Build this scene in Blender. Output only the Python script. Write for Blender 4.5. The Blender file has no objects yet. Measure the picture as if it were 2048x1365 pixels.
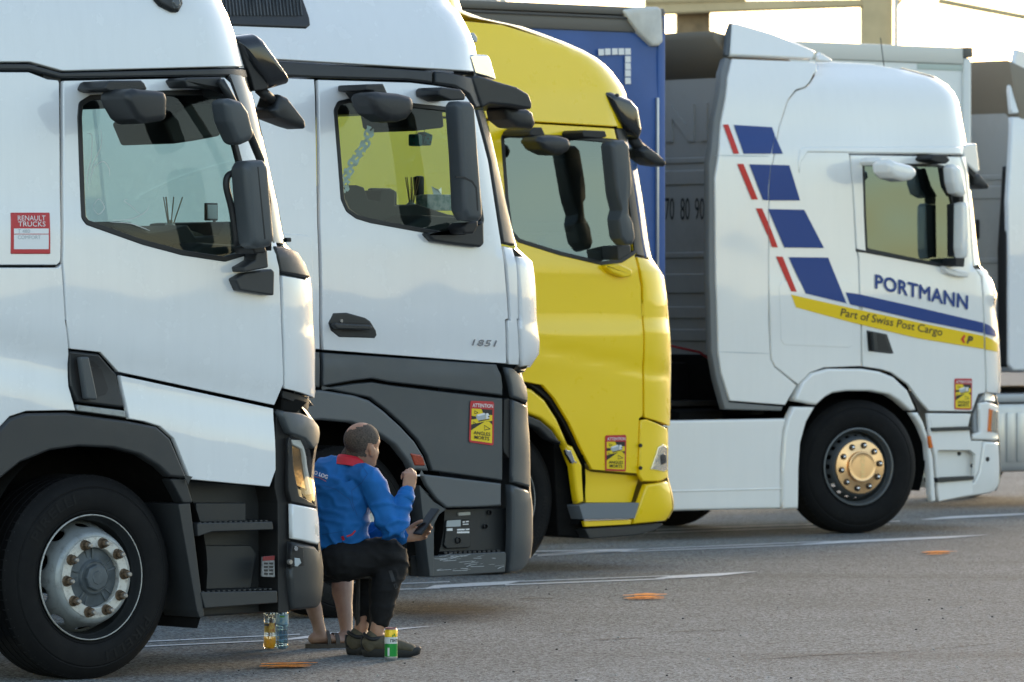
import bpy, bmesh, math, random
from mathutils import Vector, Matrix, noise as mnoise
from mathutils.geometry import delaunay_2d_cdt

R = math.radians
scene = bpy.context.scene
COL = scene.collection
random.seed(7)

# ------------------------------------------------------------------ camera
CAM_H = 1.84                       # eye height
FPX = 2048 * 200 / 36.0            # 200 mm tele on a 36 mm sensor, in pixels of a 2048 px wide frame
HORIZON = 603.0                    # level camera, frame shifted down a little
cd = bpy.data.cameras.new('camera')
cam = bpy.data.objects.new('camera', cd)
COL.objects.link(cam)
cam.location = (0, 0, CAM_H)
cam.rotation_euler = (R(90), 0, 0)
cd.sensor_width = 36
cd.lens = 200
cd.shift_y = -(682.5 - HORIZON) / 2048
cd.clip_start = 0.5
cd.clip_end = 6000
cd.dof.use_dof = True
cd.dof.focus_distance = 30.0
cd.dof.aperture_fstop = 6.3
scene.camera = cam

# ------------------------------------------------------------------ sky, sun, exposure
SUN_AZ = 68.0        # direction towards the sun, degrees from +X counter-clockwise (behind the row, to the right)
SUN_EL = 13.0
world = bpy.data.worlds.new('World')
scene.world = world
world.use_nodes = True
wn = world.node_tree.nodes
sky = wn.new('ShaderNodeTexSky')
sky.sky_type = 'NISHITA'
sky.sun_disc = False
sky.sun_elevation = R(SUN_EL)
sky.sun_rotation = R(90 - SUN_AZ)
sky.air_density = 1.0
sky.dust_density = 0.6
sky.ozone_density = 1.0
bg = wn['Background']
bg.inputs[1].default_value = 0.15
tn = wn.new('ShaderNodeMix')                 # evening air: the whole dome a little warmer
tn.data_type = 'RGBA'
tn.blend_type = 'MULTIPLY'
tn.inputs[0].default_value = 1.0
tn.inputs[7].default_value = (1.075, 0.982, 0.915, 1)
world.node_tree.links.new(sky.outputs[0], tn.inputs[6])
world.node_tree.links.new(tn.outputs[2], bg.inputs[0])
sl = bpy.data.lights.new('sun', 'SUN')
sun = bpy.data.objects.new('sun', sl)
COL.objects.link(sun)
sl.energy = 0.6
sl.angle = R(14)
sl.color = (1.0, 0.72, 0.42)
sd = Vector((math.cos(R(SUN_AZ)) * math.cos(R(SUN_EL)), math.sin(R(SUN_AZ)) * math.cos(R(SUN_EL)), math.sin(R(SUN_EL))))
sun.rotation_euler = sd.to_track_quat('Z', 'Y').to_euler()
vs = scene.view_settings
vs.view_transform = 'Standard'
vs.look = 'None'
vs.exposure = 1.66
vs.gamma = 1.0
scene.render.engine = 'CYCLES'
scene.cycles.max_bounces = 10
scene.cycles.transparent_max_bounces = 24
scene.cycles.use_denoising = True

# ------------------------------------------------------------------ materials
MATS = {}

def mat(name, col, rough=0.5, metal=0.0, coat=0.0, spec=0.5, var=0.0, vscale=8.0, bump=0.0, bscale=300.0,
        rvar=0.0, col2=None, streak=0.0, dirt=0.0, dcol=(0.12, 0.11, 0.10), dscale=3.0, coord='Object'):
    m = bpy.data.materials.new(name)
    m.use_nodes = True
    nt = m.node_tree
    n = nt.nodes
    b = n['Principled BSDF']
    b.inputs['Base Color'].default_value = (*col, 1)
    b.inputs['Roughness'].default_value = rough
    b.inputs['Metallic'].default_value = metal
    b.inputs['Coat Weight'].default_value = coat
    b.inputs['Coat Roughness'].default_value = 0.04
    b.inputs['Specular IOR Level'].default_value = spec
    tc = n.new('ShaderNodeTexCoord')

    def nz(scale, detail=4.0, rgh=0.6):
        t = n.new('ShaderNodeTexNoise')
        t.inputs['Scale'].default_value = scale
        t.inputs['Detail'].default_value = detail
        t.inputs['Roughness'].default_value = rgh
        nt.links.new(tc.outputs[coord], t.inputs['Vector'])
        return t

    last = None
    if var > 0 or col2 is not None:
        t = nz(vscale)
        mx = n.new('ShaderNodeMix')
        mx.data_type = 'RGBA'
        c2 = col2 if col2 is not None else tuple(min(1.0, c * (1 + var)) for c in col)
        c1 = col if col2 is not None else tuple(c * (1 - var) for c in col)
        mx.inputs[6].default_value = (*c1, 1)
        mx.inputs[7].default_value = (*c2, 1)
        rp = n.new('ShaderNodeMapRange')
        rp.inputs[1].default_value = 0.35
        rp.inputs[2].default_value = 0.65
        nt.links.new(t.outputs[0], rp.inputs[0])
        nt.links.new(rp.outputs[0], mx.inputs[0])
        last = mx.outputs[2]
    if dirt > 0:
        t = nz(dscale, 8.0, 0.75)
        rp = n.new('ShaderNodeMapRange')
        rp.inputs[1].default_value = 0.50
        rp.inputs[2].default_value = 0.78
        rp.inputs[4].default_value = dirt
        nt.links.new(t.outputs[0], rp.inputs[0])
        mx = n.new('ShaderNodeMix')
        mx.data_type = 'RGBA'
        nt.links.new(rp.outputs[0], mx.inputs[0])
        if last is not None:
            nt.links.new(last, mx.inputs[6])
        else:
            mx.inputs[6].default_value = (*col, 1)
        mx.inputs[7].default_value = (*dcol, 1)
        last = mx.outputs[2]
    if streak > 0:      # rain-washed road film: narrow vertical runs
        mp = n.new('ShaderNodeMapping')
        mp.inputs['Scale'].default_value = (9.0, 9.0, 0.7)
        nt.links.new(tc.outputs[coord], mp.inputs['Vector'])
        t = nz(1.6, 7.0, 0.7)
        nt.links.new(mp.outputs[0], t.inputs['Vector'])
        rp = n.new('ShaderNodeMapRange')
        rp.inputs[1].default_value = 0.46
        rp.inputs[2].default_value = 0.80
        rp.inputs[4].default_value = streak * 2.2
        nt.links.new(t.outputs[0], rp.inputs[0])
        mx = n.new('ShaderNodeMix')
        mx.data_type = 'RGBA'
        nt.links.new(rp.outputs[0], mx.inputs[0])
        if last is not None:
            nt.links.new(last, mx.inputs[6])
        else:
            mx.inputs[6].default_value = (*col, 1)
        mx.inputs[7].default_value = (*[(c + d_) * 0.5 for c, d_ in zip(col, dcol)], 1)
        last = mx.outputs[2]
    if last is not None:
        nt.links.new(last, b.inputs['Base Color'])
    if rvar > 0:
        t = nz(6.0, 5.0)
        rp = n.new('ShaderNodeMapRange')
        rp.inputs[1].default_value = 0.3
        rp.inputs[2].default_value = 0.7
        rp.inputs[3].default_value = max(0.02, rough - rvar)
        rp.inputs[4].default_value = rough + rvar
        nt.links.new(t.outputs[0], rp.inputs[0])
        nt.links.new(rp.outputs[0], b.inputs['Roughness'])
    if bump > 0:
        t = nz(bscale, 3.0)
        bp = n.new('ShaderNodeBump')
        bp.inputs['Strength'].default_value = bump
        bp.inputs['Distance'].default_value = 0.002
        nt.links.new(t.outputs[0], bp.inputs['Height'])
        nt.links.new(bp.outputs[0], b.inputs['Normal'])
    MATS[name] = m
    return m


def glass_mat(name, tint, refl=1.0, ior=1.5, rough=0.0, tone=(1, 1, 1)):
    """thin sheet of glass: tinted straight-through light plus a mirror reflection that follows Fresnel"""
    m = bpy.data.materials.new(name)
    m.use_nodes = True
    nt = m.node_tree
    n = nt.nodes
    n.remove(n['Principled BSDF'])
    tr = n.new('ShaderNodeBsdfTransparent')
    tr.inputs[0].default_value = (*tint, 1)
    gl = n.new('ShaderNodeBsdfGlossy')
    gl.inputs['Roughness'].default_value = rough
    gl.inputs['Color'].default_value = (*tone, 1)
    fr = n.new('ShaderNodeLayerWeight')          # Schlick's Fresnel, the same from both sides of the sheet
    fr.inputs[0].default_value = 0.5
    pw = n.new('ShaderNodeMath')
    pw.operation = 'POWER'
    pw.inputs[1].default_value = 5.0
    nt.links.new(fr.outputs['Facing'], pw.inputs[0])
    f0 = ((ior - 1) / (ior + 1)) ** 2 * 1.9 * refl      # two faces of the pane
    ml = n.new('ShaderNodeMapRange')
    ml.inputs[3].default_value = f0
    ml.inputs[4].default_value = 1.0
    mx = n.new('ShaderNodeMixShader')
    nt.links.new(pw.outputs[0], ml.inputs[0])
    nt.links.new(ml.outputs[0], mx.inputs[0])
    nt.links.new(tr.outputs[0], mx.inputs[1])
    nt.links.new(gl.outputs[0], mx.inputs[2])
    nt.links.new(mx.outputs[0], n['Material Output'].inputs[0])
    MATS[name] = m
    return m


WHITE = mat('white_paint', (0.79, 0.80, 0.805), 0.25, coat=1.0, streak=0.05, rvar=0.05, dirt=0.05, dscale=1.6)
WHITE2 = mat('white_paint_clean', (0.79, 0.795, 0.80), 0.25, coat=1.0, streak=0.035, rvar=0.05, dirt=0.04, dscale=1.4)
WHITE4 = mat('warm_white_paint', (0.87, 0.85, 0.81), 0.22, coat=1.0, streak=0.03, rvar=0.05, dirt=0.03, dscale=1.4)
YELLOW = mat('yellow_paint', (1.0, 0.672, 0.004), 0.30, coat=0.6, rvar=0.04)
GREY = mat('grey_plastic', (0.060, 0.068, 0.074), 0.42, bump=0.25, bscale=500, rvar=0.06, dirt=0.22, dcol=(0.12, 0.125, 0.13), dscale=2.4)
GREYL = mat('light_grey_plastic', (0.105, 0.115, 0.122), 0.40, bump=0.2, bscale=500, rvar=0.06, dirt=0.15, dcol=(0.17, 0.17, 0.17))
DARK = mat('dark_plastic', (0.018, 0.020, 0.022), 0.45, bump=0.25, bscale=450, rvar=0.07, dirt=0.2, dcol=(0.07, 0.07, 0.068))
GREY1 = mat('charcoal_plastic', (0.028, 0.030, 0.032), 0.44, bump=0.25, bscale=500, rvar=0.06, dirt=0.2, dcol=(0.08, 0.08, 0.08), dscale=2.4)
BLACK = mat('black_plastic', (0.010, 0.010, 0.011), 0.55)
GLOSSB = mat('gloss_black', (0.012, 0.013, 0.015), 0.12, coat=0.5)
PITCH = mat('sooty_black', (0.004, 0.004, 0.004), 0.85, spec=0.2, dirt=0.5, dcol=(0.018, 0.017, 0.015), dscale=12)
GRIME = mat('grimy_metal', (0.03, 0.028, 0.026), 0.6, metal=0.3, dirt=0.6, dcol=(0.07, 0.06, 0.05), dscale=14)
SEAL = mat('rubber_seal', (0.010, 0.011, 0.012), 0.5)
RUBBER = mat('tyre_rubber', (0.0055, 0.0055, 0.006), 0.75, spec=0.22, bump=0.3, bscale=120, dirt=0.35, dcol=(0.020, 0.019, 0.0175), dscale=9, rvar=0.05)
RUBBERL = mat('tyre_lettering', (0.009, 0.009, 0.009), 0.75, spec=0.25)
SILVER = mat('silver_wheel_paint', (0.30, 0.32, 0.32), 0.45, metal=0.35, dirt=0.8, dcol=(0.085, 0.075, 0.065), dscale=18)
WORN = mat('worn_light_steel', (0.58, 0.57, 0.53), 0.5, metal=0.2, dirt=1.0, dcol=(0.11, 0.065, 0.035), dscale=34)
RUST = mat('rusty_nut', (0.13, 0.085, 0.05), 0.7, metal=0.2, var=0.5, vscale=60)
STUD = mat('bolt_steel', (0.34, 0.31, 0.28), 0.45, metal=0.6, var=0.2, vscale=60)
HUBG = mat('hub_grey_paint', (0.075, 0.09, 0.10), 0.5, var=0.2, vscale=20, dirt=0.3, dcol=(0.12, 0.11, 0.10), dscale=18)
CHROME = mat('chrome', (0.80, 0.80, 0.80), 0.08, metal=1.0)
SUNSET_CHROME = mat('polished_cover', (0.92, 0.58, 0.30), 0.36, metal=1.0)  # chrome with the sunset's warm reflection put into its base colour
ALU = mat('aluminium', (0.50, 0.51, 0.52), 0.38, metal=0.8, rvar=0.08)
DGREY_RIM = mat('dark_rim', (0.13, 0.14, 0.145), 0.4, metal=0.3, dirt=0.2)
ORANGE = mat('orange_lens', (0.72, 0.16, 0.02), 0.12, coat=0.6)
REDLENS = mat('red_orange_lens', (0.36, 0.05, 0.02), 0.15, coat=0.6, var=0.25, vscale=90)
RED = mat('red_print', (0.52, 0.02, 0.03), 0.35)
PRED = mat('red_film', (0.62, 0.028, 0.022), 0.35, spec=0.3)
PWHITE = mat('white_print', (0.80, 0.80, 0.80), 0.35)
PYEL = mat('yellow_print', (0.86, 0.62, 0.01), 0.35)
PBLACK = mat('black_print', (0.012, 0.012, 0.014), 0.4)
PGREY = mat('grey_print', (0.42, 0.46, 0.48), 0.4)
PBLUE = mat('blue_film', (0.010, 0.048, 0.225), 0.35, spec=0.3)
PYELF = mat('yellow_film', (0.88, 0.58, 0.006), 0.35, spec=0.3)
GLASS = glass_mat('side_glass', (0.62, 0.74, 0.70), 0.40, 1.5)
GLASS3 = glass_mat('shade_toned_glass', (0.40, 0.47, 0.46), 2.0, 1.5, tone=(0.84, 1.0, 1.0))  # dark cab interior and teal sky reflection put into the glass colours
GLASS4 = glass_mat('dark_side_glass', (0.22, 0.28, 0.27), 1.7, 1.5, tone=(0.72, 0.95, 1.0))  # darker still: shaded interior and the sky's teal coloured into the pane
WSGLASS = glass_mat('windscreen_glass', (0.80, 0.90, 0.88), 1.1, 1.5)
LENS = glass_mat('clear_lens', (0.92, 0.92, 0.90), 0.9, 1.5)
INNER = mat('cab_interior', (0.016, 0.016, 0.017), 0.7)
INNERL = mat('cab_lining', (0.06, 0.058, 0.055), 0.8)
BLOCKI = mat('blocker_grey', (0.11, 0.105, 0.10), 0.9)  # for the added sheets that block light behind two windscreens

# ------------------------------------------------------------------ objects
def put(name, me, m=None, parent=None):
    o = bpy.data.objects.new(name, me)
    COL.objects.link(o)
    if m is not None:
        for q in (m if isinstance(m, (list, tuple)) else [m]):
            me.materials.append(q)
    if parent is not None:
        o.parent = parent
    return o


def tag(o, label=None, cat=None, group=None, kind=None):
    if label: o['label'] = label
    if cat: o['category'] = cat
    if group: o['group'] = group
    if kind: o['kind'] = kind
    return o


def empty(name, loc=(0, 0, 0), rz=0.0):
    o = bpy.data.objects.new(name, None)
    COL.objects.link(o)
    o.location = loc
    o.rotation_euler = (0, 0, rz)
    o.empty_display_size = 0.3
    return o


def mesh(name, vs_, fs, m=None, parent=None, smooth=True, normals=None, mi=None):
    me = bpy.data.meshes.new(name)
    me.from_pydata([tuple(v) for v in vs_], [], fs)
    me.update()
    if smooth:
        me.polygons.foreach_set('use_smooth', [True] * len(me.polygons))
    if mi is not None:
        me.polygons.foreach_set('material_index', mi)
    if normals is not None:
        me.normals_split_custom_set_from_vertices([tuple(q) for q in normals])
    return put(name, me, m, parent)


def bm_obj(name, bm, m=None, parent=None, smooth=False, sharp=None):
    bmesh.ops.recalc_face_normals(bm, faces=bm.faces)
    me = bpy.data.meshes.new(name)
    bm.to_mesh(me)
    bm.free()
    if smooth:
        me.polygons.foreach_set('use_smooth', [True] * len(me.polygons))
        if sharp:
            me.set_sharp_from_angle(angle=R(sharp))
    return put(name, me, m, parent)


def add_box(bm, c, s, bev=0.0, rot=None):
    g = bmesh.ops.create_cube(bm, size=1.0)
    vs_ = g['verts']
    for v in vs_:
        v.co = Vector((v.co.x * s[0], v.co.y * s[1], v.co.z * s[2]))
    if bev > 0:
        es = list({e for v in vs_ for e in v.link_edges})
        r = bmesh.ops.bevel(bm, geom=es, offset=bev, segments=2, affect='EDGES', profile=0.6)
        vs_ = list({v for f in r['faces'] for v in f.verts} | {v for v in vs_ if v.is_valid})
    for v in vs_:
        p = v.co.copy()
        if rot is not None:
            p = rot @ p
        v.co = p + Vector(c)
    return vs_


def box(name, lo, hi, m, parent=None, bev=0.006, rot=None):
    bm = bmesh.new()
    c = [(a + b) / 2 for a, b in zip(lo, hi)]
    s = [abs(b - a) for a, b in zip(lo, hi)]
    add_box(bm, c, s, min(bev, min(s) * 0.4), rot)
    return bm_obj(name, bm, m, parent, True, 35)


def tube_data(path, rad, n=10, sx=1.0, cap=True, up=None, twist=None):
    """vertices and faces of a tube along path; rad a number or a list, or list of (ra, rb)"""
    P = [Vector(p) for p in path]
    k = len(P)
    if not isinstance(rad, (list, tuple)):
        rad = [rad] * k
    vs_, fs = [], []
    prev = None
    for i, p in enumerate(P):
        d = (P[min(i + 1, k - 1)] - P[max(i - 1, 0)]).normalized()
        if prev is None:
            a = Vector(up) if up is not None else (Vector((0, 0, 1)) if abs(d.z) < 0.9 else Vector((1, 0, 0)))
        else:
            a = prev
        a = (a - d * a.dot(d)).normalized()
        b = d.cross(a)
        prev = a
        r = rad[i]
        ra, rb = r if isinstance(r, (list, tuple)) else (r, r)
        for j in range(n):
            t = 2 * math.pi * j / n
            vs_.append(p + a * (ra * math.cos(t)) + b * (rb * math.sin(t)))
    for i in range(k - 1):
        for j in range(n):
            q = (j + 1) % n
            fs.append((i * n + j, i * n + q, (i + 1) * n + q, (i + 1) * n + j))
    if cap:
        fs.append(tuple(range(n - 1, -1, -1)))
        fs.append(tuple((k - 1) * n + j for j in range(n)))
    return vs_, fs


def tube(name, path, rad, m, parent=None, n=10, up=None):
    v, f = tube_data(path, rad, n, up=up)
    o = mesh(name, v, f, m, parent)
    o.data.set_sharp_from_angle(angle=R(50))
    return o


def lathe_data(prof, n=48, a0=0.0, a1=2 * math.pi):
    """prof: list of (radius, y); turned round the Y axis"""
    vs_, fs = [], []
    k = len(prof)
    full = abs(a1 - a0 - 2 * math.pi) < 1e-6
    cnt = n if full else n + 1
    for j in range(cnt):
        t = a0 + (a1 - a0) * j / n
        c, s = math.cos(t), math.sin(t)
        for r, y in prof:
            vs_.append((r * c, y, r * s))
    for j in range(n):
        q = (j + 1) % cnt
        for i in range(k - 1):
            fs.append((j * k + i, j * k + i + 1, q * k + i + 1, q * k + i))
    return vs_, fs


def lathe(name, prof, m, parent=None, n=48, sharp=40, off=(0, 0, 0)):
    v, f = lathe_data(prof, n)
    v = [(p[0] + off[0], p[1] + off[1], p[2] + off[2]) for p in v]
    o = mesh(name, v, f, m, parent)
    bm = bmesh.new(); bm.from_mesh(o.data)
    bmesh.ops.remove_doubles(bm, verts=bm.verts, dist=1e-5)
    bmesh.ops.recalc_face_normals(bm, faces=bm.faces)
    bm.to_mesh(o.data); bm.free()
    o.data.set_sharp_from_angle(angle=R(sharp))
    return o


# ------------------------------------------------------------------ 2D outlines
def area2(p):
    return 0.5 * sum(p[i][0] * p[(i + 1) % len(p)][1] - p[(i + 1) % len(p)][0] * p[i][1] for i in range(len(p)))


def ccw(p):
    return p if area2(p) > 0 else p[::-1]


def fillet(p, r, seg=4):
    if r <= 0:
        return list(p)
    out = []
    n = len(p)
    for i in range(n):
        rr = r[i] if isinstance(r, (list, tuple)) else r
        a, b, c = Vector(p[i - 1]), Vector(p[i]), Vector(p[(i + 1) % n])
        u, v = (a - b), (c - b)
        lu, lv = u.length, v.length
        if lu < 1e-6 or lv < 1e-6 or rr <= 0:
            out.append(tuple(b)); continue
        u /= lu; v /= lv
        cs = max(-1.0, min(1.0, u.dot(v)))
        ang = math.acos(cs)
        if ang > R(168):
            out.append(tuple(b)); continue
        d = min(rr / max(math.tan(ang / 2), 0.05), lu * 0.45, lv * 0.45)
        s, e = b + u * d, b + v * d
        for k in range(seg + 1):
            t = k / seg
            out.append(tuple((s * (1 - t) ** 2) + b * (2 * t * (1 - t)) + e * t ** 2))
    return out


def offset(p, d):
    """shrink a counter-clockwise outline by d"""
    n = len(p)
    out = []
    for i in range(n):
        a, b, c = Vector(p[i - 1]), Vector(p[i]), Vector(p[(i + 1) % n])
        e1, e2 = (b - a), (c - b)
        if e1.length < 1e-9: e1 = e2
        if e2.length < 1e-9: e2 = e1
        e1.normalize(); e2.normalize()
        n1, n2 = Vector((-e1.y, e1.x)), Vector((-e2.y, e2.x))
        m = n1 + n2
        if m.length < 0.3:
            m = n1
        m.normalize()
        k = d / max(m.dot(n1), 0.45)
        out.append((b.x + m.x * k, b.y + m.y * k))
    return out


def onorm(p):
    n = len(p)
    out = []
    for i in range(n):
        a, b, c = Vector(p[i - 1]), Vector(p[i]), Vector(p[(i + 1) % n])
        e1, e2 = (b - a), (c - b)
        m = Vector((e1.y, -e1.x)).normalized() + Vector((e2.y, -e2.x)).normalized()
        out.append(m.normalized() if m.length > 1e-6 else Vector((0, 1)))
    return out


def inside(pt, p):
    x, y = pt
    c = False
    n = len(p)
    j = n - 1
    for i in range(n):
        yi, yj = p[i][1], p[j][1]
        if (yi > y) != (yj > y):
            if x < (p[j][0] - p[i][0]) * (y - yi) / (yj - yi) + p[i][0]:
                c = not c
        j = i
    return c


def resample(p, step):
    out = []
    n = len(p)
    for i in range(n):
        a, b = Vector(p[i]), Vector(p[(i + 1) % n])
        L = (b - a).length
        k = max(1, int(math.ceil(L / step)))
        for q in range(k):
            w = a.lerp(b, q / k)
            out.append((w.x, w.y))
    return out


def curve(p, k=5, closed=False):
    """Catmull-Rom through the points"""
    out = []
    n = len(p)
    rng = range(n if closed else n - 1)
    for i in rng:
        P0 = Vector(p[(i - 1) % n] if closed or i > 0 else p[0])
        P1 = Vector(p[i]); P2 = Vector(p[(i + 1) % n])
        P3 = Vector(p[(i + 2) % n] if closed or i + 2 < n else p[-1])
        for q in range(k):
            t = q / k
            w = 0.5 * ((2 * P1) + (P2 - P0) * t + (2 * P0 - 5 * P1 + 4 * P2 - P3) * t * t + (-P0 + 3 * P1 - 3 * P2 + P3) * t ** 3)
            out.append(tuple(w))
    if not closed:
        out.append(tuple(p[-1]))
    return out


def triangulate(outer, holes, step):
    pts, edges = [], []
    loops = [outer] + holes
    for lp in loops:
        s = len(pts)
        pts += [Vector(q) for q in lp]
        edges += [(s + i, s + (i + 1) % len(lp)) for i in range(len(lp))]
    nb = len(pts)
    xs = [q[0] for q in outer]; zs = [q[1] for q in outer]
    if step:
        gx = int((max(xs) - min(xs)) / step) + 1
        gz = int((max(zs) - min(zs)) / step) + 1
        bset = {}
        for q in pts[:nb]:
            bset.setdefault((int(q.x // step), int(q.y // step)), []).append(q)
        for i in range(gx + 1):
            for j in range(gz + 1):
                x = min(xs) + (i + 0.5 + 0.002 * (j % 3)) * step
                z = min(zs) + (j + 0.5 + 0.002 * (i % 3)) * step
                if not inside((x, z), outer) or any(inside((x, z), hh) for hh in holes):
                    continue
                near = False
                ci, cj = int(x // step), int(z // step)
                for a in (-1, 0, 1):
                    for b in (-1, 0, 1):
                        for q in bset.get((ci + a, cj + b), ()):
                            if (q.x - x) ** 2 + (q.y - z) ** 2 < (0.45 * step) ** 2:
                                near = True
                if not near:
                    pts.append(Vector((x, z)))
    v2, _, tris, orig, _, _ = delaunay_2d_cdt(pts, edges, [], 0, 1e-7)
    faces = []
    for t in tris:
        c = ((v2[t[0]].x + v2[t[1]].x + v2[t[2]].x) / 3, (v2[t[0]].y + v2[t[1]].y + v2[t[2]].y) / 3)
        if inside(c, outer) and not any(inside(c, hh) for hh in holes):
            faces.append(tuple(t))
    idx = {}
    for ni, src in enumerate(orig):
        for s_ in src:
            if s_ < nb:
                idx[s_] = ni
    return [(q.x, q.y) for q in v2], faces, idx


def sheet(name, outer, holes, fmap, m, parent=None, step=0.06, gap=0.0, bevel=0.004, rim=0.025, d=0.0, both=False):
    """a pressed panel: outline in two parameters laid on the surface fmap(a, b, d) -> (point, normal), with rolled edges"""
    outer = ccw(list(outer))
    holes = [ccw(list(h)) for h in holes]
    if gap:
        outer = offset(outer, gap)
        holes = [offset(h, -gap) for h in holes]
    rs = step * 1.0
    outer = resample(outer, rs)
    holes = [resample(h, rs) for h in holes]
    loops = [(outer, 1)] + [(h, -1) for h in holes]
    ins = [offset(lp, bevel * sg) for lp, sg in loops]
    v2, faces, idx = triangulate(ins[0], ins[1:], step)
    vs_, ns = [], []
    for a, b in v2:
        p, nn = fmap(a, b, d)
        vs_.append(p); ns.append(nn)
    # face orientation
    fs = []
    for f in faces:
        A, B, C = (Vector(vs_[i]) for i in f)
        if (B - A).cross(C - A).dot(ns[f[0]]) < 0:
            f = (f[0], f[2], f[1])
        fs.append(f)
    base = 0
    for (lp, sg), il in zip(loops, ins):
        om = onorm(lp)
        k = len(lp)
        r1, r2, r0 = [], [], []
        for i in range(k):
            a, b = lp[i]
            q = om[i] * sg
            p1, n1 = fmap(a, b, d - bevel * 0.8)
            p2, _ = fmap(a, b, d - rim)
            pe, _ = fmap(a + q.x * 0.002, b + q.y * 0.002, d)
            p0, _ = fmap(a, b, d)
            e = (Vector(pe) - Vector(p0))
            e = e.normalized() if e.length > 1e-9 else Vector(n1)
            r0.append(idx.get(base + i))
            vs_.append(p1); ns.append((Vector(n1) * 0.35 + e).normalized()); r1.append(len(vs_) - 1)
            vs_.append(p2); ns.append(e); r2.append(len(vs_) - 1)
        for i in range(k):
            j = (i + 1) % k
            for A, B in ((r0, r1), (r1, r2)):
                if A[i] is None or A[j] is None:
                    continue
                f = (A[i], A[j], B[j], B[i])
                P = [Vector(vs_[t]) for t in f]
                if (P[1] - P[0]).cross(P[2] - P[0]).dot(Vector(ns[B[i]])) < 0:
                    f = f[::-1]
                fs.append(f)
        base += k
    return mesh(name, vs_, fs, m, parent, True, ns)


# ------------------------------------------------------------------ measured sheets of the survey (origin, scale)
TILE = {'O': (0, 0, 1.0), 'A': (0, 0, 2.1324), 'B': (0, 640, 1.8827), 'C': (460, 0, 2.1324), 'D': (540, 640, 1.95),
        'E': (920, 0, 2.1333), 'G': (980, 600, 2.354), 'I': (1320, 0, 2.1332), 'J': (1320, 540, 2.1332),
        'M': (600, 830, 4.55), 'K': (590, 1080, 5.25), 'Q': (490, 1200, 10.5), 'H': (540, 780, 2.967), 'W': (920, 780, 11.375)}


def T(tile, s):
    ox, oy, k = TILE[tile]
    out = []
    for w in s.split():
        a, b = w.split(',')
        out.append((ox + float(a) / k, oy + float(b) / k))
    return out


CA, SA = math.cos(R(40.0)), math.sin(R(40.0))   # the bays run 40 degrees off the frame


def bay_to_world(Fw, Nn, z=0.0):
    return Vector((Fw * CA - Nn * SA, Fw * SA + Nn * CA, z))


def ground_at(u, v):
    Y = CAM_H * FPX / (v - HORIZON)
    return Vector(((u - 1024) / FPX * Y, Y, 0.0))


def at_depth(u, v, Y):
    return Vector(((u - 1024) / FPX * Y, Y, CAM_H - (v - HORIZON) / FPX * Y))


def pchip(pts):
    xs = [p[0] for p in pts]; ys = [p[1] for p in pts]
    n = len(xs)
    if n == 1:
        return lambda x: ys[0]
    h = [xs[i + 1] - xs[i] for i in range(n - 1)]
    dl = [(ys[i + 1] - ys[i]) / h[i] for i in range(n - 1)]
    m = [dl[0]] + [0 if dl[i - 1] * dl[i] <= 0 else 2 * dl[i - 1] * dl[i] / (dl[i - 1] + dl[i]) for i in range(1, n - 1)] + [dl[-1]]

    def f(x):
        if x <= xs[0]: return ys[0]
        if x >= xs[-1]: return ys[-1]
        i = 0
        while x > xs[i + 1]: i += 1
        t = (x - xs[i]) / h[i]
        return ((1 + 2 * t) * (1 - t) ** 2 * ys[i] + t * (1 - t) ** 2 * h[i] * m[i] + t * t * (3 - 2 * t) * ys[i + 1] + t * t * (t - 1) * h[i] * m[i + 1])
    return f


class Surf:
    """near side of a cab as a depth y over (x forward, z up): tuck by height and a rounded front corner"""
    def __init__(self, truck, tuck, sil, rx=0.38, ry=0.34, extra=None):
        self.t = truck
        self.tuck = pchip(tuck)
        self.rx, self.ry = rx, ry
        self.extra = extra
        pts = []
        for u, v in sil:
            a = (u - 1024) / FPX
            slope = (CA - a * SA) / (a * CA + SA)
            th = math.atan(slope * rx / ry)
            z = CAM_H
            for _ in range(6):
                y = self.tuck(z) + ry * (1 - math.cos(th))
                x, z = truck.at_y(u, v, y)
            pts.append((z, x + rx * (1 - math.sin(th))))
        pts.sort()
        q = [pts[0]]
        for p in pts[1:]:
            if p[0] - q[-1][0] > 0.004: q.append(p)
        self.xf = pchip(q)

    def y(self, x, z):
        xf = self.xf(z)
        t = min(max((x - (xf - self.rx)) / self.rx, 0.0), 0.985)
        y = self.tuck(z) + self.ry * (1 - math.sqrt(1 - t * t))
        if self.extra: y += self.extra(x, z)
        y += 0.0016 * mnoise.noise(Vector((x * 2.3, z * 2.9, self.t.N)))      # sheet metal is never quite true
        return y

    def map(self, x, z, d):
        e = 0.004
        y = self.y(x, z)
        gx = (self.y(x + e, z) - self.y(x - e, z)) / (2 * e)
        gz = (self.y(x, z + e) - self.y(x, z - e)) / (2 * e)
        n = Vector((gx, -1, gz)).normalized()
        return (x + n.x * d, y + n.y * d, z + n.z * d), n

    def P(self, pix, d=0.0):
        out = []
        for u, v in pix:
            y = 0.0
            for _ in range(14):
                x, z = self.t.at_y(u, v, y - d)
                y = 0.5 * y + 0.5 * self.y(x, z)
            out.append((x, z))
        return out


def groove(surf_line, dep=0.014, up=0.10, dn=0.13):
    """pressed crease along a line (x0, z0)-(x1, z1): the sheet dips towards it from both sides"""
    (x0, z0), (x1, z1) = surf_line

    def f(x, z):
        s = z - (z0 + (z1 - z0) * (x - x0) / (x1 - x0))
        return dep * math.exp(-(s / (up if s > 0 else dn)) ** 2)
    return f


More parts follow.
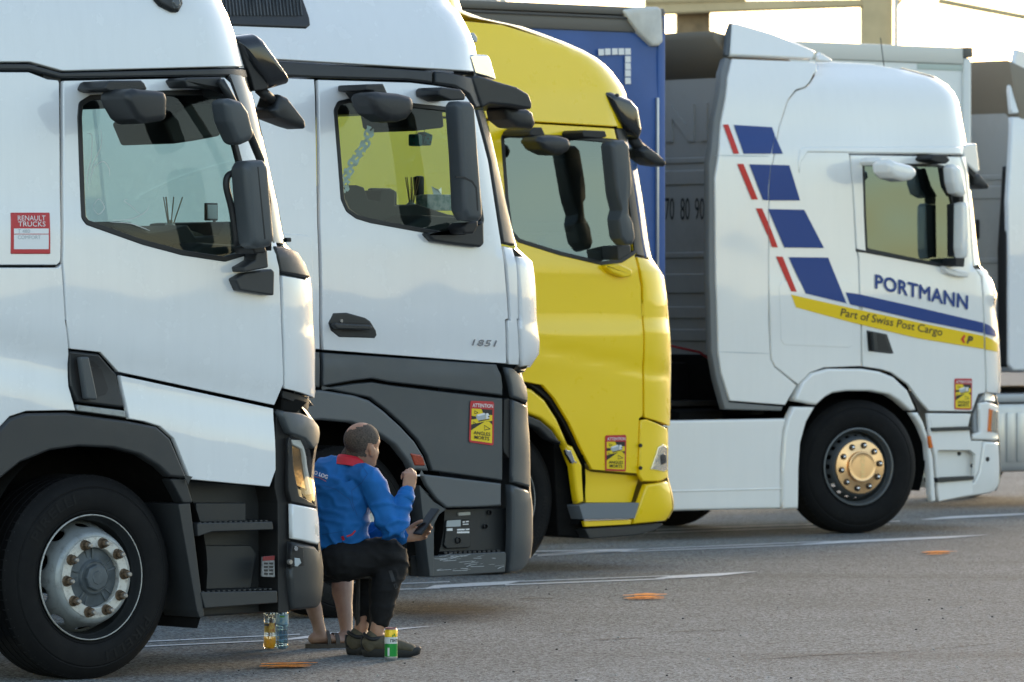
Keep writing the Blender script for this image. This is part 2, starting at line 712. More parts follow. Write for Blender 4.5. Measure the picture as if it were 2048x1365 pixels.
class Truck:
    def __init__(self, name, Fw, Nn, label, group='lorries parked side by side in the bays'):
        self.F, self.N = Fw, Nn
        self.W = 2.50
        self.root = empty(name, bay_to_world(Fw, Nn), R(40.0))
        tag(self.root, label, 'truck', group)

    def at_y(self, u, v, y):
        a = (u - 1024) / FPX
        Y = (self.N + y) / (CA - a * SA)
        return Y * (a * CA + SA) - self.F, CAM_H - (v - HORIZON) / FPX * Y

    def flat(self, pix, y):
        return [self.at_y(u, v, y) for u, v in pix]

    def at_x(self, u, v, x):
        """where the sight line meets the plane at forward distance x: (y, z)"""
        a = (u - 1024) / FPX
        Y = (self.F + x) / (a * CA + SA)
        return Y * (CA - a * SA) - self.N, CAM_H - (v - HORIZON) / FPX * Y

    def panel(self, name, surf, tile, s, m, parent=None, holes=(), r=0.0, gap=0.004, d=0.0, step=0.06, bevel=0.005, rim=0.03, pix=None):
        p = surf.P(pix if pix is not None else T(tile, s), d)
        p = fillet(p, r)
        hs = []
        for h in holes:
            hs.append(h)
        return sheet(name, p, hs, surf.map, m, parent or self.root, step, gap, bevel, rim, d)

    def slab(self, name, tile, s, y0, y1, m, parent=None, r=0.02, edge=0.02, pix=None, p=None, crown=0.0, steps=3, sil=False):
        """a solid with this side outline between depth y0 (near) and y1 (far), near edge rounded"""
        if p is None:
            pix = pix if pix is not None else T(tile, s)
            if sil:
                Yd = self.N / CA
                sh = min(max(abs(y1 - y0) - 2 * edge, 0.01) * SA * FPX / Yd, 0.8 * (max(q[0] for q in pix) - min(q[0] for q in pix)))
                lo = min(q[0] for q in pix); hi = max(q[0] for q in pix)
                pix = [(q[0] + sh * (hi - q[0]) / (hi - lo), q[1]) for q in pix]
            p = self.flat(pix, y0 + (edge if sil else 0.0))
        p = ccw(fillet(p, r))
        if r > 0 and edge < 0.025: edge = min(edge, 0.7 * r)
        return slab_mesh(name, p, y0, y1, m, parent or self.root, edge, steps, crown)


def slab_mesh(name, p, y0, y1, m, parent, edge=0.02, steps=3, crown=0.0, far_round=True):
    n = len(p)
    dpt = abs(y1 - y0)
    e = min(edge, dpt * 0.45)
    sg = 1 if y1 > y0 else -1
    L = [(y0 + sg * e * (1 - math.cos(a_)), e * (1 - math.sin(a_))) for a_ in [k / steps * math.pi / 2 for k in range(steps + 1)]]
    if far_round:
        L += [(y1 - sg * e * (1 - math.cos(a_)), e * (1 - math.sin(a_))) for a_ in [k / steps * math.pi / 2 for k in range(steps, -1, -1)]]
    else:
        L += [(y1, 0.0)]
    vs_, fs = [], []
    xs_ = [q[0] for q in p]; zs_ = [q[1] for q in p]
    ox, oz = (max(xs_) + min(xs_)) / 2, (max(zs_) + min(zs_)) / 2
    hx, hz = (max(xs_) - min(xs_)) / 2, (max(zs_) - min(zs_)) / 2
    for y, ins in L:
        if ins <= 1e-6:
            q = p
        elif e >= 0.025:
            kx, kz = max(0.3, 1 - ins / hx), max(0.3, 1 - ins / hz)
            q = [(ox + (a - ox) * kx, oz + (b - oz) * kz) for a, b in p]
        else:
            q = offset(p, ins)
        vs_ += [(a, y, b) for a, b in q]
    for i in range(len(L) - 1):
        for j in range(n):
            k = (j + 1) % n
            fs.append((i * n + j, i * n + k, (i + 1) * n + k, (i + 1) * n + j))
    fs.append(tuple(range(n)))
    fs.append(tuple(range((len(L) - 1) * n, len(L) * n)))
    bm = bmesh.new()
    bv = [bm.verts.new(v) for v in vs_]
    for f in fs:
        try: fc = bm.faces.new([bv[i] for i in f])
        except ValueError: continue
    o = bm_obj(name, bm, m, parent, True, 50)
    if e < 0.025:
        sh = o.data.attributes.get('sharp_edge') or o.data.attributes.new('sharp_edge', 'BOOLEAN', 'EDGE')
        for ed in o.data.edges:
            a, b = ed.vertices
            if (a < n and b < n) or (a >= len(vs_) - n and b >= len(vs_) - n):
                sh.data[ed.index].value = True
    return o


# ------------------------------------------------------------------ lettering (real glyph outlines laid on a surface)
def text_polys(txt, size=1.0, bold=0.0, shear=0.0, space=1.0, xscale=1.0):
    c = bpy.data.curves.new('lettering', 'FONT')
    c.body = txt
    c.size = size
    c.offset = bold
    c.shear = shear
    c.space_character = space
    c.resolution_u = 3
    o = bpy.data.objects.new('lettering', c)
    COL.objects.link(o)
    dg = bpy.context.evaluated_depsgraph_get()
    me = o.evaluated_get(dg).to_mesh()
    vs_ = [(v.co.x * xscale, v.co.y) for v in me.vertices]
    fs = [tuple(p.vertices) for p in me.polygons]
    o.evaluated_get(dg).to_mesh_clear()
    bpy.data.objects.remove(o)
    bpy.data.curves.remove(c)
    return vs_, fs


def fit_text(txt, a, b, h0, h1, **kw):
    """scale the glyphs to run from 2D point a to b along the base line; h0 and h1 are the cap heights at the two ends as 2D vectors"""
    v, f = text_polys(txt, 1.0, **kw)
    x0 = min(q[0] for q in v); x1 = max(q[0] for q in v)
    y0 = 0.0
    y1 = max(q[1] for q in v)
    a, b, h0, h1 = Vector(a), Vector(b), Vector(h0), Vector(h1)
    out = []
    for x, y in v:
        t = (x - x0) / (x1 - x0)
        w = (y - y0) / (y1 - y0)
        p = a.lerp(b, t) + h0.lerp(h1, t) * w
        out.append((p.x, p.y))
    return out, f


def text_on(name, txt, surf, pa, pb, ptop, m, parent, d=0.002, fat=0.0, **kw):
    """pa, pb: base line ends in the survey, ptop: top of the first letter; fat thickens the strokes (share of the cap height)"""
    A, B, C = surf.P([pa, pb, ptop], d)
    hv = Vector(C) - Vector(A)
    v, f = fit_text(txt, A, B, hv, hv, **kw)
    vs_, fs = [], []
    t = hv.length * fat
    for k, (ox, oz) in enumerate(((0, 0), (t, 0), (-t, 0), (0, t), (0, -t)) if fat else ((0, 0),)):
        s = len(vs_)
        vs_ += [surf.map(x + ox, z + oz, d + 0.0002 * k)[0] for x, z in v]
        fs += [tuple(s + i for i in q) for q in f]
    return mesh(name, vs_, fs, m, parent, False)


def poly_on(vs_, fs, mi, idx, surf, pts, d):
    """flat print: append the polygon laid on the surface"""
    pts = ccw(list(pts))
    v2, faces, _ = triangulate(resample(pts, 0.08), [], 0)
    s = len(vs_)
    for a, b in v2:
        vs_.append(surf.map(a, b, d)[0])
    for t in faces:
        A, B, C = (Vector(vs_[s + q]) for q in t)
        if (B - A).cross(C - A).y > 0:
            t = (t[0], t[2], t[1])
        fs.append(tuple(s + q for q in t)); mi.append(idx)
# ------------------------------------------------------------------ shared truck parts
def arc_text(vs_, fs, txt, r0, r1, ang, y, size_deg, flip=False):
    v, f = text_polys(txt, 1.0, bold=0.01, space=1.1)
    x0 = min(q[0] for q in v); x1 = max(q[0] for q in v); y1 = max(q[1] for q in v)
    s = len(vs_)
    for a, b in v:
        t = (a - x0) / (x1 - x0)
        th = R(ang) - R(size_deg) * (t - 0.5)
        r = r0 + (r1 - r0) * b / y1
        vs_.append((r * math.cos(th), y(r), r * math.sin(th)))
    fs += [tuple(s + i for i in q) for q in f]


def pierced_cone(name, prof, nh, ha, hb, m, parent, bpos=0.45, square=False):
    """turned disc with nh holes; prof is [(r, y), ...] along the slope, ha hole half-angle in degrees, hb half-length as a share of the slope"""
    L = [0.0]
    for i in range(1, len(prof)):
        L.append(L[-1] + math.dist(prof[i], prof[i - 1]))
    tot = L[-1]

    def at(b):
        b = min(max(b, 0), 1) * tot
        i = 0
        while i < len(prof) - 2 and b > L[i + 1]: i += 1
        t = (b - L[i]) / (L[i + 1] - L[i])
        return (prof[i][0] + t * (prof[i + 1][0] - prof[i][0]), prof[i][1] + t * (prof[i + 1][1] - prof[i][1]))

    vs_, fs = [], []
    sec = 360.0 / nh
    k = 0.24
    outer = resample([(-R(sec / 2) * k, 0), (R(sec / 2) * k, 0), (R(sec / 2) * k, tot), (-R(sec / 2) * k, tot)], 0.012)
    if square:
        hole = [(-R(ha) * k, (bpos - hb) * tot), (R(ha) * k, (bpos - hb) * tot), (R(ha) * k, (bpos + hb) * tot), (-R(ha) * k, (bpos + hb) * tot)]
    else:
        hole = [(R(ha) * k * math.cos(t * math.pi / 8), (bpos + hb * math.sin(t * math.pi / 8)) * tot) for t in range(16)]
    v2, faces, idx = triangulate(outer, [hole], 0.014)
    for h in range(nh):
        s = len(vs_)
        th0 = R(sec * h + 90)
        for a, b in v2:
            r, y = at(b / tot)
            th = th0 + a / k
            vs_.append((r * math.cos(th), y, r * math.sin(th)))
        fs += [tuple(s + i for i in f) for f in faces]
        # hole walls
        ring = []
        for a, b in hole:
            r, y = at(b / tot)
            th = th0 + a / k
            vs_.append((r * math.cos(th), y, r * math.sin(th)))
            vs_.append(((r - 0.006) * math.cos(th), y + 0.014, (r - 0.006) * math.sin(th)))
            ring.append(len(vs_) - 2)
        for i in range(len(ring)):
            j = (i + 1) % len(ring)
            fs.append((ring[i], ring[j], ring[j] + 1, ring[i] + 1))
    o = mesh(name, vs_, fs, m, parent)
    bm = bmesh.new(); bm.from_mesh(o.data)
    bmesh.ops.remove_doubles(bm, verts=bm.verts, dist=2e-4)
    bmesh.ops.recalc_face_normals(bm, faces=bm.faces)
    bm.to_mesh(o.data); bm.free()
    o.data.polygons.foreach_set('use_smooth', [True] * len(o.data.polygons))
    o.data.set_sharp_from_angle(angle=R(50))
    return o


NUTS = {}


def wheel(tr, cx, cz, y, RT, style, steer=0.0, text='PIRELLI', spin=0.0, tang=(130, -60), name='front_wheel', full=True):
    """wheel with its outer sidewall plane at depth y; axle along local y"""
    w = empty(name, (cx, y, cz), R(steer))
    w.parent = tr.root
    g = RT - 0.5
    side = [(0.290, 0.060), (0.297, 0.040), (0.303, 0.030), (0.312, 0.020), (0.322, 0.013), (0.326, 0.016), (0.330, 0.012), (0.345 + g * .3, 0.005), (0.375 + g * .5, 0.0),
            (0.405 + g * .6, 0.001), (0.432 + g * .8, 0.006), (0.438 + g * .85, 0.012), (0.444 + g * .9, 0.010), (0.462 + g, 0.019), (0.478 + g, 0.030), (0.490 + g, 0.043)]
    tread = []
    yy = 0.052
    for k, wd in enumerate((0.036, 0.042, 0.044, 0.042, 0.036)):
        tread += [(RT, yy), (RT, yy + wd)]
        yy += wd
        if k < 4:
            tread += [(RT - 0.013, yy + 0.002), (RT - 0.013, yy + 0.009)]
            yy += 0.011
    wd = yy + 0.052
    prof = side + tread + [(r, wd - q) for r, q in side[::-1]]
    ty = lathe('tyre', prof, RUBBER, w, 72, 32)
    # shoulder blocks: short cuts round the tread edge
    vs_, fs = [], []
    for k in range(64):
        th = 2 * math.pi * k / 64
        c, s_ = math.cos(th), math.sin(th)
        for a in (0,):
            b0 = len(vs_)
            for (r, q) in ((RT + 0.0008, 0.056), (RT + 0.0008, 0.078), (RT - 0.010, 0.0425)):
                for dt in (-0.006, 0.006):
                    t2 = th + dt
                    vs_.append((r * math.cos(t2), q, r * math.sin(t2)))
            fs += [(b0, b0 + 1, b0 + 3, b0 + 2), (b0, b0 + 1, b0 + 5, b0 + 4)]
    tag(mesh('tread_cut', vs_, fs, BLACK, w, False), kind='stuff')
    yf = pchip([(r, q) for r, q in sorted(side)])
    if text:
        for a in tang:
            vs_, fs = [], []
            arc_text(vs_, fs, text, 0.372 + g * .4, 0.420 + g * .6, a, lambda r: yf(r) - 0.0025, 46)
            mesh('sidewall_lettering', vs_, fs, RUBBERL, w, False)
    if not full:
        lathe('rim', [(0.30, 0.03), (0.296, 0.02), (0.28, 0.05), (0.26, 0.12), (0.2, 0.05), (0.0, 0.02)], SILVER, w, 40)
        return w
    if style == 'steel':
        lathe('rim', [(0.300, 0.034), (0.3065, 0.020), (0.3060, 0.010), (0.3000, 0.009), (0.2945, 0.022), (0.2900, 0.045), (0.2780, 0.060), (0.2740, 0.140), (0.272, 0.2)], DARK, w, 64, 30)
        lathe('rim_edge', [(0.3010, 0.0085), (0.3035, 0.0060), (0.3062, 0.0085), (0.3068, 0.0140)], WORN, w, 64, 60)
        pierced_cone('wheel_disc', [(0.2735, 0.135), (0.262, 0.105), (0.250, 0.070), (0.238, 0.036), (0.231, 0.014), (0.224, -0.002)], 10, 9.5, 0.22, SILVER, w, 0.40)
        lathe('disc_shoulder', [(0.2245, -0.001), (0.219, -0.010), (0.211, -0.016), (0.200, -0.019), (0.1975, -0.0185)], SILVER, w, 64, 60)
        lathe('bolt_ring', [(0.1975, -0.0186), (0.1965, -0.0225), (0.150, -0.0235), (0.146, -0.020), (0.1455, 0.02)], WORN, w, 64, 30)
        hub = lathe('hub', [(0.1455, 0.010), (0.140, 0.006), (0.100, 0.002), (0.088, -0.004), (0.082, -0.018), (0.078, -0.021), (0.074, -0.018), (0.0, -0.018)], HUBG, w, 48, 30)
        bm = bmesh.new()
        for k in range(5):
            th = R(72 * k + 18)
            add_box(bm, (0.112 * math.cos(th), 0.001, 0.112 * math.sin(th)), (0.062, 0.012, 0.013), 0.003, Matrix.Rotation(-th, 3, 'Y'))
            add_box(bm, (0.112 * math.cos(th + .3), 0.003, 0.112 * math.sin(th + .3)), (0.058, 0.008, 0.008), 0.002, Matrix.Rotation(-th - .3, 3, 'Y'))
        bm_obj('hub_rib', bm, HUBG, w, True, 40)
        v, f = lathe_data([(0.066, -0.017), (0.064, -0.040), (0.058, -0.044), (0.034, -0.045), (0.032, -0.048), (0.0, -0.048)], 8)
        o = mesh('hub_cap', v, f, HUBG, w, False)
        nut_mat, stud_mat, rn = RUST, STUD, 0.171
        if 'nut' not in NUTS:
            v, f = lathe_data([(0.0275, 0.0), (0.0265, -0.003), (0.023, -0.006), (0.0225, -0.022)], 12)
            v2, f2 = lathe_data([(0.0195, -0.006), (0.0195, -0.036), (0.016, -0.039), (0.0, -0.039)], 6)
            v3, f3 = lathe_data([(0.0112, -0.034), (0.0112, -0.054), (0.008, -0.058), (0.0, -0.058)], 10)
            vv = list(v) + list(v2) + list(v3)
            ff = list(f) + [tuple(i + len(v) for i in q) for q in f2] + [tuple(i + len(v) + len(v2) for i in q) for q in f3]
            o = mesh('wheel_nut', vv, ff, [RUST, STUD], None, True, None, [0] * (len(f) + len(f2)) + [1] * len(f3))
            o.data.set_sharp_from_angle(angle=R(35))
            NUTS['nut'] = o.data
            bpy.data.objects.remove(o)
        for k in range(10):
            th = R(36 * k + spin)
            o = put('wheel_nut', NUTS['nut'], None, w)
            o.location = (rn * math.cos(th), -0.023, rn * math.sin(th))
            o.rotation_euler = (0, R(17 * k), 0)
    else:
        lathe('rim', [(0.300, 0.034), (0.3095, 0.020), (0.3090, 0.010), (0.3000, 0.008), (0.2920, 0.016), (0.288, 0.045), (0.2780, 0.060), (0.2740, 0.140), (0.272, 0.2)], DGREY_RIM, w, 64, 30)
        pierced_cone('wheel_disc', [(0.2735, 0.135), (0.262, 0.100), (0.250, 0.066), (0.238, 0.032), (0.226, 0.004), (0.216, -0.004)], 20, 4.2, 0.13, DGREY_RIM, w, 0.50, True)
        lathe('nut_cover', [(0.217, -0.002), (0.216, -0.012), (0.212, -0.0165), (0.206, -0.018), (0.136, -0.021), (0.130, -0.024), (0.122, -0.024)], SUNSET_CHROME, w, 64, 30)
        hub = lathe('hub_cap', [(0.1235, -0.022), (0.1235, -0.052), (0.120, -0.058), (0.112, -0.060), (0.104, -0.057), (0.085, -0.0575), (0.0, -0.060)], SUNSET_CHROME, w, 64, 30)
        vs_, fs = [], []
        v, f = text_polys('SCANIA', 0.052, bold=0.001)
        x0 = min(q[0] for q in v); x1 = max(q[0] for q in v)
        s0 = len(vs_)
        for a, b in v:
            q = (a - (x0 + x1) / 2)
            vs_.append(((b - 0.018), -0.0610, -q * 0.95))
        fs = [tuple(q) for q in f]
        mesh('embossed_lettering', vs_, fs, mat('embossed', (0.80, 0.60, 0.32), 0.35, metal=1.0), w, False)  # same sunset warmth coloured into the chrome
        if 'dome' not in NUTS:
            v, f = lathe_data([(0.0245, -0.0005), (0.0245, -0.010), (0.021, -0.012), (0.0175, -0.010), (0.0175, -0.004)], 16)
            v2, f2 = lathe_data([(0.0145, -0.004), (0.0145, -0.018), (0.0125, -0.026), (0.008, -0.030), (0.0, -0.031)], 14)
            vv = list(v) + list(v2)
            ff = list(f) + [tuple(i + len(v) for i in q) for q in f2]
            o = mesh('wheel_nut', vv, ff, [BLACK, CHROME], None, True, None, [0] * len(f) + [1] * len(f2))
            NUTS['dome'] = o.data
            bpy.data.objects.remove(o)
        for k in range(10):
            th = R(36 * k + spin)
            o = put('wheel_nut', NUTS['dome'], None, w)
            o.location = (0.172 * math.cos(th), -0.0195, 0.172 * math.sin(th))
    return w


def wrap(name, tr, surf, zs, m, th0=30.0, d=-0.004, bulge=0.05, thick=0.0, th1=150.0):
    """sheet that follows the plan of the cab from the near corner, across the nose, round the far corner"""
    vs_, fs = [], []
    row = None
    for z in zs:
        xf, tk = surf.xf(z), surf.tuck(z)
        line = []
        for k in range(11):
            th = R(th0 + (90 - th0) * k / 10)
            line.append((xf - surf.rx + (surf.rx + d) * math.sin(th), tk + surf.ry - (surf.ry + d) * math.cos(th)))
        ya = tk + surf.ry
        for k in range(1, 12):
            t = k / 12
            line.append((xf + d + bulge * 4 * t * (1 - t), ya + (tr.W - 2 * ya) * t))
        for k in range(10, -1, -1):
            th = R(th0 + (90 - th0) * k / 10)
            line.append((xf - surf.rx + (surf.rx + d) * math.sin(th), tr.W - (tk + surf.ry - (surf.ry + d) * math.cos(th))))
        base = len(vs_)
        vs_ += [(a, b, z) for a, b in line]
        n = len(line)
        if row is not None:
            for i in range(n - 1):
                fs.append((row + i, row + i + 1, base + i + 1, base + i))
        row = base
    return mesh(name, vs_, fs, m, tr.root)


def linspace(a, b, n):
    return [a + (b - a) * i / (n - 1) for i in range(n)]


def far_side(tr, surf, x0, z0, z1, win, m):
    """the side of the cab turned away, with its door window"""
    def fm(x, z, d):
        (px, py, pz), n = surf.map(x, z, d)
        return (px, tr.W - py, pz), Vector((n.x, -n.y, n.z))
    pts = [(x0, z0)]
    zz = linspace(z0, z1, 12)
    pts += [(surf.xf(z) - surf.rx * 0.45, z) for z in zz]
    pts += [(x0, z1)]
    sheet('far_side', pts, [win], fm, m, tr.root, 0.12)
    sheet('far_window_glass', win, [], fm, GLASS, tr.root, 0.2, rim=0.002, d=-0.015)


def cab_inside(tr, xr, z_floor, z_dash, z_ceil, surf, x_dash=0.75, yin=0.10):
    W = tr.W
    xe = surf.xf(z_dash) - 0.30
    bm = bmesh.new()
    def quad(*p): bm.faces.new([bm.verts.new(q) for q in p])
    quad((xr, yin, z_floor), (xr, W - yin, z_floor), (xr, W - yin, z_ceil), (xr, yin, z_ceil))
    quad((xr, yin, z_floor), (xe, yin, z_floor), (xe, W - yin, z_floor), (xr, W - yin, z_floor))
    xc = surf.xf(z_ceil) - 0.35
    quad((xr, yin, z_ceil), (xc, yin, z_ceil), (xc, W - yin, z_ceil), (xr, W - yin, z_ceil))
    bm_obj('cab_lining', bm, INNERL, tr.root)
    # dashboard: a moulded bar with a hood before the driver and a steering wheel
    p = [(x_dash, z_floor), (x_dash - 0.05, z_dash - 0.28), (x_dash + 0.02, z_dash - 0.06), (x_dash + 0.16, z_dash), (xe + 0.12, z_dash - 0.02), (xe + 0.10, z_floor)]
    db = slab_mesh('dashboard', ccw(fillet(p, 0.04)), yin + 0.06, W - yin - 0.06, INNER, tr.root, 0.03)
    p = [(x_dash + 0.02, z_dash - 0.08), (x_dash + 0.06, z_dash + 0.06), (x_dash + 0.22, z_dash + 0.08), (x_dash + 0.34, z_dash - 0.06)]
    slab_mesh('instrument_hood', ccw(fillet(p, 0.03)), W - 1.05, W - 0.45, INNER, db, 0.03)
    v, f = [], []
    c = Vector((x_dash - 0.16, W - 0.72, z_dash + 0.02))
    ring = [c + Vector((0.11 * math.sin(t), 0.23 * math.cos(t), 0.20 * math.sin(t))) for t in [2 * math.pi * i / 24 for i in range(25)]]
    v, f = tube_data(ring, 0.016, 8)
    mesh('steering_wheel', v, f, BLACK, tr.root)
    xt = surf.xf(z_ceil - 0.1) - 0.26
    slab_mesh('screen_blind', ccw(fillet([(xt - 0.30, z_ceil - 0.02), (xt - 0.05, z_ceil - 0.24), (xt, z_ceil - 0.24), (xt + 0.06, z_ceil - 0.02)], 0.02)), yin + 0.12, W - yin - 0.12, BLACK, tr.root, 0.015)
    # dark floor pan and skin behind the gaps of the outer panels
    bm = bmesh.new()
    add_box(bm, (-0.1, W / 2, z_floor - 0.18), (1.7, W - 0.16, 0.30), 0.01)
    bm_obj('floor_pan', bm, PITCH, tr.root, True, 40)
    return db


def lined_window(tr, door, surf, win, seal_w=0.02, d=-0.012, m=GLASS):
    g = sheet('window_glass', offset(ccw(win), -0.004), [], surf.map, m, door, 0.08, rim=0.001, bevel=0.0005, d=d)
    sheet('window_seal', offset(ccw(win), -0.006), [offset(ccw(win), seal_w)], surf.map, SEAL, door, 0.06, bevel=0.004, rim=0.03, d=0.004)
    return g


def arch_liner(tr, cx, cz, rad, y0, y1, m=PITCH, a0=-25, a1=205, name='wheel_arch_liner'):
    v, f = [], []
    n = 28
    for j in range(n + 1):
        th = R(a0 + (a1 - a0) * j / n)
        for y in (y0, y1):
            v.append((cx + rad * math.cos(th), y, cz + rad * math.sin(th)))
    for j in range(n):
        f.append((2 * j, 2 * j + 1, 2 * j + 3, 2 * j + 2))
    # inner wall
    c = len(v)
    v.append((cx, y1, cz))
    for j in range(n):
        f.append((2 * j + 1, c, 2 * j + 3))
    return mesh(name, v, f, m, tr.root)


def chassis(tr, x0, x1, zt=1.05):
    bm = bmesh.new()
    for y in (0.80, 1.62):
        add_box(bm, ((x0 + x1) / 2, y + 0.04, 0.86), (x1 - x0, 0.08, 0.26), 0.005)
    bm_obj('chassis_rail', bm, GRIME, tr.root, True, 40)
    bm = bmesh.new()
    add_box(bm, (0.55, 1.25, 0.98), (1.25, 1.2, 0.60), 0.02)
    add_box(bm, (-0.55, 1.25, 0.80), (0.9, 1.0, 0.55), 0.02)
    bm_obj('engine_block', bm, PITCH, tr.root, True, 40)
    bm = bmesh.new()
    add_box(bm, (0, 1.25, 0.48), (0.12, 1.9, 0.14), 0.03)
    bm_obj('front_axle', bm, GRIME, tr.root, True, 40)


def warning_sticker(tr, surf, q, parent, d=0.003):
    """q: four survey points top-left, top-right, bottom-right, bottom-left"""
    A = [Vector(p) for p in surf.P(q, d)]

    def uv(u, v):
        p = (A[0] * (1 - u) + A[1] * u) * (1 - v) + (A[3] * (1 - u) + A[2] * u) * v
        return (p.x, p.y)
    vs_, fs, mi = [], [], []
    H = 1.72

    def pl(pts, idx, lay):
        poly_on(vs_, fs, mi, idx, surf, [uv(a, b) for a, b in pts], d + lay * 0.0007)
    rr = fillet([(0, 0), (1, 0), (1, 1), (0, 1)], 0.07)
    pl(rr, 0, 0)
    pl([(.07, .185), (.93, .185), (.93, .95), (.07, .95)], 1, 1)
    pl([(.47, .185), (.93, .185), (.93, .31), (.58, .32)], 2, 2)
    pl([(.07, .36), (.26, .37), (.26, .43), (.07, .45)], 2, 2)
    pl([(.07, .57), (.62, .47), (.07, .71)], 2, 2)
    pl([(.62, .47), (.93, .44), (.93, .53), (.80, .46)], 2, 2)
    pl([(.26, .33), (.58, .27), (.65, .30), (.65, .41), (.35, .46), (.26, .40)], 3, 3)
    pl([(.26, .33), (.58, .27), (.65, .30), (.35, .36)], 4, 4)
    pl([(.66, .28), (.74, .27), (.80, .32), (.80, .39), (.67, .41)], 4, 4)
    pl([(.74, .335), (.80, .33), (.80, .36), (.75, .37)], 2, 5)
    pl([(.35, .465), (.80, .395), (.80, .415), (.36, .49)], 2, 3)
    for (a, b, s) in ((.60, .56, .22), (.18, .235, .14), (.13, .50, .12)):
        w = 0.014
        P3 = [(a, b), (a + s * 1.1, b + s * .32), (a + 0.01, b + s * .5)]
        for i in range(3):
            p, q_ = Vector(P3[i]), Vector(P3[(i + 1) % 3])
            nn = Vector((-(q_ - p).y, (q_ - p).x)).normalized() * w * 0.5
            pl([tuple(p - nn), tuple(q_ - nn), tuple(q_ + nn), tuple(p + nn)], 2, 3)
    for txt, x0, x1, y0, y1, idx in (('ATTENTION', .08, .94, .145, .06, 5), ('ANGLES', .16, .84, .795, .715, 2), ('MORTS', .20, .80, .90, .82, 2)):
        v, f = fit_text(txt, uv(x0, y0), uv(x1, y0), Vector(uv(x0, y1)) - Vector(uv(x0, y0)), Vector(uv(x1, y1)) - Vector(uv(x1, y0)), bold=0.012)
        s = len(vs_)
        vs_ += [surf.map(a, b, d + 0.0045)[0] for a, b in v]
        fs += [tuple(s + i for i in t) for t in f]
        mi += [idx] * len(f)
    return mesh('warning_sticker', vs_, fs, [RED, PYEL, PBLACK, PGREY, PWHITE, PWHITE], parent, False, None, mi)


def ribbon_on(name, surf, lines, w, m, parent, d=0.0):
    """thin decal lines laid on a surface; lines are lists of survey points"""
    vs_, fs = [], []
    for ln in lines:
        p = curve([tuple(q) for q in surf.P(ln, d)], 6)
        b = len(vs_)
        for i, q in enumerate(p):
            a = Vector(p[max(i - 1, 0)]); c = Vector(p[min(i + 1, len(p) - 1)])
            t = (c - a).normalized()
            k = w * (0.35 + 0.65 * math.sin(math.pi * (i + 0.5) / len(p)))
            for sg in (1, -1):
                vs_.append(surf.map(q[0] - t.y * k * sg / 2, q[1] + t.x * k * sg / 2, d)[0])
        fs += [(b + 2 * i, b + 2 * i + 1, b + 2 * i + 3, b + 2 * i + 2) for i in range(len(p) - 1)]
    return mesh(name, vs_, fs, m, parent)


def door_post(tr, u, v, z0, z1, lean=0.0):
    """dark rubber-lined post behind the shut gap of the door"""
    x, _ = tr.at_y(u, v, 0.0)
    box('door_post', (x - 0.06, 0.075, z0), (x + 0.045, 0.10, z1), BLACK, tr.root, 0.004)
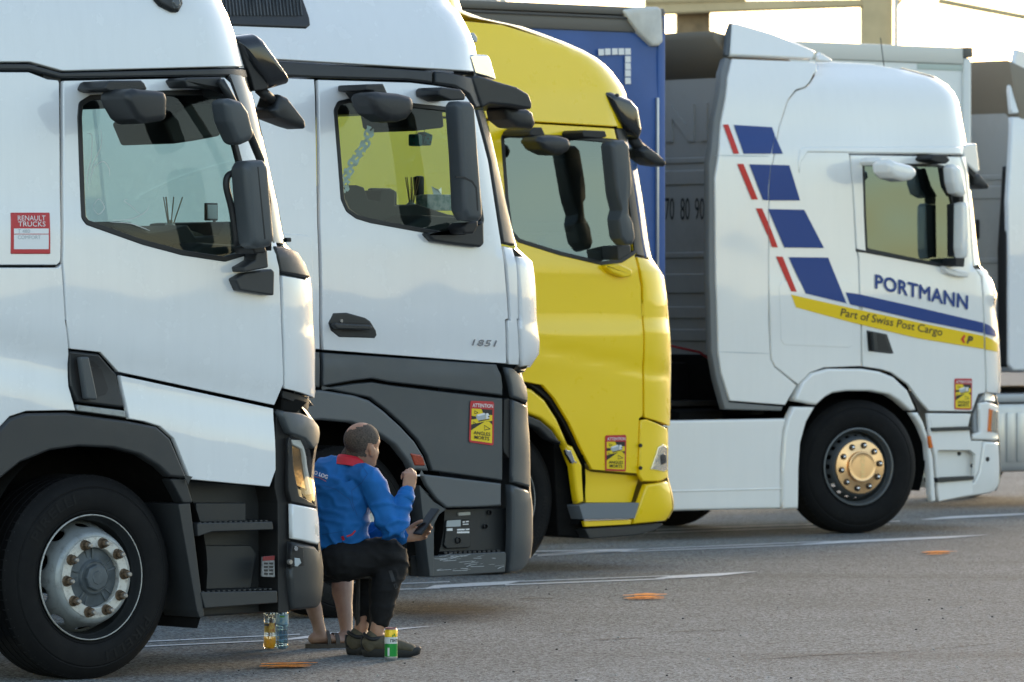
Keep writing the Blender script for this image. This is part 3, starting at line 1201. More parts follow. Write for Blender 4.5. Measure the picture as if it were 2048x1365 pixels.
# ------------------------------------------------------------------ ground, markings, far things
def asphalt_mat():
    m = bpy.data.materials.new('asphalt')
    m.use_nodes = True
    nt = m.node_tree; n = nt.nodes; lk = nt.links.new
    b = n['Principled BSDF']
    tc = n.new('ShaderNodeTexCoord')

    def nz(scale, det, rg=0.6):
        t = n.new('ShaderNodeTexNoise')
        t.inputs['Scale'].default_value = scale
        t.inputs['Detail'].default_value = det
        t.inputs['Roughness'].default_value = rg
        lk(tc.outputs['Object'], t.inputs['Vector'])
        return t

    def rng(src, a, b_, c, d):
        r = n.new('ShaderNodeMapRange')
        for i, v in enumerate((a, b_, c, d)): r.inputs[i + 1].default_value = v
        lk(src, r.inputs[0])
        return r.outputs[0]

    def mixc(f, c1, c2, mode='MIX'):
        x = n.new('ShaderNodeMix'); x.data_type = 'RGBA'; x.blend_type = mode
        if isinstance(f, float): x.inputs[0].default_value = f
        else: lk(f, x.inputs[0])
        for i, c in ((6, c1), (7, c2)):
            if isinstance(c, tuple): x.inputs[i].default_value = (*c, 1)
            else: lk(c, x.inputs[i])
        return x.outputs[2]
    v = n.new('ShaderNodeTexVoronoi')
    v.inputs['Scale'].default_value = 75
    lk(tc.outputs['Object'], v.inputs['Vector'])
    wn_ = n.new('ShaderNodeTexWhiteNoise')
    lk(v.outputs['Position'], wn_.inputs['Vector'])
    stone = rng(wn_.outputs['Value'], 0.0, 1.0, 0.15, 1.95)
    base = mixc(rng(nz(0.5, 5).outputs[0], 0.35, 0.65, 0, 1), (0.132, 0.142, 0.141), (0.166, 0.177, 0.175))
    base = mixc(rng(nz(3.5, 6, 0.7).outputs[0], 0.45, 0.75, 0, 0.5), base, (0.100, 0.107, 0.106))
    # tar bleeding and oil: dark stains with a soft edge, stretched along the bays
    mp = n.new('ShaderNodeMapping')
    mp.inputs['Rotation'].default_value = (0, 0, R(-40))
    mp.inputs['Scale'].default_value = (0.16, 0.75, 1)
    lk(tc.outputs['Object'], mp.inputs['Vector'])
    st = n.new('ShaderNodeTexNoise')
    st.inputs['Scale'].default_value = 1.0; st.inputs['Detail'].default_value = 5
    lk(mp.outputs[0], st.inputs['Vector'])
    base = mixc(rng(st.outputs[0], 0.56, 0.72, 0, 0.55), base, (0.078, 0.080, 0.077))
    sp = mixc(1.0, base, (1, 1, 1), 'MULTIPLY')
    hs = n.new('ShaderNodeHueSaturation')
    lk(base, hs.inputs['Color']); lk(stone, hs.inputs['Value'])
    # coarser mottling that survives at a distance
    co = rng(nz(26, 4, 0.9).outputs[0], 0.3, 0.7, 0.60, 1.40)
    hs2 = n.new('ShaderNodeHueSaturation')
    lk(hs.outputs[0], hs2.inputs['Color']); lk(co, hs2.inputs['Value'])
    lk(hs2.outputs[0], b.inputs['Base Color'])
    b.inputs['Roughness'].default_value = 0.88
    b.inputs['Specular IOR Level'].default_value = 0.3
    bp = n.new('ShaderNodeBump')
    bp.inputs['Strength'].default_value = 0.6
    bp.inputs['Distance'].default_value = 0.006
    lk(v.outputs['Distance'], bp.inputs['Height'])
    lk(bp.outputs[0], b.inputs['Normal'])
    return m


def paint_mat(name, col, lo, hi):
    """road paint worn through to the asphalt"""
    m = bpy.data.materials.new(name)
    m.use_nodes = True
    nt = m.node_tree; n = nt.nodes; lk = nt.links.new
    b = n['Principled BSDF']
    b.inputs['Base Color'].default_value = (*col, 1)
    b.inputs['Roughness'].default_value = 0.7
    tc = n.new('ShaderNodeTexCoord')
    t = n.new('ShaderNodeTexNoise')
    t.inputs['Scale'].default_value = 22; t.inputs['Detail'].default_value = 8; t.inputs['Roughness'].default_value = 0.8
    lk(tc.outputs['Object'], t.inputs['Vector'])
    r = n.new('ShaderNodeMapRange')
    r.inputs[1].default_value = lo; r.inputs[2].default_value = hi
    lk(t.outputs[0], r.inputs[0])
    lk(r.outputs[0], b.inputs['Alpha'])
    return m


ASPHALT = asphalt_mat()
S = 3000
tag(mesh('asphalt_ground', [(-S, -S, 0), (S, -S, 0), (S, S, 0), (-S, S, 0)], [(0, 1, 2, 3)], ASPHALT, None, False), kind='structure')
LINEW = paint_mat('white_road_paint', (0.62, 0.63, 0.64), 0.28, 0.44)
LINEO = paint_mat('orange_spray_paint', (1.0, 0.30, 0.012), 0.40, 0.48)


def road_paint(name, polys, m, label, group=None, z=0.004, cat='road marking'):
    vs_, fs = [], []
    for p in polys:
        g = [ground_at(u, v) for u, v in p]
        s = len(vs_)
        vs_ += [(q.x, q.y, z) for q in g]
        fs.append(tuple(range(s, s + len(p))))
    bm = bmesh.new()
    bv = [bm.verts.new(v) for v in vs_]
    for f in fs: bm.faces.new([bv[i] for i in f])
    bmesh.ops.recalc_face_normals(bm, faces=bm.faces)
    for f in bm.faces:
        if f.normal.z < 0: f.normal_flip()
    me = bpy.data.meshes.new(name); bm.to_mesh(me); bm.free()
    o = put(name, me, m)
    if label: tag(o, label, cat, group)
    return o


GL = 'white bay lines on the asphalt'
# each bay line is two thin strokes with filled stretches between them, ending in a slanted tip
road_paint('bay_line', [[(-150, 1304.5), (600, 1269.3), (600, 1271.0), (-150, 1306.5)], [(-150, 1313.5), (560, 1281.0), (560, 1283.0), (-150, 1315.5)],
                        [(560, 1281.0), (660, 1267), (872, 1253), (790, 1262), (700, 1270), (560, 1283.5)]], LINEW,
           'white bay line passing behind the two bottles, between the two white trucks', GL)
road_paint('bay_line', [[(560, 1178), (900, 1164), (900, 1165.5), (560, 1179.8)], [(560, 1186), (880, 1177.2), (880, 1178.6), (560, 1187.8)],
                        [(870, 1172), (960, 1166.5), (1050, 1162.5), (1010, 1170.5), (880, 1177.5), (850, 1178)],
                        [(1040, 1163.5), (1340, 1152.3), (1340, 1153.5), (1040, 1165)], [(1010, 1170.2), (1330, 1158.2), (1330, 1160), (1010, 1172.2)],
                        [(1310, 1158.2), (1345, 1152.5), (1517, 1144), (1440, 1153), (1310, 1159.8)]], LINEW,
           'white bay line in front of the scratched grey step of the second white truck', GL)
road_paint('bay_line', [[(900, 1107), (1290, 1098.5), (1290, 1099.7), (900, 1109)], [(900, 1115.5), (1240, 1103.8), (1240, 1105.3), (900, 1117.5)],
                        [(1075, 1109.5), (1180, 1103), (1300, 1098.5), (1230, 1106), (1075, 1113.5)],
                        [(1290, 1098.6), (1660, 1083.3), (1660, 1084.4), (1290, 1099.8)], [(1230, 1104.6), (1600, 1090.5), (1600, 1091.8), (1230, 1106.2)],
                        [(1590, 1090.6), (1680, 1082.8), (1980, 1070.5), (1890, 1078), (1590, 1092)]], LINEW,
           'long white bay line starting at the yellow truck, ending below the polished wheel cover', GL)
road_paint('bay_line', [[(1100, 1067.5), (1800, 1043), (1800, 1044), (1100, 1068.7)], [(1100, 1073.5), (1780, 1049.5), (1780, 1050.7), (1100, 1074.9)],
                        [(1840, 1040.5), (1900, 1034), (2100, 1026), (2040, 1031), (1860, 1040.5)]], LINEW,
           'white bay line right of the wheel with the polished cover, at the right edge', GL)


def spray(cx, cy, sx, sy, seed, label):
    rnd = random.Random(seed)
    P = []
    for k in range(9):
        y = cy + sy * (rnd.random() - 0.5) * 1.5
        x0 = cx - sx * (0.35 + 0.6 * rnd.random()); x1 = cx + sx * (0.35 + 0.7 * rnd.random())
        h = sy * (0.06 + 0.07 * rnd.random())
        sl = -0.02 * (x1 - x0)
        P.append([(x0, y - sl / 2 + h), (x0 + 3, y - sl / 2 - h * 0.4), ((x0 + x1) / 2, y - h * 1.3), (x1, y + sl / 2 - h * 0.2), (x1 - 4, y + sl / 2 + h), ((x0 + x1) / 2, y + h * 1.2)])
    for k, p in enumerate(P):
        pass
    o = None
    vs_, fs = [], []
    for k, p in enumerate(P):
        g = [ground_at(u, v) for u, v in p]
        s = len(vs_)
        vs_ += [(q.x, q.y, 0.008 + 0.0006 * k) for q in g]
        fs.append(tuple(range(s, s + len(p))))
    o = mesh('spray_mark', vs_, fs, LINEO, None, False)
    tag(o, label, 'paint mark', 'orange survey marks sprayed on the asphalt')


spray(572, 1333, 62, 9, 3, 'orange spray mark on the asphalt nearest the camera, beside the big wheel')
spray(1288, 1196, 46, 7, 5, 'orange spray mark on the open asphalt below the second bay line')
spray(1876, 1109, 38, 5, 8, 'orange spray mark below the truck with the polished wheel cover')

# grit and litter lying about
rnd = random.Random(4)
GRIT = mat('pale_grit', (0.42, 0.41, 0.38), 0.8)
GRITD = mat('dark_grit', (0.03, 0.03, 0.028), 0.8)
bmg = bmesh.new()
for k in range(230):
    u, v = rnd.uniform(350, 2060), rnd.uniform(1095, 1364)
    p = ground_at(u, v)
    s = rnd.choice([0.003, 0.003, 0.004, 0.005, 0.007])
    g = bmesh.ops.create_icosphere(bmg, subdivisions=1, radius=s)
    for w in g['verts']:
        w.co = Vector((w.co.x * rnd.uniform(.8, 1.5), w.co.y * rnd.uniform(.8, 1.5), w.co.z * 0.6)) + Vector((p.x, p.y, s * 0.4))
for f in bmg.faces: f.material_index = (hash(int(f.verts[0].co.x * 40)) % 3 == 0)
me = bpy.data.meshes.new('loose_grit'); bmg.to_mesh(me); bmg.free()
tag(put('loose_grit', me, [GRIT, GRITD]), kind='stuff')

# soft dark patches on the asphalt, fading towards their edges
PATCH = bpy.data.materials.new('dark_patch')
PATCH.use_nodes = True
_n = PATCH.node_tree.nodes; _l = PATCH.node_tree.links.new
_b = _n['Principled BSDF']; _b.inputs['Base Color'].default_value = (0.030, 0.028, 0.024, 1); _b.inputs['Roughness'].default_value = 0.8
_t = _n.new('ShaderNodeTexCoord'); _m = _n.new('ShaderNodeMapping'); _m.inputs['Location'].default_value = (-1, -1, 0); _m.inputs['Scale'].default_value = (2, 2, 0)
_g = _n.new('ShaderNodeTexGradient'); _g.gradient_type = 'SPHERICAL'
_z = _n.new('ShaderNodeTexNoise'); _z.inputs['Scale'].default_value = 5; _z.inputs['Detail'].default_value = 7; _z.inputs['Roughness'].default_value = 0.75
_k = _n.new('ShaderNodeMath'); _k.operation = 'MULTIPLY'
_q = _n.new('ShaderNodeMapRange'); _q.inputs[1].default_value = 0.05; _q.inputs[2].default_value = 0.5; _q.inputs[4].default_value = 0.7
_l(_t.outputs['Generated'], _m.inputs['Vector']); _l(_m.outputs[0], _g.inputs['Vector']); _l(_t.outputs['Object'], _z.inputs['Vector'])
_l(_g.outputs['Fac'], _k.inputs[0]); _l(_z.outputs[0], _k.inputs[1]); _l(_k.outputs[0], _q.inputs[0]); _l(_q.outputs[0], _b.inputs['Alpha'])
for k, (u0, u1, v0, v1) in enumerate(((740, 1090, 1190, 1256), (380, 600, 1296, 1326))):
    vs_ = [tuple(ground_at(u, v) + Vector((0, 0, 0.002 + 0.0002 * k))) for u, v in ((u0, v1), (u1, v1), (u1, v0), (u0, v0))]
    mesh('dark_patch', vs_, [(0, 1, 2, 3)], PATCH, bpy.data.objects['asphalt_ground'], False)

# hairline cracks in the asphalt
CRACK = mat('crack_shadow', (0.035, 0.034, 0.032), 0.95)
for k, pl in enumerate((((1180, 1281.5), (1235, 1279), (1290, 1276.5)), ((1085, 1268), (1130, 1266.5), (1200, 1267)), ((1335, 1266), (1400, 1262), (1450, 1260.5)), ((1040, 1198.5), (1110, 1197.5)), ((1500, 1322), (1620, 1312), (1790, 1306), (1990, 1288)))):
    vs_, fs = [], []
    rk = random.Random(k)
    pts = []
    for i in range(len(pl) - 1):
        for q in range(9):
            t = q / 9
            pts.append((pl[i][0] * (1 - t) + pl[i + 1][0] * t, pl[i][1] * (1 - t) + pl[i + 1][1] * t + rk.uniform(-.5, .5)))
    pts.append(pl[-1])
    for i, (u, v) in enumerate(pts):
        h = rk.uniform(0.15, 0.45)
        for sg in (-1, 1):
            g = ground_at(u, v + sg * h); vs_.append((g.x, g.y, 0.003))
    for i in range(len(pts) - 1): fs.append((2 * i, 2 * i + 1, 2 * i + 3, 2 * i + 2))
    o = mesh('asphalt_crack', vs_, fs, CRACK, bpy.data.objects['asphalt_ground'], False)

# hills all round, far off
HILL = mat('hillside', (0.028, 0.036, 0.022), 0.9, col2=(0.050, 0.052, 0.032), vscale=0.02)
vs_, fs = [], []
NA = 160
for i in range(NA):
    a = 2 * math.pi * i / NA
    for j, (rad, hk) in enumerate(((520, 0.0), (640, 0.55), (760, 1.0), (900, 0.6), (1100, 0.9))):
        h = 15 + 8 * (0.5 + 0.5 * mnoise.noise(Vector((3 * math.cos(a), 3 * math.sin(a), 0.3)))) + 2.5 * mnoise.noise(Vector((9 * math.cos(a), 9 * math.sin(a), rad * 0.004)))
        vs_.append((rad * math.cos(a), rad * math.sin(a), -1 + h * hk))
for i in range(NA):
    k = (i + 1) % NA
    for j in range(4):
        fs.append((i * 5 + j, k * 5 + j, k * 5 + j + 1, i * 5 + j + 1))
tag(mesh('hills', vs_, fs, HILL), kind='structure')

# open steel canopy frame behind the row
CONC = mat('canopy_concrete', (0.62, 0.47, 0.26), 0.7, var=0.12, vscale=1.5)  # lens flare's warm brightness is put into this beige
CONCD = mat('canopy_brown_cladding', (0.26, 0.18, 0.10), 0.8, var=0.3, vscale=4)
YF = 88.0
fr = empty('canopy_frame', (at_depth(1760, 603, YF).x, YF, 0))
tag(fr, 'beige open canopy frame with posts and beams against the bright sky', 'canopy')


def beam_px(name, pts, y0, y1, m):
    p = [at_depth(u, v, y0) for u, v in pts]
    o = slab_mesh(name, ccw([(q.x - fr.location.x, q.z) for q in p]), y0 - YF, y1 - YF, m, fr, 0.02)
    return o


def post(u0, u1, m, ztop=12.0, dep=0.6, y=YF, name='post'):
    a, b = at_depth(u0, 603, y), at_depth(u1, 603, y)
    o = box(name, (a.x - fr.location.x, y - YF, 0), (b.x - fr.location.x, y - YF + dep, ztop), m, fr, 0.02)
    return o


post(1725, 1786, CONC)
post(1788, 1797, mat('downpipe_white', (0.62, 0.60, 0.54), 0.5), 12.0, 0.09, YF - 0.12, 'downpipe')
post(912, 996, mat('canopy_grey', (0.36, 0.37, 0.36), 0.6), 12.0, 0.7)
post(998, 1013, MATS['downpipe_white'], 12.0, 0.1, YF - 0.1, 'downpipe')
post(1354, 1421, CONCD, 6.35, 0.8, YF + 0.4)
beam_px('beam', [(1290, 29), (1726, 13), (1726, -2), (1290, 4)], YF + 0.05, YF + 0.55, CONC)
beam_px('upper_beam', [(1290, 7), (1492, 1), (1492, -60), (1290, -60)], YF + 0.0, YF + 0.5, CONC)
beam_px('brace', [(1880, -4), (2120, 42), (2120, 52), (1875, 6)], YF + 0.1, YF + 0.35, CONC)
beam_px('gusset', [(1796, 14), (1810, -2), (1796, -2)], YF + 0.1, YF + 0.5, CONC)
# ------------------------------------------------------------------ truck nearest the camera: white, silver steel wheel
t1 = Truck('white_truck', 16.19, 22.45, 'white truck nearest the camera, big silver steel wheel and red badge on its side')
R1 = t1.root
sil = T('A', '945,-30 945,0 975,60 1000,130 1022,200 1042,270 1060,340 1080,410 1112,530 1150,700 1190,880 1222,1040') + \
      T('A', '1275,1075 1312,1140 1332,1200 1338,1290 1340,1365') + T('B', '1190,100 1190,240 1192,310')
U1 = Surf(t1, [(0.6, 0.0), (1.3, 0.0), (1.75, -0.006), (2.15, 0.0), (2.35, 0.015), (2.9, 0.05), (3.0, 0.06), (3.3, 0.10), (3.75, 0.26)], sil, 0.40, 0.36, groove((t1.at_y(236, 752, 0), t1.at_y(550, 816, 0)), 0.020))
sil = T('B', '1150,340 1190,370 1207,430 1206,480 1188,560 1198,650 1205,710 1209,780 1214,850 1224,885 1227,960 1224,1040 1205,1092')
L1 = Surf(t1, [(0.2, 0.05), (0.4, 0.012), (0.7, 0.0), (2.0, 0.0)], sil, 0.36, 0.32)

# roof and sleeper
t1.panel('roof_side', U1, 'A', '-900,-700 700,-700 940,-10 972,58 997,128 1018,200 1036,268 1044,289 970,288 268,306 130,268 -900,266', WHITE)
t1.panel('roof_gutter', U1, 'A', '-900,269 125,270 262,308 968,290 1048,292 1060,340 990,326 262,336 128,302 -900,299', DARK, d=0.006, bevel=0.008)
t1.panel('sleeper_panel', U1, 'A', '-900,303 124,305 205,336 256,340 262,1118 245,1134 -900,1134', WHITE, r=0.02)
t1.panel('lower_side_panel', U1, '', '', WHITE, pix=T('A', '-900,1139 246,1139 266,1120 282,1365') + T('B', '262,130 262,250 289,346 250,344 100,347 38,367 0,408 -60,520 -800,520'))
# door with its window
win1 = fillet(U1.P(T('A', '335,500 340,440 385,412 700,392 900,388 940,402 975,480 1030,690 1085,1075 960,1112 780,1085 610,1040 370,955 352,930')), 0.03)
door = t1.panel('cab_door', U1, '', '', WHITE, holes=[win1], r=0.01,
                pix=T('A', '268,342 960,328 985,350 1030,470 1092,640 1130,800 1185,1050 1196,1170') + T('B', '1062,0 1070,245 1036,325 445,199 378,126 262,113 249,0') + T('A', '283,1365 268,1120'))
lined_window(t1, door, U1, win1)
# white body corner below the screen, the gaps are real
t1.panel('corner_panel', U1, '', '', WHITE, pix=T('A', '1200,1172 1326,1196 1334,1290 1336,1365') + T('B', '1186,120 1187,240 1188,300 1070,262 1072,248 1066,0'))
t1.panel('screen_corner_trim', U1, 'A', '1164,1046 1215,1052 1268,1072 1306,1135 1326,1192 1196,1166', DARK, d=0.008, r=0.012, bevel=0.01)
t1.panel('screen_pillar', U1, 'A', '966,292 1046,292 1058,340 1076,410 1108,530 1146,700 1186,880 1214,1046 1164,1042 1128,820 1088,640 1030,470', GLOSSB, d=0.004)
lp = t1.panel('step_cover', U1, '', '', WHITE, pix=T('B', '450,206 1033,332 1042,566 1018,632 716,604 655,450 604,405 544,386 486,376'), d=0.004, r=0.008)
# lower edge of the corner panel: dark lip
t1.panel('corner_lip', U1, 'B', '1066,268 1186,306 1188,330 1170,348 1060,300', DARK, d=-0.03)
# handle
hd = t1.panel('door_handle', U1, 'B', '262,115 376,128 442,204 474,334 292,312 264,250', DARK, d=0.004, r=0.012, bevel=0.01)
rec = t1.panel('recess', U1, 'B', '275,145 350,150 385,180 412,262 400,284 340,300 292,288', BLACK, parent=hd, d=0.0055, r=0.02, gap=0)
t1.slab('grip', 'B', '304,140 336,140 368,292 364,302 326,298', -0.045, -0.005, GREY, hd, r=0.012, edge=0.012)
t1.panel('bright_strip', U1, 'B', '288,316 474,340 481,372 290,345', SILVER, d=0.004)
# wheel arch
arch = T('B', '-200,520 -150,470 -60,430 0,410 38,370 100,350 250,347 480,378 592,400 645,446 712,602 640,594 600,556 530,512 430,486 300,480 190,495 80,540 -20,620 -80,700')
t1.panel('wheel_arch_trim', U1, '', '', GREY1, pix=arch, d=0.02, bevel=0.014, rim=0.06, r=0.006)
(cx, cz) = t1.at_y(185, 1164.5, 0.045)
arch_liner(t1, cx, cz + 0.04, 0.68, 0.02, 0.85)
wheel(t1, cx, 0.498, 0.045, 0.498, 'steel', 0, 'PIRELLI', 4, (128, -55))
wheel(t1, cx, 0.498, 2.455, 0.498, 'steel', 180, '', full=False)
# step box
sb = t1.slab('step_box', 'B', '640,598 690,690 728,690 700,598', 0.0, 0.08, DARK, r=0.01, edge=0.008)
t1.slab('step_frame', 'B', '672,694 716,690 770,1118 752,1122 742,1096', 0.005, 0.30, GREY1, r=0.006, edge=0.01)
b0 = t1.slab('step_well', 'B', '690,600 1040,632 1046,690 1090,694 1090,1098 760,1118', 0.20, 0.34, DARK, r=0.0, edge=0.01)
t1.slab('well_panel', 'B', '738,690 926,690 926,760 742,768', 0.10, 0.20, DARK, b0, r=0.006, edge=0.01)
t1.slab('well_panel', 'B', '748,850 945,850 965,880 945,1010 760,1016', 0.14, 0.20, DARK, b0, r=0.006, edge=0.01)
for nm, p in (('step', '744,766 1026,760 1030,790 800,798 746,816'), ('step', '756,1026 1044,1020 1046,1066 772,1086')):
    st = t1.slab(nm, 'B', p, 0.0, 0.24, GREY1, r=0.006, edge=0.01)
    q = t1.flat(T('B', p), 0.0)
    zt = max(a[1] for a in q)
    for k in range(14):
        xk = min(a[0] for a in q) + 0.03 + k * (max(a[0] for a in q) - min(a[0] for a in q) - 0.06) / 13
        box('tread_stud', (xk - 0.008, 0.02, zt - 0.004), (xk + 0.008, 0.20, zt + 0.004), DARK, st, 0.002)
t1.slab('step_front_column', 'B', '1040,336 1076,345 1090,420 1096,690 1090,1100 1048,1104 1046,690 1034,632', 0.04, 0.4, BLACK, r=0.006, edge=0.012)
pl = t1.slab('service_plate', 'B', '990,892 1034,888 1036,970 988,968', 0.03, 0.045, mat('plate_grey', (0.20, 0.20, 0.20), 0.5, var=0.25, vscale=60), r=0.006, edge=0.003)  # recess shade put into the plate's dim grey
t1.slab('plate_print', 'B', '990,892 1034,888 1034,905 990,908', 0.0285, 0.032, mat('plate_red', (0.20, 0.012, 0.015), 0.5), pl, r=0.002, edge=0.0005)  # red dimmed for the same recess shade
for k in range(8):
    t1.slab('plate_print', 'B', '%g,%g %g,%g %g,%g %g,%g' % (994 + 20 * (k % 2), 914 + 13 * (k // 2), 1010 + 20 * (k % 2), 914 + 13 * (k // 2), 1008 + 20 * (k % 2), 922 + 13 * (k // 2), 994 + 20 * (k % 2), 921 + 13 * (k // 2)), 0.0288, 0.032, PBLACK, pl, r=0.0, edge=0.0004)
# headlight corner
t1.panel('headlight_brow', L1, 'B', '1052,340 1130,350 1180,372 1200,398 1206,430 1200,470 1180,490 1150,452 1090,428', GREY, d=0.012, bevel=0.010, rim=0.05)
hl = t1.panel('headlight', L1, 'B', '1090,432 1140,436 1160,470 1178,545 1192,640 1198,706 1096,680 1086,640 1082,460', GLOSSB, d=-0.05)
t1.panel('headlight_housing', L1, 'B', '1086,440 1100,445 1110,560 1130,660 1196,700 1198,712 1096,688 1084,640', BLACK, d=0.0, parent=hl)
t1.panel('reflector', L1, 'B', '1104,470 1140,480 1160,560 1176,645 1120,625 1104,600', mat('amber_reflector', (0.38, 0.23, 0.10), 0.22, metal=0.9, bump=0.4, bscale=60), parent=hl, d=-0.035, gap=0, r=0.01)
t1.panel('light_guide', L1, 'B', '1100,452 1136,452 1150,480 1172,590 1184,655 1176,655 1162,590 1142,488 1104,470', mat('light_guide', (0.7, 0.7, 0.68), 0.1, coat=0.5), parent=hl, d=-0.02, gap=0)
t1.panel('lens', L1, 'B', '1090,432 1140,436 1160,470 1178,545 1192,640 1198,706 1096,680 1086,640 1082,460', LENS, parent=hl, d=0.0, rim=0.002, bevel=0.001)
t1.panel('bumper_insert', L1, 'B', '1098,690 1196,708 1204,760 1206,838 1200,850 1100,826', WHITE, d=0.004, bevel=0.01)
t1.panel('fog_light', L1, 'B', '1180,755 1200,780 1202,822 1186,810', LENS, d=0.006)
bp = t1.panel('bumper_corner', L1, 'B', '1100,832 1190,850 1214,876 1221,960 1218,1040 1200,1088 1096,1100 1092,940 1096,936', GREY1, d=0.008, bevel=0.02, rim=0.06)
t1.panel('tow_cover', L1, 'B', '1098,842 1144,856 1146,926 1092,934', BLACK, d=0.012, parent=bp, gap=0.002)
q = L1.P(T('B', '1114,862 1094,912'), 0.02)
for k, (x, z) in enumerate(q):
    lathe('bolt', [(0.0, -0.010), (0.011, -0.010), (0.013, -0.006), (0.013, 0.008)], CHROME if k == 0 else STUD, bp, 14, 40, (x, L1.y(x, z) - 0.014, z))
t1.panel('clip', L1, 'B', '1110,895 1130,898 1136,915 1122,930 1110,928', PGREY, parent=bp, d=0.015, gap=0)
t1.slab('door_sill_bracket', 'B', '1060,280 1160,310 1120,350 1060,345', 0.06, 0.4, PITCH, r=0.0, edge=0.01)
# badge
bd = t1.panel('badge', U1, 'A', '48,908 214,908 217,1084 48,1084', RED, d=0.006, r=0.006, gap=0, step=0.1)
t1.panel('badge_field', U1, 'A', '60,976 208,976 208,1064 60,1064', PWHITE, parent=bd, d=0.007, gap=0, rim=0.001, bevel=0.0004)
t1.panel('badge_rule', U1, 'A', '58,998 210,998 210,1001 58,1001', RED, parent=bd, d=0.0076, gap=0, rim=0.0008, bevel=0.0002)
text_on('lettering', 'RENAULT', U1, T('A', '76,942')[0], T('A', '194,942')[0], T('A', '76,921')[0], PWHITE, bd, 0.0078)
text_on('lettering', 'TRUCKS', U1, T('A', '78,967')[0], T('A', '194,967')[0], T('A', '78,946')[0], PWHITE, bd, 0.0078)
text_on('lettering', 'T 480', U1, T('A', '76,995')[0], T('A', '128,995')[0], T('A', '76,979')[0], PGREY, bd, 0.0078)
text_on('lettering', 'COMFORT', U1, T('A', '76,1021')[0], T('A', '174,1021')[0], T('A', '76,1005')[0], PGREY, bd, 0.0078)
# roof marker lamp, top edge of the frame
ml = t1.panel('roof_lamp', U1, 'A', '664,0 662,-30 780,-40 790,20 770,58 740,56 690,30', DARK, d=0.03, r=0.02, bevel=0.02, rim=0.06)
t1.panel('lamp_lens', U1, 'A', '735,-20 772,-20 778,40 752,46 738,20', LENS, parent=ml, d=0.05, r=0.02, bevel=0.01, rim=0.03)
# sun visor and front mirror standing off the roof edge
t1.slab('sun_visor', 'A', '1010,160 1040,152 1105,142 1130,158 1245,330 1255,350 1250,358 1165,382 1150,372 1090,300', 0.22, 1.9, GLOSSB, r=0.03, edge=0.07, steps=6)
t1.slab('visor_bracket', 'A', '1012,165 1045,175 1110,300 1150,375 1125,385 1085,390 1070,330 1040,250', 0.24, 0.30, BLACK, r=0.01, edge=0.012)
vm = t1.slab('front_mirror', 'A', '1150,470 1175,455 1195,400 1230,415 1310,525 1312,552 1270,540 1180,505', 0.26, 0.44, DARK, r=0.015, edge=0.03)
v, f = tube_data([(t1.at_y(*T('A', '1105,380')[0], 0.3)[0], 0.3, t1.at_y(*T('A', '1105,380')[0], 0.3)[1]), (t1.at_y(*T('A', '1160,430')[0], 0.3)[0], 0.3, t1.at_y(*T('A', '1160,430')[0], 0.3)[1])], 0.028, 10)
mesh('mirror_arm', v, f, BLACK, vm)
# mirrors on the door
mm = empty('door_mirror'); mm.parent = R1
t1.slab('main_housing', 'A', '992,715 1012,688 1100,682 1120,704 1160,1025 1140,1052 1068,1062 1036,1046 1002,820', -0.30, -0.16, GREY, mm, r=0.025, edge=0.036, sil=True, steps=5)
t1.slab('wide_housing', 'A', '906,432 940,420 1000,432 1040,476 1074,578 1058,600 1002,620 978,610 926,520', -0.30, -0.16, GREY, mm, r=0.025, edge=0.036, sil=True, steps=5)
p0 = [t1.at_y(*q, -0.12) for q in T('A', '940,345 985,420 1060,560 1110,680 1140,860 1140,1070')]
v, f = tube_data([(a, -0.12, b) for a, b in p0], [(0.018, 0.026)] * len(p0), 10)
mesh('mirror_arm', v, f, DARK, mm)
p0 = [t1.at_y(*q, -0.16) for q in T('A', '1000,738 972,752 966,800 990,900 1012,1050')]
v, f = tube_data([(a, -0.16, b) for a, b in curve(p0, 4)], 0.017, 10)
mesh('guard_tube', v, f, BLACK, mm)
t1.slab('upper_bracket', 'A', '782,342 800,332 940,330 965,345 990,425 950,412 930,378 880,374 800,374', -0.10, 0.06, DARK, mm, r=0.012, edge=0.015)
t1.slab('lower_bracket', 'A', '1096,1070 1140,1060 1146,1142 1042,1162 1038,1140 1090,1110', -0.10, 0.05, GREY1, mm, r=0.01, edge=0.015)
t1.slab('lower_foot', 'A', '1002,1190 1046,1166 1160,1148 1172,1160 1170,1262 1024,1240', -0.06, 0.06, GREY1, mm, r=0.012, edge=0.02)
km = t1.slab('kerb_mirror', 'A', '432,420 440,392 490,378 560,384 640,388 690,394 703,418 700,502 684,516 552,530 502,508 470,470', -0.34, -0.10, DARK, r=0.03, edge=0.036, sil=True, steps=5)
t1.slab('hood', 'A', '442,380 458,350 470,344 604,343 618,356 632,384 560,390 470,392', -0.18, 0.05, DARK, km, r=0.012, edge=0.02)
# wiper joint at the foot of the screen
bm = bmesh.new()
x, z = t1.at_y(*T('A', '1226,1024')[0], 0.12)
add_box(bm, (x, 0.12, z), (0.03, 0.03, 0.022), 0.006)
bm_obj('washer_jet', bm, BLACK, R1, True, 40)
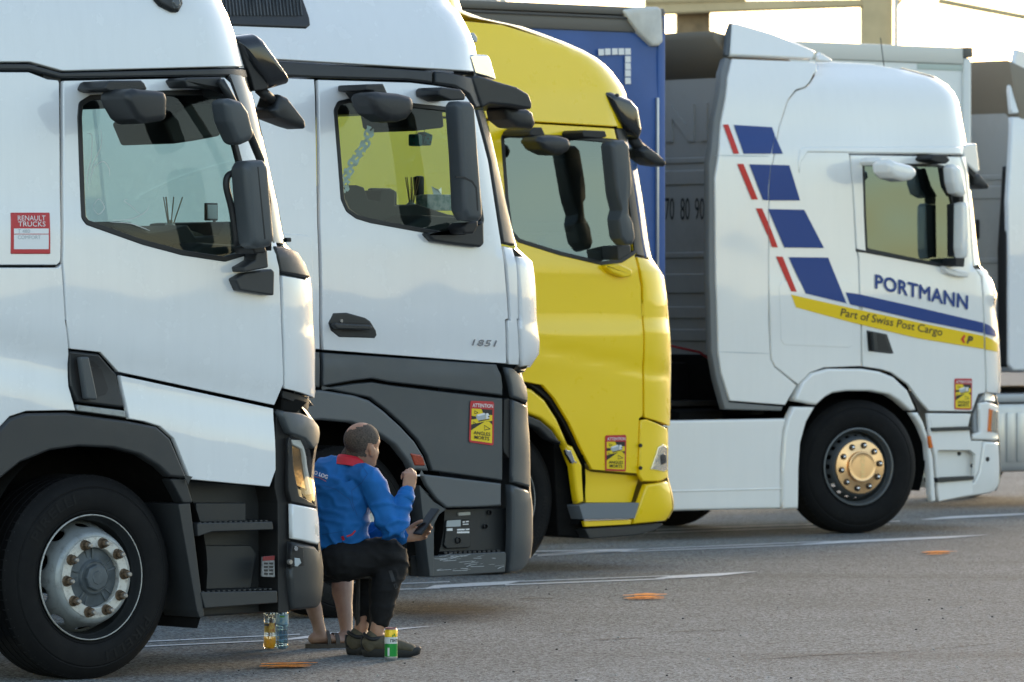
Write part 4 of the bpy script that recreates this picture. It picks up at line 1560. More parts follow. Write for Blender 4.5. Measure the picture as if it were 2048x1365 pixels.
# cab closed all round
zt = U1.P(T('A', '1046,292'))[0][1]; zb = U1.P(T('A', '1200,1046'))[0][1]; zl = U1.P(T('B', '1188,300'))[0][1]
wrap('windscreen', t1, U1, linspace(zb, zt, 14), WSGLASS, 38)
wrap('front_panel', t1, U1, linspace(zl + 0.03, zb, 10), WHITE, 34)
wrap('front_gap', t1, U1, linspace(zl - 0.10, zl + 0.05, 3), BLACK, 20, -0.05)
wrap('roof_front', t1, U1, linspace(zt, 3.75, 10), WHITE, 34, -0.006)
wrap('bumper', t1, L1, linspace(0.32, zl - 0.03, 12), GREY1, 40, -0.012)
far_side(t1, U1, -1.0, 1.1, 3.7, win1, WHITE)
box('cab_rear', (-1.02, 0.06, 1.1), (-0.98, 2.44, 3.7), WHITE, R1)
box('roof', (-1.0, 0.24, 3.70), (0.75, 2.26, 3.76), WHITE, R1, 0.03)
db = cab_inside(t1, -0.95, 1.5, U1.P(T('A', '900,1060'))[0][1] + 0.03, zt + 0.06, U1, 0.62)
chassis(t1, -2.6, 0.9)
t1.slab('mirror_reflection_block', 'A', '700,520 760,470 840,420 910,402 945,580 840,600 740,615', 0.45, 0.9, BLACK, r=0.02, edge=0.02)  # added dark block standing in for the mirror's reflection in the glass
t1.slab('dash_clutter', 'A', '478,965 500,945 560,950 640,995 720,985 800,960 835,1012 930,1005 950,950 985,945 1050,1040 1062,1078 960,1105 780,1080 610,1032', 0.38, 1.0, INNER, r=0.012, edge=0.012)
ribbon_on('window_decal', U1, [T('A', '372,572 392,582 388,680 372,760 378,810'), T('A', '430,552 432,620 402,690 384,760'), T('A', '385,790 400,720 440,690 465,720 468,752'), T('A', '470,948 560,955 640,985'), T('A', '600,918 560,880 530,858 545,850'),
          T('A', '480,940 560,935 620,905 636,880'), T('A', '395,885 420,850 445,885 420,915 395,885')], 0.0045, mat('white_decal', (0.5, 0.52, 0.5), 0.5), door, 0.0)
# things on the dashboard ledge
def reeds(tr, u, v, y, parent, n=5, h=0.17, name='reed_diffuser'):
    x, z = tr.at_y(u, v, y)
    o = empty(name, bay_to_world(tr.F + x, tr.N + y, z), R(40))
    lathe('jar', [(0.0, 0), (0.026, 0), (0.028, 0.05), (0.014, 0.06), (0.014, 0.075)], mat('jar_glass', (0.35, 0.33, 0.28), 0.1), o, 16).rotation_euler = (R(90), 0, 0)
    rn = random.Random(int(u))
    for k in range(n):
        a, b = rn.uniform(-.06, .06), rn.uniform(-.06, .06)
        tube('reed', [(a * .1, b * .1, 0.02), (a, b, 0.02 + h)], 0.0032, mat('reed_wood', (0.30, 0.19, 0.10), 0.8) if 'reed_wood' not in MATS else MATS['reed_wood'], o, 5)
    return o

door_post(t1, 125, 330, 1.5, 2.95)

t1.slab('housing_seam', 'A', '1098,712 1103,712 1134,1020 1128,1022', -0.3012, -0.296, BLACK, mm, r=0.0, edge=0.001)
t1.slab('hinge', 'A', '1070,1050 1130,1046 1140,1078 1088,1084', -0.22, -0.06, BLACK, mm, r=0.012, edge=0.012)
# ------------------------------------------------------------------ second truck: white cab over dark grey lower bodywork
t2 = Truck('white_truck', 20.46, 25.87, 'white truck with dark grey lower bodywork behind the seated man')
R2 = t2.root
sil = T('C', '925,-40 930,0 985,60 1022,130 1048,190 1056,232 1062,300 1070,400 1085,460 1132,640 1190,900 1228,1050 1245,1085 1292,1112 1308,1240 1312,1365') + T('D', '1054,0 1055,90 1052,140 1018,186')
U2 = Surf(t2, [(0.6, 0.0), (1.5, 0.0), (1.8, -0.005), (2.1, 0.0), (2.35, 0.014), (2.9, 0.05), (3.05, 0.062), (3.35, 0.12), (3.75, 0.28)], sil, 0.42, 0.36, groove((t2.at_y(640, 706, 0), t2.at_y(1010, 730, 0)), 0.010, 0.12, 0.05))
sil = T('D', '985,200 1000,250 1014,300 1012,340 1022,500 1024,660 1032,690 1033,800 1030,900 1016,960 985,990')
L2 = Surf(t2, [(0.15, 0.05), (0.45, 0.01), (0.8, 0.0), (2.2, 0.0)], sil, 0.36, 0.32)
t2.panel('roof_side', U2, 'C', '-600,-600 600,-600 925,-5 980,60 1018,130 1044,190 1050,232 1046,310 870,296 240,258 -600,215', WHITE2)
vg = t2.panel('roof_vent', U2, 'C', '-100,-200 270,-200 345,80 348,110 330,126 -100,110', DARK, d=0.012, r=0.012, bevel=0.012)
t2.panel('vent_opening', U2, 'C', '-90,-180 262,-180 300,70 290,80 -90,66', BLACK, parent=vg, d=0.0135, r=0.01, gap=0)
for k in range(26):
    a = -70 + 14.5 * k
    t2.panel('vent_slat', U2, 'C', '%g,-170 %g,-170 %g,72 %g,72' % (a, a + 6, a + 6 + 14, a + 14), GREY, parent=vg, d=0.020, gap=0, bevel=0.003, step=0.2)
t2.panel('roof_gutter', U2, 'C', '-600,222 240,262 868,302 868,356 760,344 365,333 -600,290', DARK, d=0.008, bevel=0.01)
t2.panel('gutter_end', U2, 'C', '874,303 930,308 1000,322 1046,334 1062,400 1074,460 1050,464 1020,405 960,370 874,357', DARK, d=0.008, bevel=0.01)
t2.panel('screen_pillar', U2, 'C', '1052,466 1080,462 1128,640 1186,900 1220,1050 1166,1040 1110,690', GREY1, d=0.006, bevel=0.008)
# visor sweeping forward of the roof edge
t2.slab('sun_visor', 'C', '1030,330 1060,322 1140,348 1225,372 1275,402 1290,440 1288,468 1200,452 1110,444 1075,462', 0.10, 2.2, DARK, r=0.02, edge=0.02)
t2.slab('marker_lamp', 'C', '1022,240 1040,232 1098,236 1110,250 1138,345 1100,330 1045,315', 0.14, 0.34, CHROME, r=0.012, edge=0.02)
t2.slab('front_mirror', 'C', '1178,455 1280,466 1300,480 1312,530 1300,552 1230,544 1190,510', 0.20, 0.42, DARK, r=0.02, edge=0.04)
t2.slab('roof_marker', 'C', '1024,142 1042,140 1056,160 1056,182 1036,176', 0.34, 0.44, PGREY, r=0.01, edge=0.015)
# sleeper side and door
t2.panel('sleeper_panel', U2, '', '', WHITE2, pix=T('C', '-600,296 362,336 376,960 384,1365') + T('D', '198,118 -600,80'))
t2.panel('locker_flap', U2, 'C', '-400,990 300,998 340,1004 354,1030 360,1365 364,1600 -400,1600', WHITE2, d=0.005, r=0.02)
win2 = fillet(U2.P(T('C', '446,470 462,436 510,425 700,436 900,458 985,470 1010,520 1060,800 1080,940 1060,1030 830,990 600,948 540,930 498,900 476,850')), 0.04)
door = t2.panel('cab_door', U2, '', '', WHITE2, holes=[win2], r=0.008,
                pix=T('C', '374,338 770,350 870,362 955,376 1010,410 1046,468 1104,690 1160,1044 1190,1365') + T('D', '920,0 925,174 208,120') + T('C', '392,1365 384,960'))
lined_window(t2, door, U2, win2)
t2.panel('corner_strip', U2, '', '', WHITE2, pix=T('C', '1166,1048 1206,1056 1216,1092 1232,1365') + T('D', '966,0 972,180 930,176 926,0') + T('C', '1196,1365'))
t2.panel('corner_panel', U2, '', '', WHITE2, d=0.012, bevel=0.015, pix=T('C', '1218,1092 1246,1090 1285,1114 1300,1240 1306,1365') + T('D', '1048,60 1048,130 1012,184 978,186 974,0') + T('C', '1240,1365'))
t2.panel('corner_lip', U2, 'D', '978,188 1012,188 1000,204 975,200', DARK, d=-0.02)
# handle
hd = t2.panel('door_handle', U2, '', '', DARK, pix=T('C', '424,1365 440,1332 500,1330 580,1352 603,1368') + T('D', '418,40 422,60 412,76 270,72 236,44 226,12'), d=0.006, r=0.012, bevel=0.01)
t2.panel('recess', U2, 'D', '262,18 300,6 392,10 405,40 380,52 280,48', BLACK, parent=hd, d=0.0075, gap=0, r=0.02)
t2.slab('grip', 'D', '255,10 270,14 395,20 402,34 390,40 262,36 250,22', -0.05, -0.01, DARK, hd, r=0.012, edge=0.012)
x, z = U2.P(T('D', '278,4'), 0.008)[0]
lathe('key_lock', [(0.0, -0.004), (0.010, -0.004), (0.011, 0.004)], CHROME, hd, 12, 40, (x, U2.y(x, z) - 0.008, z))
text_on('number_badge', '1851', U2, T('D', '788,99')[0], T('D', '884,104')[0], T('D', '789,76')[0], CHROME, R2, 0.006, fat=0.05, shear=0.2, space=1.1)
# dark lower bodywork
t2.panel('upper_fairing', U2, 'D', '205,125 886,172 906,215 911,252 911,298 700,272 470,246 400,232 330,240 205,262', GREY, d=0.004, bevel=0.01)
t2.panel('rear_fairing', U2, 'D', '-600,84 198,124 198,266 0,256 -200,274 -600,330', GREY, d=0.004, bevel=0.01)
mid = t2.panel('wheel_fairing', U2, 'D', '330,246 400,240 470,252 700,280 911,304 911,630 632,592 612,530 575,470 520,412 450,350 390,306 205,268 205,264', GREY, d=-0.012, bevel=0.01)
t2.panel('wheel_arch_trim', U2, 'D', '-500,330 -200,280 0,262 205,272 330,292 390,312 445,352 512,414 568,474 604,532 625,592 572,588 560,596 540,556 490,492 410,436 320,404 205,394 60,400 -100,440 -260,520 -420,640', GREYL, d=0.012, bevel=0.016, rim=0.06)
t2.panel('side_marker', U2, 'D', '546,518 590,524 601,536 610,568 604,572 566,571', REDLENS, d=0.02, r=0.006, bevel=0.008)
t2.panel('skirt', U2, 'D', '588,598 906,636 906,728 800,734 690,736 652,704 612,650', GREYL, d=0.004, bevel=0.012, r=0.006)
st = t2.slab('step_recess', 'D', '580,640 640,705 690,738 930,734 934,985 624,1004 610,860', 0.10, 0.3, DARK, r=0.006, edge=0.012)
t2.slab('step_side', 'D', '582,642 640,708 690,738 660,760 640,800 640,1000 624,1004 606,850', 0.01, 0.12, GREY, r=0.006, edge=0.012)
stp = t2.slab('step', 'D', '624,925 690,915 918,905 922,920 918,984 626,1004', 0.015, 0.2, GREY, r=0.008, edge=0.012)
q = t2.flat(T('D', '690,912 896,905'), 0.02)
for k in range(12):
    x = q[0][0] + (q[1][0] - q[0][0]) * k / 11
    box('tread_stud', (x - 0.012, 0.03, q[0][1] - 0.012), (x + 0.012, 0.14, q[0][1] + 0.010), BLACK, stp, 0.003)
# scratches through to bare plastic on the step
rn = random.Random(11)
SCR = mat('scraped_plastic', (0.42, 0.44, 0.46), 0.6)
for k in range(34):
    a = rn.uniform(640, 900); b = rn.uniform(918, 978); l = rn.uniform(8, 60); w = rn.uniform(0.8, 2.4); sl = rn.uniform(-0.35, 0.1)
    t2.slab('scratch', 'D', '%g,%g %g,%g %g,%g %g,%g' % (a, b, min(a + l, 915), b + sl * l, min(a + l, 915) - 3, b + sl * l + w, a + 2, b + w), 0.0135, 0.017, SCR, stp, r=0.0, edge=0.0004)
pn = t2.slab('service_panel', 'D', '690,782 780,778 786,790 784,880 775,890 690,893 680,880', 0.085, 0.12, DARK, st, r=0.01, edge=0.006)
t2.slab('plate_print', 'D', '690,784 744,780 744,806 688,808', 0.082, 0.09, PGREY, pn, r=0.002, edge=0.001)
t2.slab('plate_print', 'D', '748,782 780,780 780,806 748,808', 0.0825, 0.09, PBLACK, pn, r=0.002, edge=0.001)
for a, b, c, d_ in ((752, 786, 760, 792), (764, 785, 776, 790), (752, 796, 775, 800), (690, 814, 712, 824), (730, 816, 760, 822), (730, 826, 778, 833), (764, 815, 778, 821)):
    t2.slab('plate_print', 'D', '%g,%g %g,%g %g,%g %g,%g' % (a, b, c, b - 1, c, d_ - 1, a, d_), 0.081, 0.09, PWHITE, pn, r=0.0, edge=0.0005)
for a, b, r_ in ((732, 860, 0.016), (842, 806, 0.012), (858, 752, 0.012)):
    x, z = t2.at_y(*T('D', '%g,%g' % (a, b))[0], 0.085)
    lathe('socket', [(r_ * 1.25, 0.0), (r_ * 1.25, -0.006), (r_, -0.008), (r_ * 0.8, 0.01), (0.0, 0.012)], BLACK, st, 16, 40, (x, 0.092 if a > 740 else 0.082, z))
t2.slab('step_lamp', 'D', '735,752 782,748 783,762 736,765', 0.088, 0.11, mat('step_lamp_lens', (0.5, 0.5, 0.47), 0.2), st, r=0.006, edge=0.004)
t2.panel('bumper_cap', L2, 'D', '918,182 950,186 982,216 1002,262 1008,300 1006,328 945,304 938,256', GREY, d=0.01, bevel=0.014)
t2.panel('grab_slot', L2, 'D', '912,308 935,302 944,320 942,540 930,542 912,520 908,500', BLACK, d=-0.02, r=0.008)
t2.panel('bumper_side', L2, 'D', '946,308 1004,334 1014,500 1018,656 944,636', GREY, d=0.004, bevel=0.012)
t2.panel('bumper_corner', L2, 'D', '942,640 1012,664 1024,696 1026,800 1023,900 1008,956 980,984 924,992 936,960', GREY, d=0.012, bevel=0.02, rim=0.06)
warning_sticker(t2, U2, T('W', '235,250 775,270 765,1270 205,1190'), mid, -0.006)
# mirror
mm = empty('door_mirror'); mm.parent = R2
t2.slab('tall_housing', 'C', '924,450 940,432 1000,434 1018,450 1052,755 1068,900 1066,932 1046,946 985,940 962,905 945,660', -0.28, -0.14, GREY, mm, r=0.02, edge=0.036, sil=True, steps=5)
t2.slab('housing_seam', 'C', '962,752 1000,754 1036,772 1054,800 1060,900 1055,900 1048,804 1032,780 998,762 962,760', -0.2815, -0.275, BLACK, mm, r=0.0, edge=0.001)
t2.slab('upper_bracket', 'C', '890,384 900,372 985,382 1006,406 1004,428 940,430 892,408', -0.16, 0.06, DARK, mm, r=0.015, edge=0.02)
t2.slab('lower_foot', 'C', '836,994 1000,992 1084,936 1086,1040 1070,1056 960,1044 870,1030', -0.05, 0.06, DARK, mm, r=0.02, edge=0.02)
t2.slab('hinge', 'C', '990,970 1010,950 1058,940 1062,966 1040,998 1000,1000', -0.18, -0.03, BLACK, mm, r=0.02, edge=0.02)
km = t2.slab('kerb_mirror', 'C', '524,412 535,398 570,392 690,400 760,414 772,440 768,476 735,510 690,522 630,520 560,486 535,450', -0.34, -0.12, DARK, r=0.03, edge=0.05, sil=True, steps=5)
t2.slab('arm', 'C', '582,360 655,358 682,420 640,430 612,390 582,386', -0.22, 0.05, DARK, km, r=0.012, edge=0.02)
# wheels and underside
cx2, cz2 = t2.at_y(694, 1064, 0.06)
arch_liner(t2, cx2, 0.60, 0.70, 0.02, 0.85)
wheel(t2, cx2, 0.50, 0.06, 0.50, 'steel', 0, 'MICHELIN', 10, (60, -120))
wheel(t2, cx2, 0.50, 2.44, 0.50, 'steel', 180, '', full=False)
zt = U2.P(T('C', '1062,330'))[0][1]; zb = U2.P(T('C', '1215,1060'))[0][1]; zl = U2.P(T('D', '1000,186'))[0][1]
wrap('windscreen', t2, U2, linspace(zb, zt, 14), WSGLASS, 40)
wrap('front_panel', t2, U2, linspace(zl, zb, 10), WHITE2, 34)
wrap('front_gap', t2, U2, linspace(zl - 0.10, zl + 0.05, 3), BLACK, 20, -0.05)
wrap('roof_front', t2, U2, linspace(zt, 3.75, 10), WHITE2, 34, -0.006)
wrap('bumper', t2, L2, linspace(0.30, zl - 0.02, 12), GREY, 40, -0.012)
far_side(t2, U2, -1.0, 1.3, 3.7, win2, WHITE2)
box('cab_rear', (-1.02, 0.06, 1.1), (-0.98, 2.44, 3.7), WHITE2, R2)
box('roof', (-1.0, 0.26, 3.72), (0.55, 2.24, 3.78), WHITE2, R2, 0.03)
cab_inside(t2, -0.95, 1.5, U2.P(T('C', '800,930'))[0][1] + 0.02, zt + 0.04, U2, 0.55)
chassis(t2, -2.6, 0.9)

t2.slab('mirror_reflection_block', 'C', '752,470 908,462 916,545 790,560 765,540', 0.35, 0.8, BLACK, r=0.02, edge=0.02)  # added block, shaped as the mirror's dark reflection in this window
t2.slab('dash_clutter', 'C', '482,800 540,790 572,800 590,850 640,860 648,812 704,810 704,880 800,872 930,915 1060,935 1064,1028 830,985 600,944 540,925 496,892', 0.45, 1.0, INNER, r=0.01, edge=0.01)

tube('antenna', [(0.35, 0.9, 3.74), (0.10, 0.95, 4.35)], 0.006, BLACK, R2, 6)

door_post(t2, 636, 330, 1.5, 3.0)
# ------------------------------------------------------------------ third truck: yellow
t3 = Truck('yellow_truck', 24.40, 29.28, 'yellow truck between the white truck with grey lower bodywork and the blue trailer')
R3 = t3.root
sil = T('E', '20,70 180,92 360,148 520,212 600,258 660,318 712,405 720,470 722,545 742,640 780,850 822,1108 868,1160 886,1262 892,1365') + T('G', '842,0 853,200 856,300 853,500 850,600')
U3 = Surf(t3, [(0.6, 0.02), (1.0, 0.004), (1.3, 0.0), (1.62, -0.012), (1.72, 0.0), (2.05, 0.0), (2.2, 0.012), (2.85, 0.05), (3.0, 0.06), (3.25, 0.085), (3.35, 0.11), (3.7, 0.20), (3.9, 0.30)], sil, 0.42, 0.36, groove((t3.at_y(1082, 694, 0), t3.at_y(1286, 736, 0)), 0.006, 0.05, 0.06))
sil = T('G', '846,612 848,690 846,790 848,840 866,900 874,985 836,1046')
L3 = Surf(t3, [(0.2, 0.06), (0.45, 0.01), (0.7, 0.0), (1.6, 0.0)], sil, 0.38, 0.34)
t3.panel('roof_side', U3, 'E', '-700,74 20,88 180,104 355,158 515,222 594,268 650,325 700,400 708,470 706,538 662,543 330,523 118,508 -700,470', YELLOW)
win3 = fillet(U3.P(T('E', '178,590 186,572 525,586 640,596 690,602 710,740 745,960 752,1078 690,1118 610,1130 430,1088 250,1032 215,990 196,840')), 0.02)
door = t3.panel('cab_door', U3, '', '', YELLOW, holes=[win3], r=0.006,
                pix=T('E', '122,514 660,547 668,580 700,760 748,1092 774,1222 778,1365') + T('G', '718,0 720,318 722,548 704,562 696,822 480,802 424,690 372,578 304,466 250,405 150,385 80,380') + T('E', '60,1365 100,900'))
lined_window(t3, door, U3, win3, 0.022, m=GLASS3)
t3.panel('sleeper_panel', U3, '', '', YELLOW, pix=T('E', '-700,476 118,512 96,900 56,1365') + T('G', '76,380 -600,330'))
t3.panel('screen_pillar', U3, 'E', '664,548 704,546 722,640 752,850 792,1100 754,1090 704,760 674,590', DARK, d=0.004)
t3.panel('corner_panel', U3, '', '', YELLOW, d=0.003, pix=T('E', '754,1094 816,1110 860,1162 878,1262 884,1365') + T('G', '832,0 844,200 847,300 845,500 842,596 726,555 724,320 724,0') + T('E', '784,1365 780,1222'))
t3.slab('sun_visor', 'E', '630,392 660,392 740,424 772,462 790,568 776,600 740,572 690,522 652,452', 0.05, 2.1, GLOSSB, r=0.03, edge=0.06, steps=6)
x, z = t3.at_y(*T('E', '672,408')[0], 0.06)
lathe('visor_bolt', [(0.0, -0.004), (0.012, -0.004), (0.014, 0.01)], BLACK, R3, 12, 40, (x, 0.06, z))
vm = t3.slab('front_mirror', 'E', '770,640 800,620 850,660 886,700 880,712 830,704 785,672', 0.08, 0.26, DARK, r=0.012, edge=0.03)
p0 = [t3.at_y(*q, 0.16) for q in T('E', '735,590 760,625 785,645')]
v, f = tube_data([(a, 0.16, b) for a, b in p0], 0.04, 10)
mesh('mirror_arm', v, f, BLACK, vm)
# mirrors
mm = empty('door_mirror'); mm.parent = R3
t3.slab('main_housing', 'E', '606,618 622,600 680,598 700,614 720,770 718,830 700,850 702,920 730,960 740,1020 728,1045 690,1048 660,1020 645,940 662,900 640,840 632,800', -0.26, -0.12, GREY, mm, r=0.02, edge=0.034, sil=True, steps=5)
t3.slab('upper_bracket', 'E', '522,566 532,556 620,560 628,584 600,592 528,586', -0.16, 0.06, BLACK, mm, r=0.01, edge=0.015)
t3.slab('lower_bracket', 'E', '672,1050 728,1046 730,1080 700,1100 676,1112', -0.14, 0.04, DARK, mm, r=0.01, edge=0.015)
t3.slab('lower_foot', 'E', '616,1132 680,1124 736,1150 735,1180 700,1186 650,1165', -0.05, 0.06, YELLOW, mm, r=0.02, edge=0.02)
km = t3.slab('kerb_mirror', 'E', '264,600 285,582 340,576 400,580 450,592 464,620 450,645 410,664 360,662 300,640', -0.36, -0.14, DARK, r=0.03, edge=0.05, sil=True, steps=5)
t3.slab('arm', 'E', '300,560 322,544 350,544 366,578 330,584 300,580', -0.24, 0.05, BLACK, km, r=0.012, edge=0.02)
# lower bodywork
t3.panel('arch_gap', U3, 'G', '150,380 250,400 304,460 380,580 470,780 440,770 400,690 350,590 280,480 210,420', BLACK, d=-0.045)
t3.panel('wheel_arch_panel', U3, 'G', '-500,430 -200,380 100,388 200,420 262,470 320,560 372,680 396,690 440,780 450,955 415,965 390,790 352,690 300,610 240,560 180,538 0,530 -200,560', YELLOW, d=0.006, bevel=0.02, rim=0.06)
t3.panel('wheel_arch_trim', U3, 'G', '-400,600 -100,545 80,525 180,540 240,565 296,612 345,686 330,682 280,660 230,610 180,590 60,580 -100,600 -300,680', DARK, d=0.02, bevel=0.016, rim=0.08)
t3.panel('side_marker', U3, 'G', '356,704 384,706 408,766 388,774 362,730', CHROME, d=0.016, r=0.004)
t3.panel('step_recess', U3, 'G', '436,786 478,808 694,828 706,830 668,958 450,958', YELLOW, d=-0.06)
t3.slab('step', 'G', '420,968 460,958 704,956 682,1030 440,1034', -0.01, 0.2, mat('step_grey', (0.16, 0.18, 0.20), 0.6, bump=0.5, bscale=200), r=0.006, edge=0.01)
t3.panel('step_lip', U3, 'G', '440,1040 672,1032 664,1060 450,1072', YELLOW, d=0.004)
t3.slab('under_spoiler', 'G', '444,1078 664,1064 826,1052 780,1085 690,1108 470,1126', 0.02, 0.5, DARK, r=0.01, edge=0.02)
t3.panel('headlight_surround', L3, 'G', '708,566 740,560 838,606 842,640 838,690 842,838 800,858 720,858 702,825', YELLOW, d=0.004, bevel=0.01)
hl = t3.panel('headlight', L3, 'G', '752,802 790,690 815,674 836,690 838,806 820,816', mat('lamp_silver', (0.82, 0.82, 0.82), 0.15, metal=0.9, bump=0.5, bscale=40), d=0.006, r=0.01, bevel=0.01)
t3.panel('lens', L3, 'G', '752,802 790,690 815,674 836,690 838,806 820,816', LENS, d=0.018, r=0.01, bevel=0.008, rim=0.01, parent=hl)
t3.panel('projector', L3, 'G', '800,730 826,722 832,768 806,780', GLOSSB, d=0.010, r=0.02, parent=hl, gap=0)
t3.panel('bumper_corner', L3, 'G', '738,868 838,850 856,915 862,985 826,1044 668,1060 706,958', YELLOW, d=0.012, bevel=0.015, rim=0.05)
for q in T('G', '708,686 708,792'):
    x, z = L3.P([q], 0.006)[0]
    lathe('bolt', [(0.0, -0.006), (0.012, -0.006), (0.014, 0.004)], BLACK, R3, 12, 40, (x, L3.y(x, z) - 0.008, z))
warning_sticker(t3, U3, T('G', '542,638 642,636 640,808 542,804'), door)
cx3, cz3 = t3.at_y(1008, 1010, 0.06)
arch_liner(t3, cx3, 0.62, 0.70, 0.03, 0.85)
wheel(t3, cx3, 0.50, 0.07, 0.50, 'steel', 3, 'MICHELIN', 10, (-20, 160))
wheel(t3, cx3, 0.50, 2.43, 0.50, 'steel', 180, '', full=False)
t3.slab('mudguard', 'G', '300,640 350,690 400,800 450,1060 465,1125 440,1120 320,1110', 0.12, 0.8, PITCH, r=0.0, edge=0.01)
zt = U3.P(T('E', '704,548'))[0][1]; zb = U3.P(T('E', '790,1098'))[0][1]; zl = U3.P(T('G', '838,594'))[0][1]
wrap('windscreen', t3, U3, linspace(zb, zt, 14), WSGLASS, 28, 0.002)
wrap('front_panel', t3, U3, linspace(zl, zb, 10), YELLOW, 34)
wrap('front_gap', t3, U3, linspace(zl - 0.10, zl + 0.05, 3), BLACK, 20, -0.05)
wrap('roof_front', t3, U3, linspace(zt, 3.95, 20), YELLOW, 16, -0.004)
wrap('bumper', t3, L3, linspace(0.34, zl - 0.01, 12), YELLOW, 40, -0.012)
far_side(t3, U3, -1.0, 1.3, 3.6, win3, YELLOW)
box('cab_rear', (-1.02, 0.08, 1.1), (-0.98, 2.42, 3.8), YELLOW, R3)
cab_inside(t3, -0.95, 1.5, U3.P(T('E', '560,1060'))[0][1] + 0.0, zt + 0.04, U3, 0.55)
chassis(t3, -2.6, 0.9)
# seats behind the yellow truck's glass
for y in (0.62, 1.85):
    s_ = slab_mesh('seat', ccw(fillet([(-0.35, 1.6), (-0.02, 1.6), (-0.02, 1.95), (-0.20, 2.0), (-0.30, 2.62), (-0.42, 2.62)], 0.05)), y - 0.25, y + 0.25, INNER, R3, 0.06)

wrap('screen_blocker', t3, U3, linspace(zb, zt, 6), BLOCKI, 46, -0.14)  # added sheet blocking windscreen light so the side window stays dark
t3.slab('dash_clutter', 'E', '345,1024 362,1000 470,992 500,950 560,952 585,1000 640,1012 690,1112 610,1126 430,1084 330,1050', 0.45, 1.0, BLACK, r=0.01, edge=0.01)
# ------------------------------------------------------------------ fourth truck: white with blue and red stripes
t4 = Truck('striped_truck', 31.03, 32.70, 'white truck with blue and red stripes, large blue lettering and a polished front wheel cover')
R4 = t4.root
sil = T('I', '300,95 480,140 640,210 760,262 900,268 1040,292 1180,330 1235,368 1275,430 1292,510 1308,600 1312,660 1320,730 1345,950 1362,1100 1372,1138 1400,1150 1425,1210 1434,1290 1440,1365') + T('J', '1442,120 1450,300 1456,420 1458,500 1452,535')
U4 = Surf(t4, [(0.7, 0.0), (1.5, 0.0), (1.85, -0.006), (2.1, 0.0), (2.3, 0.003), (2.95, 0.016), (3.2, 0.05), (3.40, 0.075), (3.5, 0.10), (3.6, 0.16), (3.72, 0.28), (3.95, 0.42)], sil, 0.42, 0.36)
S4 = Surf(t4, [(0.7, -0.004), (1.5, -0.004), (2.2, 0.002), (2.95, 0.014), (3.2, 0.05), (3.4, 0.072), (3.5, 0.092), (3.62, 0.13), (3.75, 0.18), (4.2, 0.32)], T('I', '3000,0 3000,1365'), 0.4, 0.3)
sil = T('J', '1440,545 1452,580 1452,700 1458,730 1460,840 1456,920 1430,958')
L4 = Surf(t4, [(0.2, 0.05), (0.45, 0.01), (0.8, 0.0), (1.6, 0.0)], sil, 0.36, 0.32)
# side deflector behind the cab
t4.panel('air_deflector', S4, '', '', WHITE4, pix=T('I', '308,250 660,264 672,285 640,350 620,372 580,385 545,430 510,540 490,640 470,760 464,900 464,1365') +
         T('J', '472,380 490,415 585,492 535,578 300,560 262,440 250,350 244,120') + T('I', '240,1200 236,760 262,520 290,330'), bevel=0.006, rim=0.05, gap=0.0025)
t4.panel('deflector_edge', S4, '', '', mat('fin_grey', (0.16, 0.165, 0.165), 0.45), pix=T('I', '276,240 304,248 288,330 260,520 234,760 238,1200') + T('J', '242,120 248,350 260,440 298,562 530,582 520,604 276,598 240,470 218,350 212,120') + T('I', '208,1200 208,700 230,500 258,300'), d=-0.012, bevel=0.01, rim=0.06)
t4.panel('roof_spoiler', S4, 'I', '308,98 330,98 470,138 590,184 668,218 655,252 300,236', WHITE4, bevel=0.012, d=0.0, rim=0.05)
t4.panel('spoiler_edge', S4, 'I', '300,94 318,98 298,238 276,236 284,140', GREY, d=-0.01)
t4.panel('spoiler_nose', S4, 'I', '680,220 740,256 735,264 672,258', WHITE4)
# roof and cab
t4.panel('cab_side', U4, '', '', WHITE4, pix=T('I', '674,286 666,267 740,264 900,272 1040,296 1172,334 1228,372 1266,430 1284,510 1298,600 1292,662 808,657 822,800 836,1060 846,1100 850,1365') +
         T('J', '858,120 860,412 700,418 640,440 590,490 492,412 476,378 468,120') + T('I', '466,1200 466,900 472,760 492,640 512,540 547,430 582,387 622,374 642,352'), gap=0.0025)
win4 = fillet(U4.P(T('I', '866,700 1180,704 1215,712 1250,860 1268,1000 1270,1110 1256,1136 1180,1130 880,1068 872,900')), 0.01)
door = t4.panel('cab_door', U4, '', '', WHITE4, holes=[win4], r=0.006,
                pix=T('I', '812,660 1280,668 1300,730 1320,900 1338,1140 1370,1180 1378,1290 1382,1365') + T('J', '1384,300 1390,440 1390,525 1360,532 1332,606 1150,604 1110,560 1060,490 990,440 940,425 866,414 862,120') + T('I', '854,1365 850,1100 840,1060 824,800'))
lined_window(t4, door, U4, win4, 0.016, m=GLASS4)
t4.panel('lower_window_trim', U4, 'I', '838,1062 880,1070 1200,1132 1200,1140 880,1080 838,1074', SEAL, d=0.008, gap=0, parent=door)
t4.panel('door_upper_trim', U4, 'I', '612,628 1280,626 1290,660 812,653 632,651 606,690 596,740 590,690 598,640', WHITE4, d=0.010, bevel=0.012, gap=0, rim=0.012)
t4.panel('screen_pillar', U4, 'I', '1284,668 1306,664 1316,730 1340,950 1356,1100 1362,1132 1340,1138 1322,900 1304,730', WHITE4, d=0.003)
t4.panel('corner_panel', U4, '', '', WHITE4, pix=T('I', '1342,1146 1392,1150 1416,1210 1426,1290 1430,1365') + T('J', '1434,120 1441,300 1447,420 1448,500 1440,530 1394,524 1394,440 1388,300') + T('I', '1386,1365 1382,1290 1374,1180'))
t4.panel('locker_flap', U4, 'J', '520,45 800,42 820,58 826,200 824,325 805,335 530,324 514,300 506,70', WHITE4, d=0.003, r=0.012, bevel=0.003, gap=0.006)
